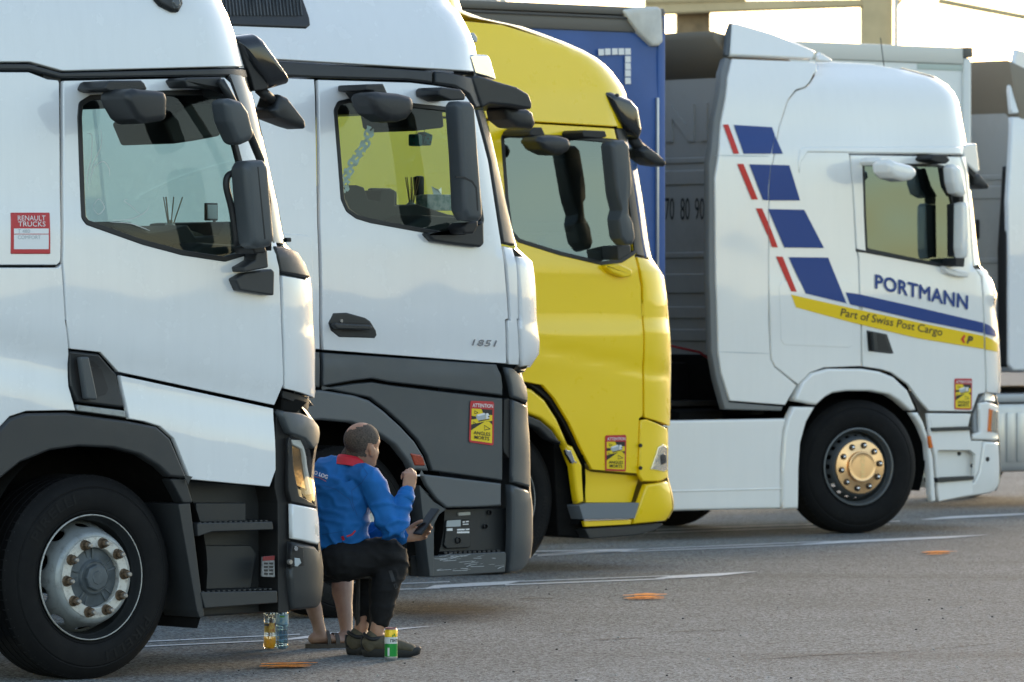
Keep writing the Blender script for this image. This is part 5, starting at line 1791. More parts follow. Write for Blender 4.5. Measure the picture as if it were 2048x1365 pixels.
# wheel arch, side skirt, steps
t4.panel('wheel_arch_trim', U4, 'J', '576,560 610,480 650,440 720,420 866,420 940,432 1000,456 1060,512 1100,600 1070,604 1020,560 980,535 900,520 800,520 740,528 710,545 670,580', WHITE4, d=0.02, bevel=0.02, rim=0.08)
t4.panel('wheel_arch_rear', U4, 'J', '574,582 668,584 630,650 605,740 598,850 596,1022 524,1024 524,850 535,700 550,630', WHITE4, d=0.016, bevel=0.02, rim=0.06)
t4.panel('wheel_arch_front', U4, 'J', '1074,608 1104,606 1128,650 1150,720 1170,800 1182,990 1158,992 1150,850 1140,740 1112,670', WHITE4, d=0.016, bevel=0.016, rim=0.06)
t4.panel('side_skirt', U4, 'J', '-600,652 545,632 530,690 520,800 520,1022 -600,1044', WHITE4, d=0.0, bevel=0.02, rim=0.06)
t4.panel('skirt_crease', U4, 'J', '-600,955 520,930 520,938 -600,965', WHITE4, d=0.006, gap=0, bevel=0.006)
t4.panel('side_marker', U4, 'J', '1142,708 1158,706 1168,760 1152,764', ORANGE, d=0.03, r=0.006)
t4.panel('step_panel', U4, 'J', '1140,610 1330,612 1318,664 1330,728 1378,728 1360,860 1335,905 1340,960 1190,990 1176,800 1150,700', WHITE4, d=0.0, holes=[fillet(U4.P(T('J', '1188,772 1325,772 1345,790 1340,890 1190,905')), 0.01)])
t4.panel('step_well', U4, 'J', '1178,764 1355,764 1350,905 1182,915', WHITE4, d=-0.07)
t4.panel('upper_well', U4, 'J', '1144,612 1326,614 1316,668 1160,674', WHITE4, d=0.003)
t4.slab('step', 'J', '1160,674 1326,668 1328,684 1166,690', -0.02, 0.14, DARK, r=0.004, edge=0.01)
t4.slab('step', 'J', '1184,888 1340,880 1340,896 1186,908', -0.02, 0.14, DARK, r=0.004, edge=0.01)
for q in T('J', '1278,785 1334,836'):
    x, z = U4.P([q], -0.06)[0]
    lathe('bolt', [(0.0, -0.006), (0.014, -0.006), (0.016, 0.01)], BLACK, R4, 12, 40, (x, 0.06, z))
t4.panel('headlight_pod', L4, 'J', '1362,568 1395,560 1446,578 1448,730 1340,726 1338,700 1366,690', WHITE4, d=0.006, bevel=0.015)
t4.panel('headlight', L4, 'J', '1406,592 1442,600 1442,700 1400,690', mat('lamp_grey', (0.42, 0.42, 0.40), 0.15, metal=0.7, bump=0.5, bscale=40), d=0.012, r=0.006)
t4.panel('indicator', L4, 'J', '1406,592 1420,596 1414,692 1400,690', ORANGE, d=0.018, r=0.004)
t4.panel('pod_recess', L4, 'J', '1338,620 1372,536 1392,536 1392,560 1364,566 1362,690 1338,700', mat('recess_grey', (0.32, 0.33, 0.34), 0.5), d=-0.03)
t4.panel('bumper_corner', L4, 'J', '1384,730 1448,734 1452,840 1448,918 1424,952 1190,994 1186,925 1345,905 1365,860', WHITE4, d=0.008, bevel=0.02, rim=0.06)
x, z = L4.P(T('J', '1398,808'), 0.01)[0]
lathe('tow_eye', [(0.0, 0.0), (0.018, -0.002), (0.022, 0.01)], BLACK, R4, 14, 40, (x, L4.y(x, z) - 0.012, z))
t4.panel('corner_fill', L4, 'J', '1390,522 1432,532 1440,560 1384,560', WHITE4, d=-0.02)
warning_sticker(t4, U4, T('J', '1256,464 1332,464 1330,598 1256,596'), door)
# handle
hd = t4.panel('door_handle', U4, 'J', '880,254 972,272 1002,360 984,362 888,350', DARK, d=0.005, r=0.008, bevel=0.008)
t4.panel('recess', U4, 'J', '890,264 906,266 912,340 894,338', BLACK, parent=hd, d=0.0065, gap=0)
t4.panel('recess', U4, 'J', '922,270 958,278 984,350 930,344', BLACK, parent=hd, d=0.0065, gap=0)
t4.slab('grip', 'J', '908,264 922,268 930,346 914,344', -0.05, -0.005, DARK, hd, r=0.006, edge=0.01)
# livery: films laid on the bodywork
SURF_L = U4
def film(name, s, m, tile='I', surf=None, d=0.006):
    return t4.panel(name, surf or U4, tile, s, m, parent=R4, d=d, gap=0, bevel=0.0003, rim=0.0012, step=0.08)
film('red_stripe', '270,532 292,532 338,657 314,657', PRED, surf=S4)
film('blue_stripe', '316,534 478,544 490,577 474,657 358,657', PBLUE, surf=S4)
film('blue_stripe', '490,580 525,657 478,657', PBLUE)
film('red_stripe', '330,700 356,700 418,852 392,852', PRED, surf=S4)
film('blue_stripe', '382,702 472,704 462,800 462,856 440,853', PBLUE, surf=S4)
film('blue_stripe', '474,704 552,706 598,856 466,856 466,800', PBLUE)
film('red_stripe', '410,890 436,890 462,950 462,1010', PRED, surf=S4)
film('red_stripe', '464,954 504,1057 478,1055 465,1014', PRED)
film('blue_stripe', '462,893 616,896 700,1059 532,1057', PBLUE)
film('red_stripe', '496,1095 524,1096 584,1246 560,1244', PRED)
film('blue_stripe', '550,1098 718,1100 796,1295 622,1253', PBLUE)
film('blue_band', '792,96 850,104 1100,160 1380,226 1380,270 1120,218 852,156 812,148', PBLUE, 'J')
film('blue_band', '1386,228 1410,240 1432,262 1436,288 1386,274', PBLUE, 'J')
film('yellow_band', '560,106 800,160 1100,224 1382,282 1382,338 1100,292 800,220 580,160', PYELF, 'J')
film('yellow_band', '1388,284 1415,296 1440,318 1440,350 1388,340', PYELF, 'J')
text_on('lettering', 'PORTMANN', U4, T('I', '920,1230')[0], T('I', '1312,1320')[0], T('I', '920,1172')[0], PBLUE, R4, 0.008, fat=0.045, space=1.04)
text_on('lettering', 'Part of Swiss Post Cargo', U4, T('J', '770,196')[0], T('J', '1204,282')[0], T('J', '772,163')[0], PBLACK, R4, 0.009, bold=0.006, shear=0.15)
text_on('lettering', 'P', U4, T('J', '1308,312')[0], T('J', '1334,317')[0], T('J', '1311,280')[0], PBLACK, R4, 0.009, bold=0.05, shear=0.2)
film('emblem_mark', '1284,296 1298,276 1304,284 1296,296 1302,310 1296,314', PRED, 'J', d=0.009)
# mirrors: white shells
mm = empty('door_mirror'); mm.parent = R4
t4.slab('wide_housing', 'I', '1214,716 1228,700 1256,712 1290,790 1300,826 1280,842 1240,826 1222,780', -0.26, -0.12, WHITE4, mm, r=0.02, edge=0.04, sil=True, steps=5)
t4.slab('wide_back', 'I', '1212,716 1228,712 1250,790 1276,838 1250,838 1226,800', -0.14, -0.06, BLACK, mm, r=0.012, edge=0.015)
t4.slab('main_housing', 'I', '1262,872 1280,862 1304,866 1308,900 1308,1080 1300,1100 1270,1104 1258,1060', -0.26, -0.12, WHITE4, mm, r=0.02, edge=0.04, sil=True, steps=5)
t4.slab('main_back', 'I', '1252,872 1268,870 1266,1098 1254,1096', -0.14, -0.06, BLACK, mm, r=0.01, edge=0.015)
t4.slab('upper_bracket', 'I', '1152,680 1168,662 1220,662 1240,684 1222,700 1170,690', -0.16, 0.06, BLACK, mm, r=0.012, edge=0.015)
t4.slab('arm', 'I', '1276,834 1296,836 1296,868 1278,868', -0.18, -0.10, BLACK, mm, r=0.004, edge=0.01)
t4.slab('lower_bracket', 'I', '1264,1104 1302,1100 1298,1140 1262,1134', -0.14, 0.04, BLACK, mm, r=0.008, edge=0.012)
t4.slab('lower_foot', 'I', '1206,1136 1240,1146 1320,1160 1316,1184 1270,1180 1228,1166', -0.05, 0.06, WHITE4, mm, r=0.012, edge=0.02)
km = t4.slab('kerb_mirror', 'I', '914,700 936,680 970,690 1050,706 1080,724 1086,748 1060,770 1010,776 950,762 920,735', -0.36, -0.14, WHITE4, r=0.03, edge=0.05, sil=True, steps=5)
t4.slab('arm', 'I', '930,690 945,672 968,676 966,700 940,706', -0.2, 0.05, WHITE4, km, r=0.008, edge=0.015)
t4.slab('sun_visor', 'I', '1286,640 1308,618 1352,612 1366,730 1352,738 1310,700', 0.07, 2.2, WHITE4, r=0.02, edge=0.02)
t4.slab('visor_bracket', 'I', '1300,690 1350,738 1340,760 1312,730', 0.09, 0.4, BLACK, r=0.006, edge=0.01)
t4.slab('front_mirror', 'I', '1340,742 1365,740 1408,796 1408,806 1380,808 1346,790', 0.10, 0.28, DARK, r=0.012, edge=0.03)
# wheels
cx4, cz4 = t4.at_y(1722, 932, 0.02)
arch_liner(t4, cx4, 0.63, 0.72, 0.03, 0.85)
wheel(t4, cx4, 0.53, 0.04, 0.53, 'cover', -16, 'CONTINENTAL', 8, (150, -100))
wheel(t4, cx4, 0.53, 2.44, 0.53, 'steel', 164, '', full=False)
zt = U4.P(T('I', '1306,668'))[0][1]; zb = U4.P(T('I', '1360,1134'))[0][1]; zl = U4.P(T('J', '1440,528'))[0][1]
wrap('windscreen', t4, U4, linspace(zb, zt, 14), WSGLASS, 36)
wrap('front_panel', t4, U4, linspace(zl, zb, 10), WHITE4, 34)
wrap('roof_front', t4, U4, linspace(zt, 3.72, 12), WHITE4, 34, -0.006)
wrap('bumper', t4, L4, linspace(0.30, zl - 0.01, 12), WHITE4, 40, -0.012)
far_side(t4, U4, -1.0, 1.3, 3.4, win4, WHITE4)
cab_inside(t4, -0.92, 1.5, U4.P(T('I', '1150,1120'))[0][1], zt + 0.04, U4, 0.55)
chassis(t4, -4.6, 0.9)
mesh('far_deflector', [(-1.5, 2.48, 1.1), (-0.9, 2.48, 1.1), (-0.9, 2.48, 3.9), (-1.35, 2.48, 3.9)], [(0, 1, 2, 3)], WHITE4, R4, False)


def cab_back(tr, x, xs, m, zbot=1.35, ztop=3.80, zs=4.05, lettered=True):
    """rear wall of the cab with pressed ribs, its curved top, and the underside of the roof spoiler above"""
    W = tr.W
    p = [(0.17, zbot), (W - 0.17, zbot), (W - 0.17, ztop - 0.30), (W - 0.40, ztop - 0.08), (W / 2, ztop), (0.40, ztop - 0.08), (0.17, ztop - 0.30)]
    fm = lambda a, b, d: ((x - d, a, b), Vector((-1, 0, 0)))
    rw = sheet('rear_wall', fillet(p, 0.12), [], fm, m, tr.root, 0.15, bevel=0.02, rim=0.05)
    for z, h in ((1.52, 0.10), (1.70, 0.10), (1.90, 0.16), (2.18, 0.05), (2.76, 0.12), (2.93, 0.05), (3.52, 0.05)):
        if z + h < ztop - 0.25:
            sheet('pressed_rib', fillet([(0.22, z), (W - 0.22, z), (W - 0.22, z + h), (0.22, z + h)], 0.03), [], fm, m, rw, 0.4, bevel=0.012, rim=0.02, d=0.014)
    if not lettered:
        for y in (0.55, 1.0):
            sheet('vent_slot', fillet([(y, 2.40), (y + 0.05, 2.40), (y + 0.05, 2.58), (y, 2.58)], 0.022), [], fm, BLACK, rw, 0.2, bevel=0.002, rim=0.004, d=0.004)
    if lettered:
        v, f = text_polys('SCANIA', 0.36, bold=0.012, space=1.15)
        x1 = max(q[0] for q in v)
        bm = bmesh.new()
        bv = [bm.verts.new((x + 0.004, W - 0.30 - a * 1.9 / x1, 3.12 + b * 1.1)) for a, b in v]
        for q in f:
            try: bm.faces.new([bv[i] for i in q])
            except ValueError: pass
        ex = bmesh.ops.extrude_face_region(bm, geom=bm.faces[:])
        for q in ex['geom']:
            if isinstance(q, bmesh.types.BMVert): q.co.x -= 0.022
        bm_obj('pressed_lettering', bm, m, rw)
        for txt, uu in (('90', 1400), ('80', 1371), ('70', 1340)):
            y0_, z0_ = tr.at_x(uu, 440, x)
            z1_ = tr.at_x(uu, 396, x)[1]
            v, f = text_polys(txt, 1.0)
            xa_ = min(q[0] for q in v); xb_ = max(q[0] for q in v); yb_ = max(q[1] for q in v)
            mesh('stencilled_number', [(x - 0.005, y0_ + 0.055 - 0.11 * (a - xa_) / (xb_ - xa_), z0_ + (z1_ - z0_) * b / yb_) for a, b in v], f, MATS['stencil_grey'] if 'stencil_grey' in MATS else mat('stencil_grey', (0.05, 0.05, 0.05), 0.7), rw, False)
    if xs is not None:
        pr = [(x + 0.02, ztop - 0.22), (xs, zs - 0.16), (xs, zs - 0.10), (x + 0.3, zs - 0.22), (x + 0.8, zs - 0.42), (x + 0.6, ztop - 0.3)]
        slab_mesh('spoiler_shell', ccw(pr), 0.30, W - 0.30, mat('spoiler_underside', (0.22, 0.19, 0.15), 0.7) if 'spoiler_underside' not in MATS else MATS['spoiler_underside'], tr.root, 0.02)
    return rw


BACKW = mat('cab_back_grey', (0.46, 0.46, 0.45), 0.45, coat=0.2, dirt=0.3, dcol=(0.22, 0.21, 0.19), dscale=2.0)
cab_back(t4, -0.98, -1.28, BACKW)
# air lines, a red extinguisher case and the dark gear behind the cab
for z0_, z1_ in ((2.25, 2.75), (1.38, 2.02)):
    tube('red_case', [(-1.06, 0.16, z0_), (-1.06, 0.16, z0_ + 0.03), (-1.06, 0.16, z1_ - 0.05), (-1.06, 0.16, z1_)], [0.05, 0.065, 0.065, 0.03], mat('red_case', (0.22, 0.012, 0.015), 0.4) if 'red_case' not in MATS else MATS['red_case'], R4, 14)
box('rear_gear', (-3.2, 0.85, 0.55), (-1.02, 2.3, 1.36), PITCH, R4, 0.05)
box('rear_gear', (-1.05, 0.12, 0.95), (-0.9, 2.4, 1.42), PITCH, R4, 0.03)
tube('air_line', [(-1.06, 0.42, 1.30), (-1.25, 0.50, 1.44), (-1.5, 0.62, 1.50), (-1.9, 0.8, 1.46)], 0.010, MATS['red_case'], R4, 8)
box('catwalk', (-1.7, 0.5, 1.02), (-1.05, 2.0, 1.06), GRIME, R4)
box('air_tank', (-1.6, 0.35, 0.6), (-1.1, 0.75, 1.0), PITCH, R4, 0.08)
tube('suzi_hook', [(-1.22, 0.32, 1.44), (-1.16, 0.3, 1.2)], 0.03, ALU, R4, 8)

wrap('screen_blocker', t4, U4, linspace(zb, zt, 6), BLOCKI, 46, -0.14)  # added light blocker behind the windscreen, darkens the side glass
ribbon_on('panel_seam', S4, [T('I', '236,664 350,666 466,668'), T('J', '250,350 360,354 466,358')], 0.006, PGREY, R4, 0.002)

p0 = [t4.at_y(*q, 1.1) for q in ((1768, 134), (1761, 76))]
tube('antenna', [(p0[0][0], 1.1, p0[0][1]), (p0[1][0], 1.1, p0[1][1])], 0.004, DARK, R4, 6)

door_post(t4, 1706, 420, 1.4, 2.95)
# ------------------------------------------------------------------ trailers
CURTAIN = mat('blue_tarpaulin', (0.030, 0.092, 0.30), 0.42, var=0.08, vscale=2.5, bump=0.6, bscale=6)
RAIL = mat('dark_rail', (0.10, 0.095, 0.085), 0.5, dirt=0.3)
CANVAS = mat('white_canvas', (0.62, 0.61, 0.57), 0.8, var=0.1, vscale=6, bump=0.5, bscale=14)
REEFER = mat('white_box_side', (0.68, 0.69, 0.66), 0.35, coat=0.2, dirt=0.06)


def on_plane(tr, u, v, y):
    x, z = tr.at_y(u, v, y)
    return x, z


xb, zb_ = t4.at_y(1329, 300, 0.0)
tb = empty('blue_trailer', bay_to_world(t4.F + xb, t4.N), R(40))
tag(tb, 'blue tarpaulin curtain trailer behind the striped truck, white cap on its top corner', 'trailer')
zr0 = t4.at_y(1320, 68, 0)[1]; zr1 = t4.at_y(1320, 17, 0)[1]
# curtain with slack folds
vs_, fs = [], []
nx, nz = 90, 26
for i in range(nx + 1):
    for j in range(nz + 1):
        x = -13.4 * i / nx - 0.06; z = 1.05 + (zr0 - 1.05) * j / nz
        w = 0.012 * mnoise.noise(Vector((x * 1.6 + z * 0.9, z * 1.4, 0))) + 0.006 * math.sin(x * 9.5 + 0.8 * math.sin(z * 2))
        vs_.append((x, w * min(1, j / 3, (nz - j) / 3), z))
for i in range(nx):
    for j in range(nz):
        a = i * (nz + 1) + j
        fs.append((a, a + 1, a + nz + 2, a + nz + 1))
mesh('curtain', vs_, fs, CURTAIN, tb)
box('corner_post', (-0.075, -0.012, 0.95), (0.0, 0.10, zr1 - 0.02), CURTAIN, tb, 0.012)
box('front_wall', (-0.06, 0.10, 0.95), (-0.01, 2.5, zr1 - 0.02), RAIL, tb, 0.01)
box('top_rail', (-13.5, -0.02, zr0), (-0.02, 0.10, zr1 - 0.07), RAIL, tb, 0.02)
box('roof_edge', (-13.5, -0.03, zr1 - 0.066), (-0.02, 2.53, zr1), RAIL, tb, 0.02)
box('rail_lip', (-13.5, -0.035, zr0 + 0.10), (-0.3, -0.02, zr0 + 0.115), DARK, tb, 0.004)
box('floor_frame', (-13.5, 0.0, 0.92), (-0.02, 2.5, 1.05), GRIME, tb, 0.01)
box('tension_bar', (-0.105, -0.035, 2.0), (-0.085, -0.014, 3.4), ALU, tb, 0.004)
p = [t4.at_y(*q, -0.04) for q in T('E', '690,42 760,30 850,30 862,44 868,180 850,198 822,198 760,140')]
cp = slab_mesh('canvas_cap', ccw(fillet([(a - xb, b) for a, b in p], 0.02)), -0.05, 0.35, CANVAS, tb, 0.03)
ring = [(590, 210), (618, 208), (648, 207), (676, 207), (704, 207), (704, 240), (704, 270), (704, 300), (704, 332)]
for k, (a, b) in enumerate(ring):
    q = [t4.at_y(*w, -0.016) for w in T('E', '%g,%g %g,%g %g,%g %g,%g' % (a, b, a + 24, b, a + 25, b + 27, a + 1, b + 28))]
    slab_mesh('white_square', ccw([(c - xb, d) for c, d in q]), -0.017, -0.0155, PWHITE, tb, 0.0004, 1)
for xw in (-10.2, -11.5, -12.8):
    pass

t5 = Truck('white_truck', 37.75, 36.10, 'white truck cut off by the right edge, its grey cab back showing')
R5 = t5.root
x5, _ = t5.at_y(1940, 300, 0.0)
tw = empty('white_trailer', bay_to_world(t5.F + x5, t5.N), R(40))
tag(tw, 'plain white box trailer showing above the roof of the striped truck', 'trailer')
zr = t5.at_y(1930, 96, 0)[1]; zrail = t5.at_y(1930, 130, 0)[1]
box('side_wall', (-13.5, 0.0, 1.1), (-0.10, 0.06, zrail), REEFER, tw, 0.004)
box('top_rail', (-13.5, -0.02, zrail + 0.003), (-0.10, 0.10, zr), mat('rail_white', (0.60, 0.60, 0.55), 0.4), tw, 0.015)
box('front_post', (-0.098, -0.025, 0.95), (0.0, 0.12, zr - 0.09), REEFER, tw, 0.03)
box('post_cap', (-0.10, -0.03, zr - 0.088), (0.01, 0.14, zr + 0.005), RAIL, tw, 0.01)
box('front_wall', (-0.09, 0.12, 0.95), (-0.02, 2.5, zr - 0.02), REEFER, tw, 0.01)
box('roof', (-13.5, 0.10, zr - 0.06), (-0.1, 2.5, zr - 0.01), REEFER, tw, 0.01)
box('corner_plate', (-0.65, -0.006, zrail - 0.055), (-0.10, 0.0, zrail - 0.005), mat('pale_green_plate', (0.45, 0.52, 0.47), 0.4), tw, 0.001)

# fifth truck: only the rear of its cab is in the picture
sil = T('O', '2400,0 2400,1000')
U5 = Surf(t5, [(0.6, 0.0), (2.2, 0.0), (3.2, 0.03), (3.9, 0.1)], sil, 0.36, 0.32)
t5.panel('air_deflector', U5, 'O', '2034,98 2120,120 2300,180 2300,230 2024,228 2020,180', WHITE2, bevel=0.015, rim=0.05)
t5.panel('side_deflector', U5, 'O', '2024,233 2300,236 2300,742 2028,742 2018,730 2016,400', WHITE2, bevel=0.015, rim=0.05)
t5.panel('deflector_edge', U5, 'O', '2020,330 2026,340 2016,500 2017,736 2012,736 2010,500', BLACK, d=-0.03, rim=0.1)
cab_back(t5, t5.at_y(2030, 400, 0)[0] + 0.10, None, BACKW, lettered=False, ztop=3.80)
xs5 = t5.at_y(2030, 300, 0)[0]
slab_mesh('spoiler_shell', ccw([(xs5 + 0.12, 3.45), (xs5 - 0.02, 4.0), (xs5 + 0.6, 3.8), (xs5 + 0.6, 3.45)]), 0.05, 2.45, mat('spoiler_tan', (0.24, 0.20, 0.15), 0.5), R5, 0.03)
xa, za = t5.at_y(1955, 800, 0.0); xc_, zc_ = t5.at_y(2400, 945, 0.0)
box('cab_shell', (xs5 + 0.13, 0.05, 1.2), (xc_, 2.45, 3.5), WHITE2, R5, 0.05)
z_top = t5.at_y(2020, 806, 0)[1]; z_bot = t5.at_y(2020, 945, 0)[1]
tank = box('fuel_tank', (xa - 0.5, 0.02, z_bot), (xc_, 0.65, z_top), ALU, R5, 0.06)
for k in range(12):
    x = xa - 0.4 + 0.13 * k
    box('tank_rib', (x, 0.008, z_bot + 0.09), (x + 0.09, 0.03, z_top - 0.09), ALU, R5, 0.01)
box('tank_step', (xa - 0.5, -0.01, z_top + 0.002), (xc_, 0.5, z_top + 0.08), mat('step_alu', (0.40, 0.42, 0.44), 0.5, metal=0.5), R5, 0.02)
wheel(t5, -0.05, 0.50, 2.4, 0.50, 'steel', 180, '', full=False)
wheel(t5, -0.05, 0.50, 0.06, 0.50, 'steel', 0, '', full=False)
box('chassis', (xs5 - 1.6, 0.7, 0.6), (0.9, 1.8, 1.05), PITCH, R5, 0.02)
box('gearbox', (xs5 - 0.8, 0.6, 0.9), (xs5 + 0.4, 1.9, 1.4), PITCH, R5, 0.05)
# ------------------------------------------------------------------ people: one continuous body each, clothes as children
def blob(parts, voxel, smooth=3, fac=0.5):
    """union of closed tubes and ovals grown into one surface"""
    me = bpy.data.meshes.new('tmp')
    vs_, fs = [], []
    for v, f in parts:
        s = len(vs_)
        vs_ += [tuple(q) for q in v]
        fs += [tuple(i + s for i in q) for q in f]
    me.from_pydata(vs_, [], fs)
    bm = bmesh.new(); bm.from_mesh(me)
    bmesh.ops.recalc_face_normals(bm, faces=bm.faces)
    bm.to_mesh(me); bm.free()
    o = bpy.data.objects.new('tmp', me)
    COL.objects.link(o)
    r = o.modifiers.new('r', 'REMESH'); r.mode = 'VOXEL'; r.voxel_size = voxel
    if smooth:
        sm = o.modifiers.new('s', 'SMOOTH'); sm.iterations = smooth; sm.factor = fac
    dg = bpy.context.evaluated_depsgraph_get()
    out = bpy.data.meshes.new_from_object(o.evaluated_get(dg))
    bpy.data.objects.remove(o); bpy.data.meshes.remove(me)
    out.polygons.foreach_set('use_smooth', [True] * len(out.polygons))
    return out


def limb(path, rad, n=14, k=4, up=None, capk=1.0):
    """tapered tube with rounded ends through the joints"""
    P = [Vector(p) for p in path]
    rad = [r if isinstance(r, tuple) else (r, r) for r in rad]
    pts = curve([tuple(p) + r for p, r in zip(P, rad)], k) if False else None
    Q, RR = [], []
    m = len(P)
    for i in range(m - 1):
        for q in range(k):
            t = q / k
            P0, P1, P2, P3 = P[max(i - 1, 0)], P[i], P[i + 1], P[min(i + 2, m - 1)]
            w = 0.5 * ((2 * P1) + (P2 - P0) * t + (2 * P0 - 5 * P1 + 4 * P2 - P3) * t * t + (-P0 + 3 * P1 - 3 * P2 + P3) * t ** 3)
            Q.append(w)
            s = t * t * (3 - 2 * t)
            RR.append((rad[i][0] * (1 - s) + rad[i + 1][0] * s, rad[i][1] * (1 - s) + rad[i + 1][1] * s))
    Q.append(P[-1]); RR.append(rad[-1])
    d0 = (Q[0] - Q[1]).normalized(); d1 = (Q[-1] - Q[-2]).normalized()
    a, b = RR[0], RR[-1]
    r0, r1 = min(a) * capk, min(b) * capk
    pre = [(Q[0] + d0 * r0 * 0.98, (a[0] * .12, a[1] * .12)), (Q[0] + d0 * r0 * 0.8, (a[0] * .6, a[1] * .6)), (Q[0] + d0 * r0 * 0.45, (a[0] * .88, a[1] * .88))]
    post_ = [(Q[-1] + d1 * r1 * 0.45, (b[0] * .88, b[1] * .88)), (Q[-1] + d1 * r1 * 0.8, (b[0] * .6, b[1] * .6)), (Q[-1] + d1 * r1 * 0.98, (b[0] * .12, b[1] * .12))]
    path2 = [p for p, _ in pre] + Q + [p for p, _ in post_]
    rad2 = [r for _, r in pre] + RR + [r for _, r in post_]
    return tube_data(path2, rad2, n, up=up)


def oval(c, r, rot=None, n=16, m=12):
    vs_, fs = [], []
    c = Vector(c)
    for i in range(m + 1):
        ph = math.pi * i / m
        for j in range(n):
            th = 2 * math.pi * j / n
            p = Vector((r[0] * math.sin(ph) * math.cos(th), r[1] * math.sin(ph) * math.sin(th), r[2] * math.cos(ph)))
            if rot is not None: p = rot @ p
            vs_.append(c + p)
    for i in range(m):
        for j in range(n):
            k = (j + 1) % n
            fs.append((i * n + j, i * n + k, (i + 1) * n + k, (i + 1) * n + j))
    return vs_, fs


def hand(wrist, d, side, palm_n, curl, spread=0.0, thumb=0.6, s=1.0):
    """wrist point, pointing direction, direction of the thumb side, palm normal; curl per finger in degrees"""
    d = Vector(d).normalized(); side = Vector(side); side = (side - d * side.dot(d)).normalized()
    pn = d.cross(side)
    if pn.dot(Vector(palm_n)) < 0: pn = -pn
    w = Vector(wrist)
    parts = [limb([w - d * 0.03 * s, w + d * 0.03 * s, w + d * 0.075 * s], [(0.029 * s, 0.022 * s), (0.038 * s, 0.018 * s), (0.040 * s, 0.015 * s)], 14, 3, up=side)]
    base = w + d * 0.082 * s
    L = [(0.043, 0.026, 0.022), (0.047, 0.029, 0.023), (0.043, 0.027, 0.022), (0.034, 0.021, 0.019)]
    for k in range(4):
        off = (1.5 - k) * 0.0195 * s
        p = base + side * off - d * (0.006 * s if k in (0, 2) else (0.014 * s if k == 3 else 0))
        dirn = (d + side * spread * (1.5 - k) * 0.12).normalized()
        pts = [p - d * 0.02 * s, p]
        a = 0.0
        for j in range(3):
            a += R(curl[k]) * (0.85, 1.1, 0.75)[j]
            pts.append(pts[-1] + (dirn * math.cos(a) + pn * math.sin(a)) * L[k][j] * s)
        r = (0.0092 if k < 3 else 0.0078) * s
        parts.append(limb(pts, [r * 1.05, r * 1.08, r, r * 0.92, r * 0.8], 10, 3))
    b = w + d * 0.022 * s + side * 0.026 * s
    td = (d * 0.75 + side * 0.75 * thumb + pn * 0.45).normalized()
    t2_ = (d * 0.9 + side * 0.2 * thumb + pn * 0.55).normalized()
    parts.append(limb([b - td * 0.012 * s, b + td * 0.030 * s, b + td * 0.042 * s + t2_ * 0.026 * s, b + td * 0.042 * s + t2_ * 0.052 * s], [0.014 * s, 0.0125 * s, 0.0105 * s, 0.009 * s], 10, 3))
    return parts


SKIN = mat('skin', (0.36, 0.185, 0.115), 0.5, col2=(0.42, 0.235, 0.155), vscale=18, bump=0.2, bscale=160)
SKIN.node_tree.nodes['Principled BSDF'].inputs['Subsurface Weight'].default_value = 0.08
SKIN.node_tree.nodes['Principled BSDF'].inputs['Subsurface Radius'].default_value = (0.012, 0.005, 0.003)
SKINL = mat('paler_skin', (0.26, 0.15, 0.105), 0.5, col2=(0.33, 0.20, 0.145), vscale=16, bump=0.2, bscale=160)
HAIR = mat('cropped_hair', (0.038, 0.030, 0.025), 0.8, col2=(0.105, 0.080, 0.062), vscale=120, bump=0.8, bscale=420)
JACK = mat('blue_softshell', (0.011, 0.130, 0.40), 0.7, spec=0.25, var=0.10, vscale=10, bump=0.25, bscale=320)
JRED = mat('red_trim', (0.52, 0.012, 0.03), 0.6)
TROU = mat('black_jersey', (0.010, 0.010, 0.011), 0.8, spec=0.25, var=0.2, vscale=14, bump=0.3, bscale=240)
SHOE = mat('olive_suede', (0.095, 0.082, 0.055), 0.8, var=0.2, vscale=30, bump=0.4, bscale=200)
SOLE = mat('black_rubber_sole', (0.014, 0.014, 0.015), 0.6)
SAND = mat('brown_sandal', (0.045, 0.035, 0.028), 0.55)

YM = 29.45


def w_(u, v, dy=0.0):
    return at_depth(u, v, YM + dy)


def displace(me, amp, scale, seed=0.0, ridge=0.0, mask=None):
    vs_ = [v.co.copy() for v in me.vertices]
    ns = [v.normal.copy() for v in me.vertices]
    for v, p, n in zip(me.vertices, vs_, ns):
        a = mnoise.noise(p * scale + Vector((seed, 0, 0)))
        a2 = mnoise.noise(p * scale * 2.3 + Vector((0, seed, 3)))
        h = amp * a + amp * 0.45 * a2
        if ridge:
            h += ridge * 1.5 * (max(0.0, 1 - 2.6 * abs(mnoise.noise(Vector((p.x * scale * 0.9 + p.z * scale * 0.9, p.y * scale * 0.6, p.z * scale * 1.3 - p.x * scale * 0.5)) + Vector((seed, 2, 1))))) ** 1.6 - 0.25)
        if mask: h *= mask(p)
        v.co = p + n * h
    me.update()


# --- seated man: skeleton in the place itself
facing = Vector((math.cos(R(38)), math.sin(R(38)), 0))
left = Vector((-facing.y, facing.x, 0))
UPV = Vector((0, 0, 1))
pelvis = w_(672, 1112, 0.10)
chest = w_(684, 985, 0.08)
neck = w_(706, 922, 0.06)
sh_r = w_(741, 962, -0.06)
sh_l = w_(648, 952, 0.30)
el_r = w_(786, 1062, -0.10)
wr_r = w_(815, 984, 0.00)
el_l = w_(735, 1068, 0.30)
wr_l = w_(807, 1073, 0.16)
hip_r = w_(690, 1122, -0.02)
hip_l = w_(668, 1118, 0.26)
kn_r = w_(788, 1110, 0.02)
kn_l = w_(752, 1112, 0.34)
an_r = w_(754, 1272, -0.02)
an_l = w_(722, 1268, 0.16)
head_c = w_(725, 892, 0.05)
hd_f = Vector((math.cos(R(44)), math.sin(R(44)), -0.10)).normalized()     # where the face points
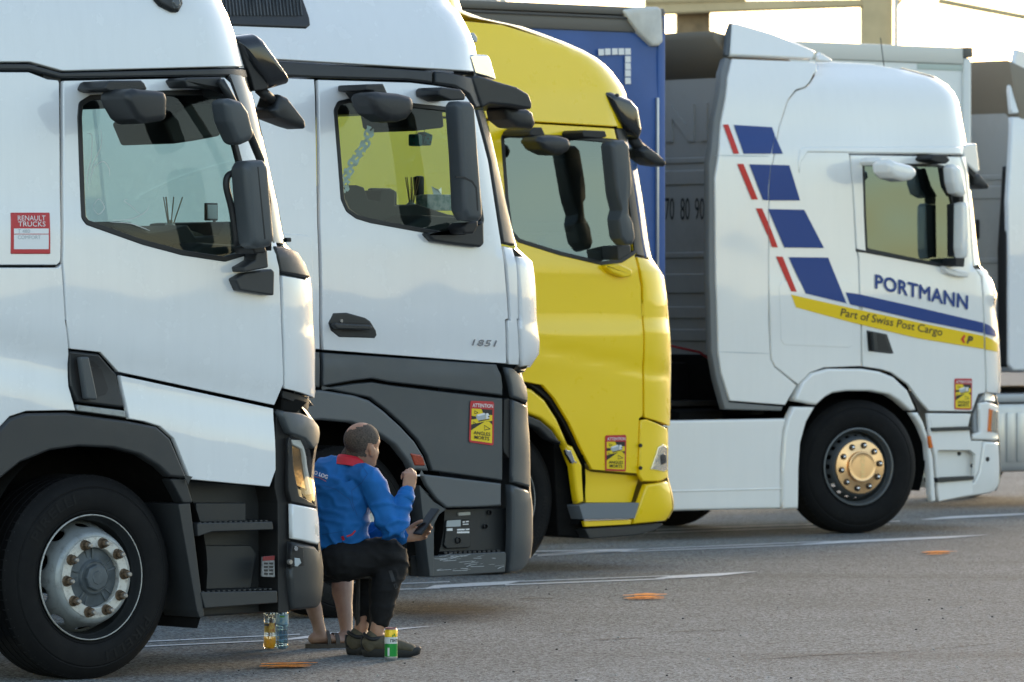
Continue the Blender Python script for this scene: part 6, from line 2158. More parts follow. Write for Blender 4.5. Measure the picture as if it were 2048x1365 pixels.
hd_l = Vector((-hd_f.y, hd_f.x, 0)).normalized()
hd_u = hd_f.cross(hd_l)
if hd_u.z < 0: hd_u = -hd_u
HR = Matrix((hd_f, hd_l, hd_u)).transposed()


def hp(a, b, c):
    return head_c + hd_f * a + hd_l * b + hd_u * c


parts = []
# skull, jaw, face
parts.append(oval(hp(-0.008, 0, 0.030), (0.103, 0.082, 0.090), HR, 20, 14))
parts.append(oval(hp(0.020, 0, -0.030), (0.074, 0.070, 0.084), HR, 18, 12))
parts.append(oval(hp(0.052, 0, -0.082), (0.038, 0.044, 0.034), HR, 14, 10))
parts.append(limb([hp(0.082, 0, 0.010), hp(0.097, 0, -0.028), hp(0.093, 0, -0.038)], [0.009, 0.0115, 0.010], 10, 3))           # nose
parts.append(oval(hp(0.080, 0.0, 0.030), (0.014, 0.050, 0.012), HR, 12, 8))                                                     # brow
parts.append(oval(hp(0.082, 0, -0.062), (0.012, 0.024, 0.010), HR, 12, 8))                                                      # mouth
parts.append(oval(hp(0.056, 0.046, -0.030), (0.018, 0.016, 0.018), HR, 10, 8))
parts.append(oval(hp(0.056, -0.046, -0.030), (0.018, 0.016, 0.018), HR, 10, 8))
for sg in (1, -1):
    ec = hp(-0.002, sg * 0.083, -0.030)
    parts.append(oval(ec, (0.020, 0.009, 0.034), HR @ Matrix.Rotation(R(-12 * 1), 3, 'Y') @ Matrix.Rotation(R(sg * 22), 3, 'Z'), 14, 10))
    parts.append(oval(ec - hd_u * 0.022 + hd_f * 0.004, (0.010, 0.007, 0.012), HR, 10, 8))
parts.append(limb([head_c - hd_u * 0.03 - hd_f * 0.012, neck + UPV * 0.02, neck - UPV * 0.04], [(0.062, 0.060), (0.064, 0.062), (0.075, 0.07)], 16, 4))
# trunk and limbs under the clothes
parts.append(limb([neck - UPV * 0.05, chest, (chest + pelvis) / 2, pelvis], [(0.08, 0.12), (0.11, 0.155), (0.10, 0.14), (0.115, 0.15)], 16, 4, up=facing))
for a, b, c in ((sh_r, el_r, wr_r), (sh_l, el_l, wr_l)):
    parts.append(limb([a, (a + b) / 2, b, b.lerp(c, 0.35), c], [0.052, 0.047, 0.040, 0.041, 0.028], 12, 4))
    parts.append(limb([chest + (a - chest) * 0.3 + UPV * 0.03, a], [0.06, 0.055], 12, 3))
for h_, k_, a_ in ((hip_r, kn_r, an_r), (hip_l, kn_l, an_l)):
    parts.append(limb([h_, h_.lerp(k_, 0.5), k_, k_.lerp(a_, 0.3), a_ + UPV * 0.03], [0.082, 0.074, 0.056, 0.055, 0.036], 14, 4))
    parts.append(limb([a_ + UPV * 0.04, a_, a_ + facing * 0.06 - UPV * 0.035], [0.036, 0.036, 0.03], 12, 3))
# right hand raised with the cigarette between the fingers, left hand open round the phone
hr_d = Vector((0.18, 0.10, 1.0)).normalized()
parts += hand(wr_r + hr_d * 0.012, hr_d, (0.65, 0.3, 0.1), (-0.3, 0.9, 0.0), (62, 58, 66, 70), 0.1, 0.35, 0.98)
hl_d = Vector((1.0, 0.12, 0.16)).normalized()
parts += hand(wr_l + hl_d * 0.01, hl_d, (-0.18, 0.2, 1.0), (0.05, -1.0, 0.35), (32, 34, 36, 38), 0.25, 0.8, 1.0)
body = blob(parts, 0.0062, 2, 0.4)
man = put('person', body, [SKIN])
tag(man, 'man in a blue jacket with red collar sitting with his back turned, smoking', 'person')
# cropped hair: the hair-bearing part of the scalp lifted a little, thin on the crown
bm = bmesh.new(); bm.from_mesh(body)
keep = []
for f in bm.faces:
    c = f.calc_center_median() - head_c
    x, y, z = c.dot(hd_f), c.dot(hd_l), c.dot(hd_u)
    line = -0.060 if x < -0.02 else -0.060 + (x + 0.02) * 1.55
    ear = abs(y) > 0.056 and -0.034 < x < 0.028 and z < 0.012
    crown = ((x + 0.038) / 0.072) ** 2 + ((y - 0.012) / 0.054) ** 2 + ((z - 0.100) / 0.060) ** 2 < 1.0 + 0.35 * mnoise.noise(c * 60)
    front = x > 0.052 and z < 0.075
    if -0.08 < z and z > line + 0.008 * mnoise.noise(c * 90) and not ear and not crown and not front and x < 0.074 and c.length < 0.16:
        keep.append(f)
bmesh.ops.delete(bm, geom=[f for f in bm.faces if f not in set(keep)], context='FACES')
bm.normal_update()
for v in bm.verts: v.co += v.normal * 0.0022
me = bpy.data.meshes.new('hair'); bm.to_mesh(me); bm.free()
me.polygons.foreach_set('use_smooth', [True] * len(me.polygons))
put('hair', me, HAIR, man)

# jacket
jp = []
hem = pelvis + Vector((0.0, 0, -0.005))
jp.append(limb([neck - UPV * 0.035 - facing * 0.01, chest + UPV * 0.055 - facing * 0.02, chest - facing * 0.035, chest.lerp(pelvis, 0.5) - facing * 0.035, pelvis + UPV * 0.055 - facing * 0.012, pelvis + UPV * 0.012 - facing * 0.02],
               [(0.085, 0.10), (0.125, 0.185), (0.140, 0.205), (0.148, 0.200), (0.162, 0.195), (0.150, 0.185)], 24, 5, up=facing, capk=0.15))
for s_, e_, r_ in ((sh_r, el_r, wr_r), (sh_l, el_l, wr_l)):
    jp.append(limb([chest.lerp(s_, 0.45) + UPV * 0.045, s_, s_.lerp(e_, 0.5), e_, e_.lerp(r_, 0.3), e_.lerp(r_, 0.72), r_ - (r_ - e_).normalized() * 0.012],
                   [0.086, 0.072, 0.066, 0.060, 0.057, 0.050, 0.043], 18, 4))
jk = blob(jp, 0.0085, 3, 0.5)


def jmask(p):
    d = min((p - el_r).length, (p - el_l).length, (p - (pelvis + UPV * 0.1)).length)
    return 0.45 + 1.25 * max(0.0, 1 - d / 0.22)


displace(jk, 0.0032, 11, 2.0, 0.0105, jmask)
jacket = put('jacket', jk, JACK, man)
# cuffs, collar, hem pocket zips
for e_, r_ in ((el_r, wr_r), (el_l, wr_l)):
    d = (r_ - e_).normalized()
    v, f = tube_data([r_ - d * 0.055, r_ - d * 0.012, r_ - d * 0.008, r_ - d * 0.012], [0.050, 0.047, 0.042, 0.034], 18)
    mesh('cuff', v, f, JACK, jacket)
cv, cf = [], []
na = 28
for i in range(na + 1):
    a = R(-150 + 300 * i / na) + math.pi
    dirn = facing * math.cos(a) + left * math.sin(a)
    for (rr, hh, bk) in ((0.094, -0.022, 0.012), (0.081, 0.012, 0.006), (0.076, 0.028, 0.0), (0.071, 0.026, 0.0), (0.072, -0.02, 0.0)):
        slope = 0.020 * math.cos(a)
        cv.append(neck + dirn * rr + UPV * (hh - slope - 0.012) - facing * bk)
for i in range(na):
    for j in range(4):
        cf.append((i * 5 + j, (i + 1) * 5 + j, (i + 1) * 5 + j + 1, i * 5 + j + 1))
mesh('collar', cv, cf, JRED, jacket)


def snap(pt, tree):
    d = (pt - cam.location).normalized()
    r = tree.ray_cast(cam.location, d)
    return r


from mathutils.bvhtree import BVHTree
bmj = bmesh.new(); bmj.from_mesh(jk)
TREEJ = BVHTree.FromBMesh(bmj)


def cloth_strip(name, pix, width, m, parent, lift=0.003, n=6):
    pts = []
    for q in range(len(pix) - 1):
        for k in range(n):
            t = k / n
            pts.append((pix[q][0] * (1 - t) + pix[q + 1][0] * t, pix[q][1] * (1 - t) + pix[q + 1][1] * t))
    pts.append(pix[-1])
    vs_, fs = [], []
    for i, (u, v) in enumerate(pts):
        a = Vector(pts[min(i + 1, len(pts) - 1)]); b = Vector(pts[max(i - 1, 0)])
        d = (a - b).normalized(); nn = Vector((-d.y, d.x)) * width * 0.5
        for s_ in (1, -1):
            loc, nor, _, _ = TREEJ.ray_cast(cam.location, (w_(u + nn.x * s_, v + nn.y * s_) - cam.location).normalized())
            vs_.append(loc + nor * lift if loc is not None else w_(u + nn.x * s_, v + nn.y * s_, -0.16))
    for i in range(len(pts) - 1):
        fs.append((2 * i, 2 * i + 1, 2 * i + 3, 2 * i + 2))
    return mesh(name, vs_, fs, m, parent)


SEAMB = mat('jacket_seam', (0.003, 0.05, 0.19), 0.7)
cloth_strip('sleeve_seam', T('M', '560,455 615,540 560,620 470,690 478,800 520,920'), 0.8, SEAMB, jacket, 0.0015)
cloth_strip('back_seam', T('M', '200,640 330,680 450,770 490,880'), 0.8, SEAMB, jacket, 0.0015)
cloth_strip('waist_seam', T('M', '200,1090 300,1075 400,1060'), 0.7, SEAMB, jacket, 0.0015)
cloth_strip('pocket_zip', T('M', '385,1105 400,1140') , 5.0, JRED, jacket)
cloth_strip('pocket_zip', T('M', '425,1108 470,1092 504,1054'), 3.2, JRED, jacket)
cloth_strip('hem_seam', T('M', '388,1140 386,1225'), 0.7, BLACK, jacket, 0.001)
cloth_strip('back_print_rule', T('M', '60,560 130,562 185,575 240,608'), 1.0, mat('orange_print', (0.65, 0.18, 0.10), 0.5), jacket, 0.002)
# back lettering, half hidden by the bumper of the truck
v, f = text_polys('MO LOG', 1.0, bold=0.03, shear=0.12)
x0 = min(q[0] for q in v); x1 = max(q[0] for q in v); y1 = max(q[1] for q in v)
A, B = Vector(T('M', '98,530')[0]), Vector(T('M', '252,588')[0])
ok_v = []
for a, b in v:
    t = (a - x0) / (x1 - x0)
    p = A.lerp(B, t) + Vector((1.2, -7.6)) * (b / y1)
    loc, nor, _, _ = TREEJ.ray_cast(cam.location, (w_(p.x, p.y) - cam.location).normalized())
    ok_v.append(loc + nor * 0.003 if loc is not None else None)
ff = [q for q in f if all(ok_v[i] is not None for i in q) and max((ok_v[q[0]] - ok_v[i]).length for i in q) < 0.08]
use = sorted({i for q in ff for i in q}); mp = {o: i for i, o in enumerate(use)}
if ff:
    mesh('back_lettering', [ok_v[i] for i in use], [tuple(mp[i] for i in q) for q in ff], PWHITE, jacket, False)
bmj.free()

# trousers
tp = []
tp.append(limb([pelvis + UPV * 0.06, pelvis, pelvis - UPV * 0.02 + facing * 0.05], [(0.135, 0.165), (0.145, 0.18), (0.12, 0.17)], 20, 4, up=facing))
for h_, k_, a_ in ((hip_r, kn_r, an_r), (hip_l, kn_l, an_l)):
    sh = (a_ - k_)
    tp.append(limb([h_ - facing * 0.03, h_.lerp(k_, 0.4) + UPV * 0.004, k_ - facing * 0.035 + UPV * 0.004, k_ + facing * 0.002 - UPV * 0.04, k_ + sh * 0.35 - facing * 0.012, k_ + sh * 0.62 - facing * 0.005, k_ + sh * 0.80],
                   [0.108, 0.098, 0.082, 0.078, 0.074, 0.066, 0.050], 18, 4))
    tp.append(limb([k_ + sh * 0.76, k_ + sh * 0.82, k_ + sh * 0.86], [0.052, 0.048, 0.046], 16, 3, capk=0.2))
tm = blob(tp, 0.0085, 3, 0.5)
displace(tm, 0.0040, 12, 6.0, 0.0065, lambda p: 0.55 + 0.8 * max(0.0, 1 - min((p - kn_r).length, (p - kn_l).length) / 0.2))
trousers = put('trousers', tm, TROU, man)
bmj = bmesh.new(); bmj.from_mesh(tm)
TREEJ = BVHTree.FromBMesh(bmj)
cloth_strip('faded_stripe', T('K', '1000,320 1035,440'), 7.0, mat('grey_stripe', (0.024, 0.024, 0.026), 0.7), trousers, 0.002)
cloth_strip('faded_stripe', T('K', '1045,460 1065,510'), 6.0, MATS['grey_stripe'], trousers, 0.002)
bmj.free()


def shoe(an, dirn, parent, L=0.30):
    d = Vector((dirn[0], dirn[1], 0)).normalized()
    s = Vector((-d.y, d.x, 0))
    g = Vector((an.x, an.y, 0)) - d * 0.075
    up = blob([limb([g + d * 0.035 + UPV * 0.075, g + d * 0.10 + UPV * 0.072, g + d * 0.18 + UPV * 0.058, g + d * (L - 0.045) + UPV * 0.045], [(0.042, 0.040), (0.044, 0.045), (0.034, 0.048), (0.024, 0.042)], 16, 4, up=UPV),
               limb([g + d * 0.045 + UPV * 0.06, g + d * 0.06 + UPV * 0.105], [0.042, 0.043], 14, 3)], 0.005, 2)
    o = put('shoe', up, SHOE, parent)
    # outsole: outline swept up the side
    out = []
    for t in range(28):
        a = 2 * math.pi * t / 28
        x = 0.5 * L + 0.5 * L * math.cos(a); wv = (0.043 + 0.008 * math.cos(a - 0.4)) * math.sin(a)
        out.append((x, wv))
    vs_, fs = [], []
    for (h, k) in ((0.0, 0.93), (0.006, 1.0), (0.036, 1.04), (0.044, 0.99)):
        for x, wv in out:
            toe = 0.012 * max(0, (x / L - 0.75) / 0.25) ** 2
            vs_.append(g + d * (0.5 * L + (x - 0.5 * L) * k) + s * wv * k + UPV * (h + toe))
    for r_ in range(3):
        for t in range(28):
            k = (t + 1) % 28
            fs.append((r_ * 28 + t, r_ * 28 + k, (r_ + 1) * 28 + k, (r_ + 1) * 28 + t))
    fs.append(tuple(range(27, -1, -1))); fs.append(tuple(range(84, 112)))
    so = mesh('sole', vs_, fs, SOLE, o); so.data.set_sharp_from_angle(angle=R(50))
    # padded collar and laces
    ring = [g + d * (0.055 + 0.045 * math.cos(t)) + s * 0.040 * math.sin(t) + UPV * (0.112 - 0.018 * math.sin((t) / 1.0) ** 2 - 0.006 * math.cos(t)) for t in [2 * math.pi * i / 20 for i in range(21)]]
    v, f = tube_data(ring, 0.011, 8)
    mesh('collar_pad', v, f, SOLE, o)
    for k in range(4):
        c = g + d * (0.125 + 0.022 * k) + UPV * (0.112 - 0.011 * k)
        v, f = tube_data([c - s * 0.026 - UPV * 0.006, c + UPV * 0.004, c + s * 0.026 - UPV * 0.006], 0.0035, 6)
        mesh('lace', v, f, SOLE, o)
    v, f = tube_data([g + d * 0.02 + UPV * 0.03, g + d * 0.012 + UPV * 0.07, g + d * 0.012 + UPV * 0.105], [(0.02, 0.016), (0.024, 0.014), (0.02, 0.01)], 10)
    mesh('heel_counter', v, f, SOLE, o)
    return o


shoe(an_r, (0.96, -0.12), man)
shoe(an_l, (0.95, 0.10), man)

# stool under him
stl = empty('camp_stool', (w_(716, 1160, 0.2).x, YM + 0.2, 0))
tag(stl, 'low black stool the man in the blue jacket sits on', 'stool')
sz = w_(690, 1152, 0.2).z
bm = bmesh.new(); add_box(bm, (-0.05, 0.0, sz), (0.26, 0.30, 0.022), 0.008); bm_obj('seat', bm, DARK, stl, True, 40)
for b, u_, w2 in ((-0.06, 716, 742), (0.12, 716, 738)):
    for uu in (u_, w2):
        xx = w_(uu, 1160, 0.2 + b).x - w_(716, 1160, 0.2).x
        tube('leg', [(xx, b, sz - 0.01), (xx, b, 0.0)], 0.011, GRIME, stl, 8)

# cigarette and phone are things of their own
cg = [at_depth(*q, YM + 0.04) for q in T('M', '1016,556 1090,554')]
ci = empty('cigarette', cg[0]); tag(ci, 'white cigarette held in the raised hand', 'cigarette')
c0 = Vector((0, 0, 0)); c1 = cg[1] - cg[0] + Vector((0.0, 0.02, 0))
tube('paper', [c0.lerp(c1, 0.28), c1], 0.0042, PWHITE, ci, 10)
tube('filter', [c0, c0.lerp(c1, 0.278)], 0.0043, mat('filter_tan', (0.55, 0.30, 0.10), 0.7), ci, 10)
pa, pb = at_depth(*T('M', '1066,1092')[0], YM + 0.11), at_depth(*T('M', '1238,852')[0], YM + 0.17)
ax = (pb - pa).normalized()
nrm = Vector((-0.80, -0.56, 0.12)); nrm = (nrm - ax * nrm.dot(ax)).normalized()
wd = ax.cross(nrm)
ph = empty('smartphone', (pa + pb) / 2); tag(ph, 'black smartphone lying in the open hand', 'phone')
rotm = Matrix((ax, wd, nrm)).transposed()
bm = bmesh.new(); add_box(bm, (0, 0, 0), (0.172, 0.076, 0.0095), 0.004, rotm); bm_obj('case', bm, BLACK, ph, True, 40)
bm = bmesh.new(); add_box(bm, tuple(nrm * 0.0052), (0.160, 0.069, 0.001), 0.0003, rotm); bm_obj('screen', bm, mat('dark_screen', (0.006, 0.006, 0.007), 0.3, spec=0.2), ph)

# --- second person, almost wholly hidden behind the truck's bumper: bare lower legs in sandals show
YP = 30.25


def q_(u, v, dy=0.0):
    return at_depth(u, v, YP + dy)


f2 = Vector((math.cos(R(25)), math.sin(R(25)), 0)); l2 = Vector((-f2.y, f2.x, 0))
pel = q_(570, 1132, 0.30)
kA, aA = q_(612, 1120, 0.0), q_(640, 1268, -0.06)
kB, aB = q_(690, 1130, 0.18), q_(693, 1276, 0.02)
ch = pel + UPV * 0.32 - f2 * 0.02
nk = ch + UPV * 0.20
hc = nk + UPV * 0.14 + f2 * 0.02
parts = [oval(hc + UPV * 0.02, (0.09, 0.076, 0.10)), oval(hc + f2 * 0.03 - UPV * 0.05, (0.06, 0.055, 0.07)), oval(hc + f2 * 0.095 - UPV * 0.01, (0.014, 0.012, 0.022)),
         oval(hc + l2 * 0.078, (0.02, 0.01, 0.03)), oval(hc - l2 * 0.078, (0.02, 0.01, 0.03)),
         limb([hc, nk - UPV * 0.04], [0.058, 0.07]), limb([nk - UPV * 0.05, ch, pel], [(0.09, 0.15), (0.11, 0.17), (0.12, 0.16)], 16, 4, up=f2)]
for sg in (1, -1):
    s_ = ch + UPV * 0.12 + l2 * 0.19 * sg; e_ = s_ - UPV * 0.26 + f2 * 0.06; r_ = e_ + f2 * 0.20 - UPV * 0.02 - l2 * 0.05 * sg
    parts.append(limb([s_, e_, r_], [0.052, 0.042, 0.028]))
    parts.append(limb([ch + UPV * 0.1, s_], [0.07, 0.055]))
    parts += hand(r_, f2, -l2 * sg + UPV * 0.3, -UPV, (25, 28, 30, 32), 0.2, 0.6)
for k_, a_, h_ in ((kA, aA, pel - l2 * 0.09), (kB, aB, pel + l2 * 0.09)):
    parts.append(limb([h_, h_.lerp(k_, 0.5), k_], [0.085, 0.076, 0.058]))
    dn = a_ - k_
    parts.append(limb([k_, k_ + dn * 0.30 - f2 * 0.018, k_ + dn * 0.62 - f2 * 0.008, k_ + dn * 0.88, a_], [0.055, 0.060, 0.044, 0.034, 0.036], 14, 4))
    g = Vector((a_.x, a_.y, 0.0)) - f2 * 0.05
    parts.append(limb([g + UPV * 0.050 + f2 * 0.012, g + f2 * 0.05 + UPV * 0.056, g + f2 * 0.12 + UPV * 0.046, g + f2 * 0.185 + UPV * 0.034], [(0.030, 0.033), (0.034, 0.036), (0.024, 0.042), (0.013, 0.042)], 14, 4, up=UPV))
    for t in range(5):
        b = g + f2 * (0.19 - 0.008 * abs(t - 1) * (1 if t > 1 else 0.5)) + l2 * (0.032 - 0.016 * t) * (1 if k_ is kA else 1) + UPV * 0.032
        parts.append(limb([b - f2 * 0.02, b + f2 * (0.034 - 0.004 * t)], [0.010, 0.0085 if t else 0.011], 8, 2))
body2 = blob(parts, 0.008, 2, 0.4)
p2 = put('person', body2, SKINL)
tag(p2, 'person hidden behind the bumper, only bare lower legs in sandals showing', 'person')
tp = [limb([nk - UPV * 0.05, ch, pel + UPV * 0.02], [(0.10, 0.16), (0.13, 0.19), (0.135, 0.18)], 18, 4, up=f2)]
for sg in (1, -1):
    s_ = ch + UPV * 0.12 + l2 * 0.19 * sg; e_ = s_ - UPV * 0.20 + f2 * 0.05
    tp.append(limb([ch + UPV * 0.1, s_, e_], [0.085, 0.07, 0.062]))
put('shirt', blob(tp, 0.012, 3), mat('grey_cotton', (0.10, 0.10, 0.11), 0.9), p2)
tp = [limb([pel + UPV * 0.04, pel - UPV * 0.03], [(0.14, 0.18), (0.13, 0.18)], 18, 3, up=f2)]
for k_, h_ in ((kA, pel - l2 * 0.09), (kB, pel + l2 * 0.09)):
    tp.append(limb([h_, h_.lerp(k_, 0.5), h_.lerp(k_, 0.84)], [0.105, 0.10, 0.088]))
put('shorts', blob(tp, 0.012, 3), TROU, p2)
for a_ in (aA, aB):
    g = Vector((a_.x, a_.y, 0.0)) - f2 * 0.05
    vs_, fs = [], []
    out = [(0.105 + 0.14 * math.cos(2 * math.pi * t / 24), (0.043 + 0.006 * math.cos(2 * math.pi * t / 24)) * math.sin(2 * math.pi * t / 24)) for t in range(24)]
    for h in (0.0, 0.024):
        for x, y in out: vs_.append(g + f2 * x + l2 * y + UPV * h)
    for t in range(24):
        k = (t + 1) % 24
        fs.append((t, k, 24 + k, 24 + t))
    fs.append(tuple(range(23, -1, -1))); fs.append(tuple(range(24, 48)))
    so = mesh('sandal', vs_, fs, SAND, p2); so.data.set_sharp_from_angle(angle=R(50))
    for x, wdt, top in ((0.075, 0.020, 0.094), (0.125, 0.024, 0.080)):
        sv, sf = [], []
        for i in range(13):
            a = math.pi * i / 12
            for dx in (-wdt / 2, wdt / 2):
                sv.append(g + f2 * (x + dx + 0.01) + l2 * 0.047 * math.cos(a) + UPV * (0.02 + (top - 0.02) * math.sin(a) ** 0.8))
        for i in range(12): sf.append((2 * i, 2 * i + 1, 2 * i + 3, 2 * i + 2))
        mesh('strap', sv, sf, SAND, so)
seat2 = empty('folding_seat', (pel.x, pel.y, 0)); tag(seat2, 'low folding seat hidden behind the truck bumper, under the bare-legged person', 'stool')
z2 = pel.z - 0.165
box('seat', (-.10, -.17, z2 - 0.03), (.17, .17, z2), DARK, seat2, 0.01)
for b in (-.14, .14):
    for uu in (541, 631):
        xx = at_depth(uu, 1200, pel.y + b).x - pel.x
        tube('leg', [(xx, b, z2 - 0.02), (xx, b, 0)], 0.010, GRIME, seat2, 8)
# ------------------------------------------------------------------ bottles, can, dashboard clutter
def turned(name, prof, m, parent, n=28, off=(0, 0, 0), sharp=40):
    """prof (radius, z) turned about the vertical"""
    vs_, fs = [], []
    k = len(prof)
    for j in range(n):
        t = 2 * math.pi * j / n
        for r, z in prof: vs_.append((r * math.cos(t) + off[0], r * math.sin(t) + off[1], z + off[2]))
    for j in range(n):
        q = (j + 1) % n
        for i in range(k - 1): fs.append((j * k + i, q * k + i, q * k + i + 1, j * k + i + 1))
    o = mesh(name, vs_, fs, m, parent)
    bm = bmesh.new(); bm.from_mesh(o.data)
    bmesh.ops.remove_doubles(bm, verts=bm.verts, dist=1e-5)
    bmesh.ops.recalc_face_normals(bm, faces=bm.faces)
    bm.to_mesh(o.data); bm.free()
    o.data.set_sharp_from_angle(angle=R(sharp))
    return o


PET = glass_mat('clear_plastic', (0.97, 0.98, 0.98), 1.6, 1.5, 0.03)
PETB = glass_mat('blue_plastic', (0.62, 0.80, 0.88), 2.4, 1.5, 0.03)
JUICE = mat('orange_drink', (0.98, 0.46, 0.008), 0.3)
b1 = ground_at(539.5, 1298.5)
ob = empty('juice_bottle', b1)
tag(ob, 'clear plastic bottle a third full of orange drink, on the ground by the bumper', 'bottle')
r = 0.0335
turned('bottle', [(0.0, 0.006), (r * .75, 0.002), (r * .98, 0.012), (r, 0.05), (r * .96, 0.075), (r * .86, 0.095), (r * .86, 0.135), (r * .95, 0.15), (r, 0.175), (r * .95, 0.205), (r * .6, 0.228), (0.014, 0.242), (0.013, 0.262)], PET, ob)
turned('drink', [(0.0, 0.010), (r * .72, 0.006), (r * .93, 0.016), (r * .955, 0.05), (r * .925, 0.066), (0.0, 0.066)], JUICE, ob)
turned('label', [(r * .885, 0.088), (r * .885, 0.138)], mat('bottle_label', (0.30, 0.16, 0.03), 0.4, col2=(0.62, 0.42, 0.06), vscale=40), ob)
ln = turned('label_band', [(r * .895, 0.123), (r * .895, 0.136)], mat('label_dark', (0.05, 0.05, 0.07), 0.4), ob)
vs_, fs = [], []
for i in range(9):
    a = R(-95 + 75 * i / 8)
    for z in (0.089, 0.137): vs_.append((r * .905 * math.cos(a), r * .905 * math.sin(a), z))
for i in range(8): fs.append((2 * i, 2 * i + 2, 2 * i + 3, 2 * i + 1))
mesh('label_patch', vs_, fs, mat('label_red', (0.45, 0.05, 0.02), 0.4, col2=(0.66, 0.50, 0.12), vscale=60), ob)
turned('cap', [(0.0, 0.272), (0.014, 0.272), (0.0155, 0.268), (0.0155, 0.254)], ORANGE, ob, 18)
b2_ = ground_at(564.5, 1298.0)
wb = empty('water_bottle', b2_)
tag(wb, 'clear bluish water bottle standing beside the orange drink', 'bottle')
r = 0.0325
prof = [(0.0, 0.008), (r * .7, 0.002), (r * .96, 0.010), (r, 0.022), (r * .93, 0.027), (r * .96, 0.034)]
for k in range(6): prof += [(r * (0.93 if k % 2 else 0.98), 0.045 + 0.013 * k)]
prof += [(r * .96, 0.122), (r, 0.128), (r, 0.185), (r * .9, 0.205), (0.016, 0.232), (0.013, 0.240), (0.013, 0.255)]
turned('bottle', prof, PETB, wb)
turned('water', [(0.0, 0.012), (r * .90, 0.014), (r * .88, 0.10), (0.0, 0.10)], glass_mat('water', (0.72, 0.84, 0.90), 1.6, 1.33), wb)
turned('label', [(r * 1.012, 0.130), (r * 1.012, 0.184)], mat('water_label', (0.10, 0.30, 0.52), 0.35, col2=(0.45, 0.60, 0.62), vscale=34), wb)
vs_, fs = [], []
for i in range(7):
    a = R(-110 + 45 * i / 6)
    for z in (0.168, 0.176): vs_.append((r * 1.025 * math.cos(a), r * 1.025 * math.sin(a), z))
for i in range(6): fs.append((2 * i, 2 * i + 2, 2 * i + 3, 2 * i + 1))
mesh('label_patch', vs_, fs, mat('label_green', (0.12, 0.42, 0.05), 0.4), wb)
turned('cap', [(0.0, 0.266), (0.0145, 0.266), (0.0155, 0.262), (0.0155, 0.248)], mat('cap_blue', (0.08, 0.2, 0.5), 0.4), wb, 18)

cb = ground_at(782, 1321)
cn = empty('drink_can', cb)
tag(cn, 'green, white and yellow drink can standing by the shoe', 'can')
r = 0.0335; H_ = 0.168
CG = mat('can_green', (0.005, 0.26, 0.045), 0.28, metal=0.35); CW = mat('can_white', (0.62, 0.66, 0.64), 0.35); CY = mat('can_yellow', (0.80, 0.52, 0.01), 0.3, metal=0.2)
turned('base', [(0.0, 0.006), (r * .78, 0.0), (r * .86, 0.004), (r, 0.014), (r, 0.020)], ALU, cn)
turned('green_body', [(r, 0.0202), (r, 0.086)], CG, cn)
turned('white_band', [(r, 0.0862), (r, 0.120)], CW, cn)
turned('yellow_band', [(r, 0.1202), (r, 0.150), (r * .93, 0.158)], CY, cn)
turned('lid', [(r * .93, 0.1582), (r * .84, 0.163), (r * .87, 0.168), (r * .84, 0.168), (r * .82, 0.163), (0, 0.163)], mat('can_lid', (0.42, 0.22, 0.22), 0.3, metal=0.6), cn)
v, f = text_polys('ПИТНО', 0.020, bold=0.0008)
vv = []
for a, b in v:
    th = R(-96) + a / r
    vv.append(((r + 0.0006) * math.cos(th), (r + 0.0006) * math.sin(th), 0.095 + b))
mesh('lettering', vv, f, PBLACK, cn, False)
vs_, fs = [], []
for i in range(8):
    a = R(-120 + 18 * i / 7)
    for z in (0.024, 0.066): vs_.append(((r + 0.0005) * math.cos(a), (r + 0.0005) * math.sin(a), z))
for i in range(7): fs.append((2 * i, 2 * i + 2, 2 * i + 3, 2 * i + 1))
mesh('print_block', vs_, fs, CW, cn)
vs_ = [((r + 0.0006) * math.cos(R(a)), (r + 0.0006) * math.sin(R(a)), z) for a, z in ((-82, 0.118), (-74, 0.134), (-68, 0.126), (-60, 0.142), (-48, 0.130), (-40, 0.118))]
mesh('peak_print', vs_, [(0, 1, 2, 3, 4, 5)], CG, cn, False)

# dashboard clutter seen through the side glass
o = reeds(t1, 340, 470, 0.62, None); tag(o, 'reed diffuser with wooden sticks on the dash of the nearest truck', 'diffuser')
o = reeds(t2, 822, 425, 0.60, None, 8, 0.19); tag(o, 'reed diffuser with thin sticks behind the second truck window', 'diffuser')
DICE = mat('teal_dice', (0.01, 0.16, 0.16), 0.8)
x, z = t2.at_y(850, 278, 0.85)
dc = empty('fluffy_dice', bay_to_world(t2.F + x, t2.N + 0.85, z), R(40)); tag(dc, 'teal dice hanging behind the glass of the second truck', 'dice')
for k, (dx, dz, rt) in enumerate(((-0.075, -0.01, 0.6), (0.01, 0.0, 0.15))):
    bm = bmesh.new(); add_box(bm, (dx, 0.02 * k, dz), (0.072, 0.072, 0.072), 0.012, Matrix.Rotation(rt, 3, 'Z') @ Matrix.Rotation(0.25 * k, 3, 'Y'))
    d_ = bm_obj('die', bm, DICE, dc, True, 40)
    tube('string', [(dx, 0.02 * k, dz + 0.03), (0.02, 0.02, 0.17)], 0.002, BLACK, dc, 5)
    for (a, b) in ((-.02, -.02), (0, 0), (.02, .02), (-.02, .02), (.02, -.02)):
        lathe('pip', [(0.0, -0.002), (0.006, -0.002), (0.006, 0.002)], BLACK, d_, 8, 40, (dx + a - 0.012 * (1 - k), 0.02 * k - 0.0375 + (0.012 if k == 0 else 0), dz + b))
x, z = t2.at_y(875, 408, 0.7)
bx_ = empty('tissue_box', bay_to_world(t2.F + x, t2.N + 0.7, z), R(40)); tag(bx_, 'patterned tissue box on the dash of the second truck', 'box')
box('carton', (-0.12, -0.05, -0.04), (0.12, 0.06, 0.055), mat('carton_print', (0.55, 0.56, 0.55), 0.6, col2=(0.10, 0.22, 0.20), vscale=30), bx_, 0.004)
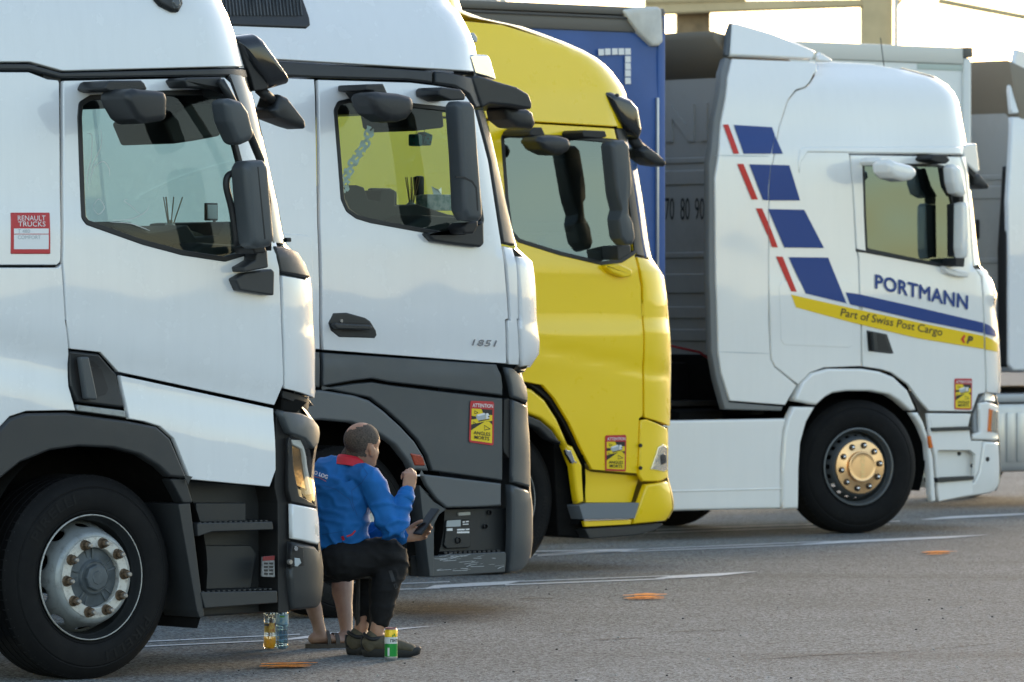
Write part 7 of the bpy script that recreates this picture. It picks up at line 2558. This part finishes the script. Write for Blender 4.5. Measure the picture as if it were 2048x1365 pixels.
mesh('tissue', [(-0.03, 0, 0.055), (0.03, 0, 0.055), (0.04, 0.01, 0.10), (0.0, -0.01, 0.085), (-0.035, 0.015, 0.105)], [(0, 1, 2, 3, 4)], PWHITE, bx_, False)
# dark odds and ends on the dash tops: phone holders, cables, a rolled towel
rn = random.Random(21)
def dash_item(tr, u, v, y, dims, m, name, label, cat):
    x, z = tr.at_y(u, v, y)
    o = empty(name, bay_to_world(tr.F + x, tr.N + y, z), R(40)); tag(o, label, cat)
    box('body', (-dims[0] / 2, -dims[1] / 2, -dims[2] / 2), (dims[0] / 2, dims[1] / 2, dims[2] / 2), m, o, min(dims) * 0.3)
    return o
o = dash_item(t1, 422, 424, 0.55, (0.075, 0.02, 0.09), BLACK, 'phone_holder', 'dark phone holder by the windscreen pillar of the nearest truck', 'holder')
tube('stalk', [(0.02, 0, -0.04), (0.05, 0.03, -0.12), (0.06, 0.05, -0.18)], 0.008, BLACK, o, 8)
box('bright_face', (-0.03, -0.013, -0.035), (0.03, -0.0102, 0.035), PGREY, o, 0.001)
x, z = t1.at_y(345, 470, 0.5)
o = empty('rolled_towel', bay_to_world(t1.F + x, t1.N + 0.5, z - 0.02), R(40)); tag(o, 'rolled olive towel lying on the dash of the nearest truck', 'towel')
v, f = limb([(-0.16, 0, -0.01), (-0.05, 0, 0.0), (0.08, 0.0, 0.012), (0.17, 0, 0.0)], [0.026, 0.032, 0.034, 0.028], 14, 4)
mesh('roll', v, f, mat('olive_towel', (0.10, 0.085, 0.055), 0.95, bump=0.8, bscale=90), o)
for (u, v_, dm, nm, lb) in ((776, 400, (0.10, 0.06, 0.11), 'cup_holder', 'dark cup holder left on the second dash, beside the reeds'), (760, 385, (0.16, 0.05, 0.05), 'cable_coil', 'coiled cable lying left on the dash of the second truck'), (838, 372, (0.05, 0.05, 0.12), 'dash_camera', 'small dash camera by the screen of the second truck')):
    dash_item(t2, u, v_, 0.75, dm, BLACK, nm, lb, nm.split('_')[0])
# lace curtain at the rear edge of the second truck's window
vs_, fs = [], []
for i in range(25):
    t = i / 24
    u = 705 - 20 * t * t - (755 - 745) * 0; 
    P = [(742, 255), (730, 290), (706, 325), (692, 355), (688, 385)]
    k = min(int(t * 4), 3); q = t * 4 - k
    u = P[k][0] * (1 - q) + P[k + 1][0] * q; v_ = P[k][1] * (1 - q) + P[k + 1][1] * q
    for j in range(5):
        x, z = t2.at_y(u + (j - 2) * 4.0 + 2 * math.sin(i * 1.9 + j), v_ + (j - 2) * 2, 0.10 + 0.012 * math.sin(i * 2.2 + j * 1.3))
        vs_.append((x, 0.10 + 0.012 * math.sin(i * 2.2 + j * 1.3), z))
for i in range(24):
    for j in range(4):
        if (i * 3 + j) % 5 != 2: fs.append((i * 5 + j, i * 5 + j + 1, i * 5 + j + 6, i * 5 + j + 5))
mesh('lace_curtain', vs_, fs, mat('white_lace', (0.7, 0.7, 0.68), 0.9), R2)
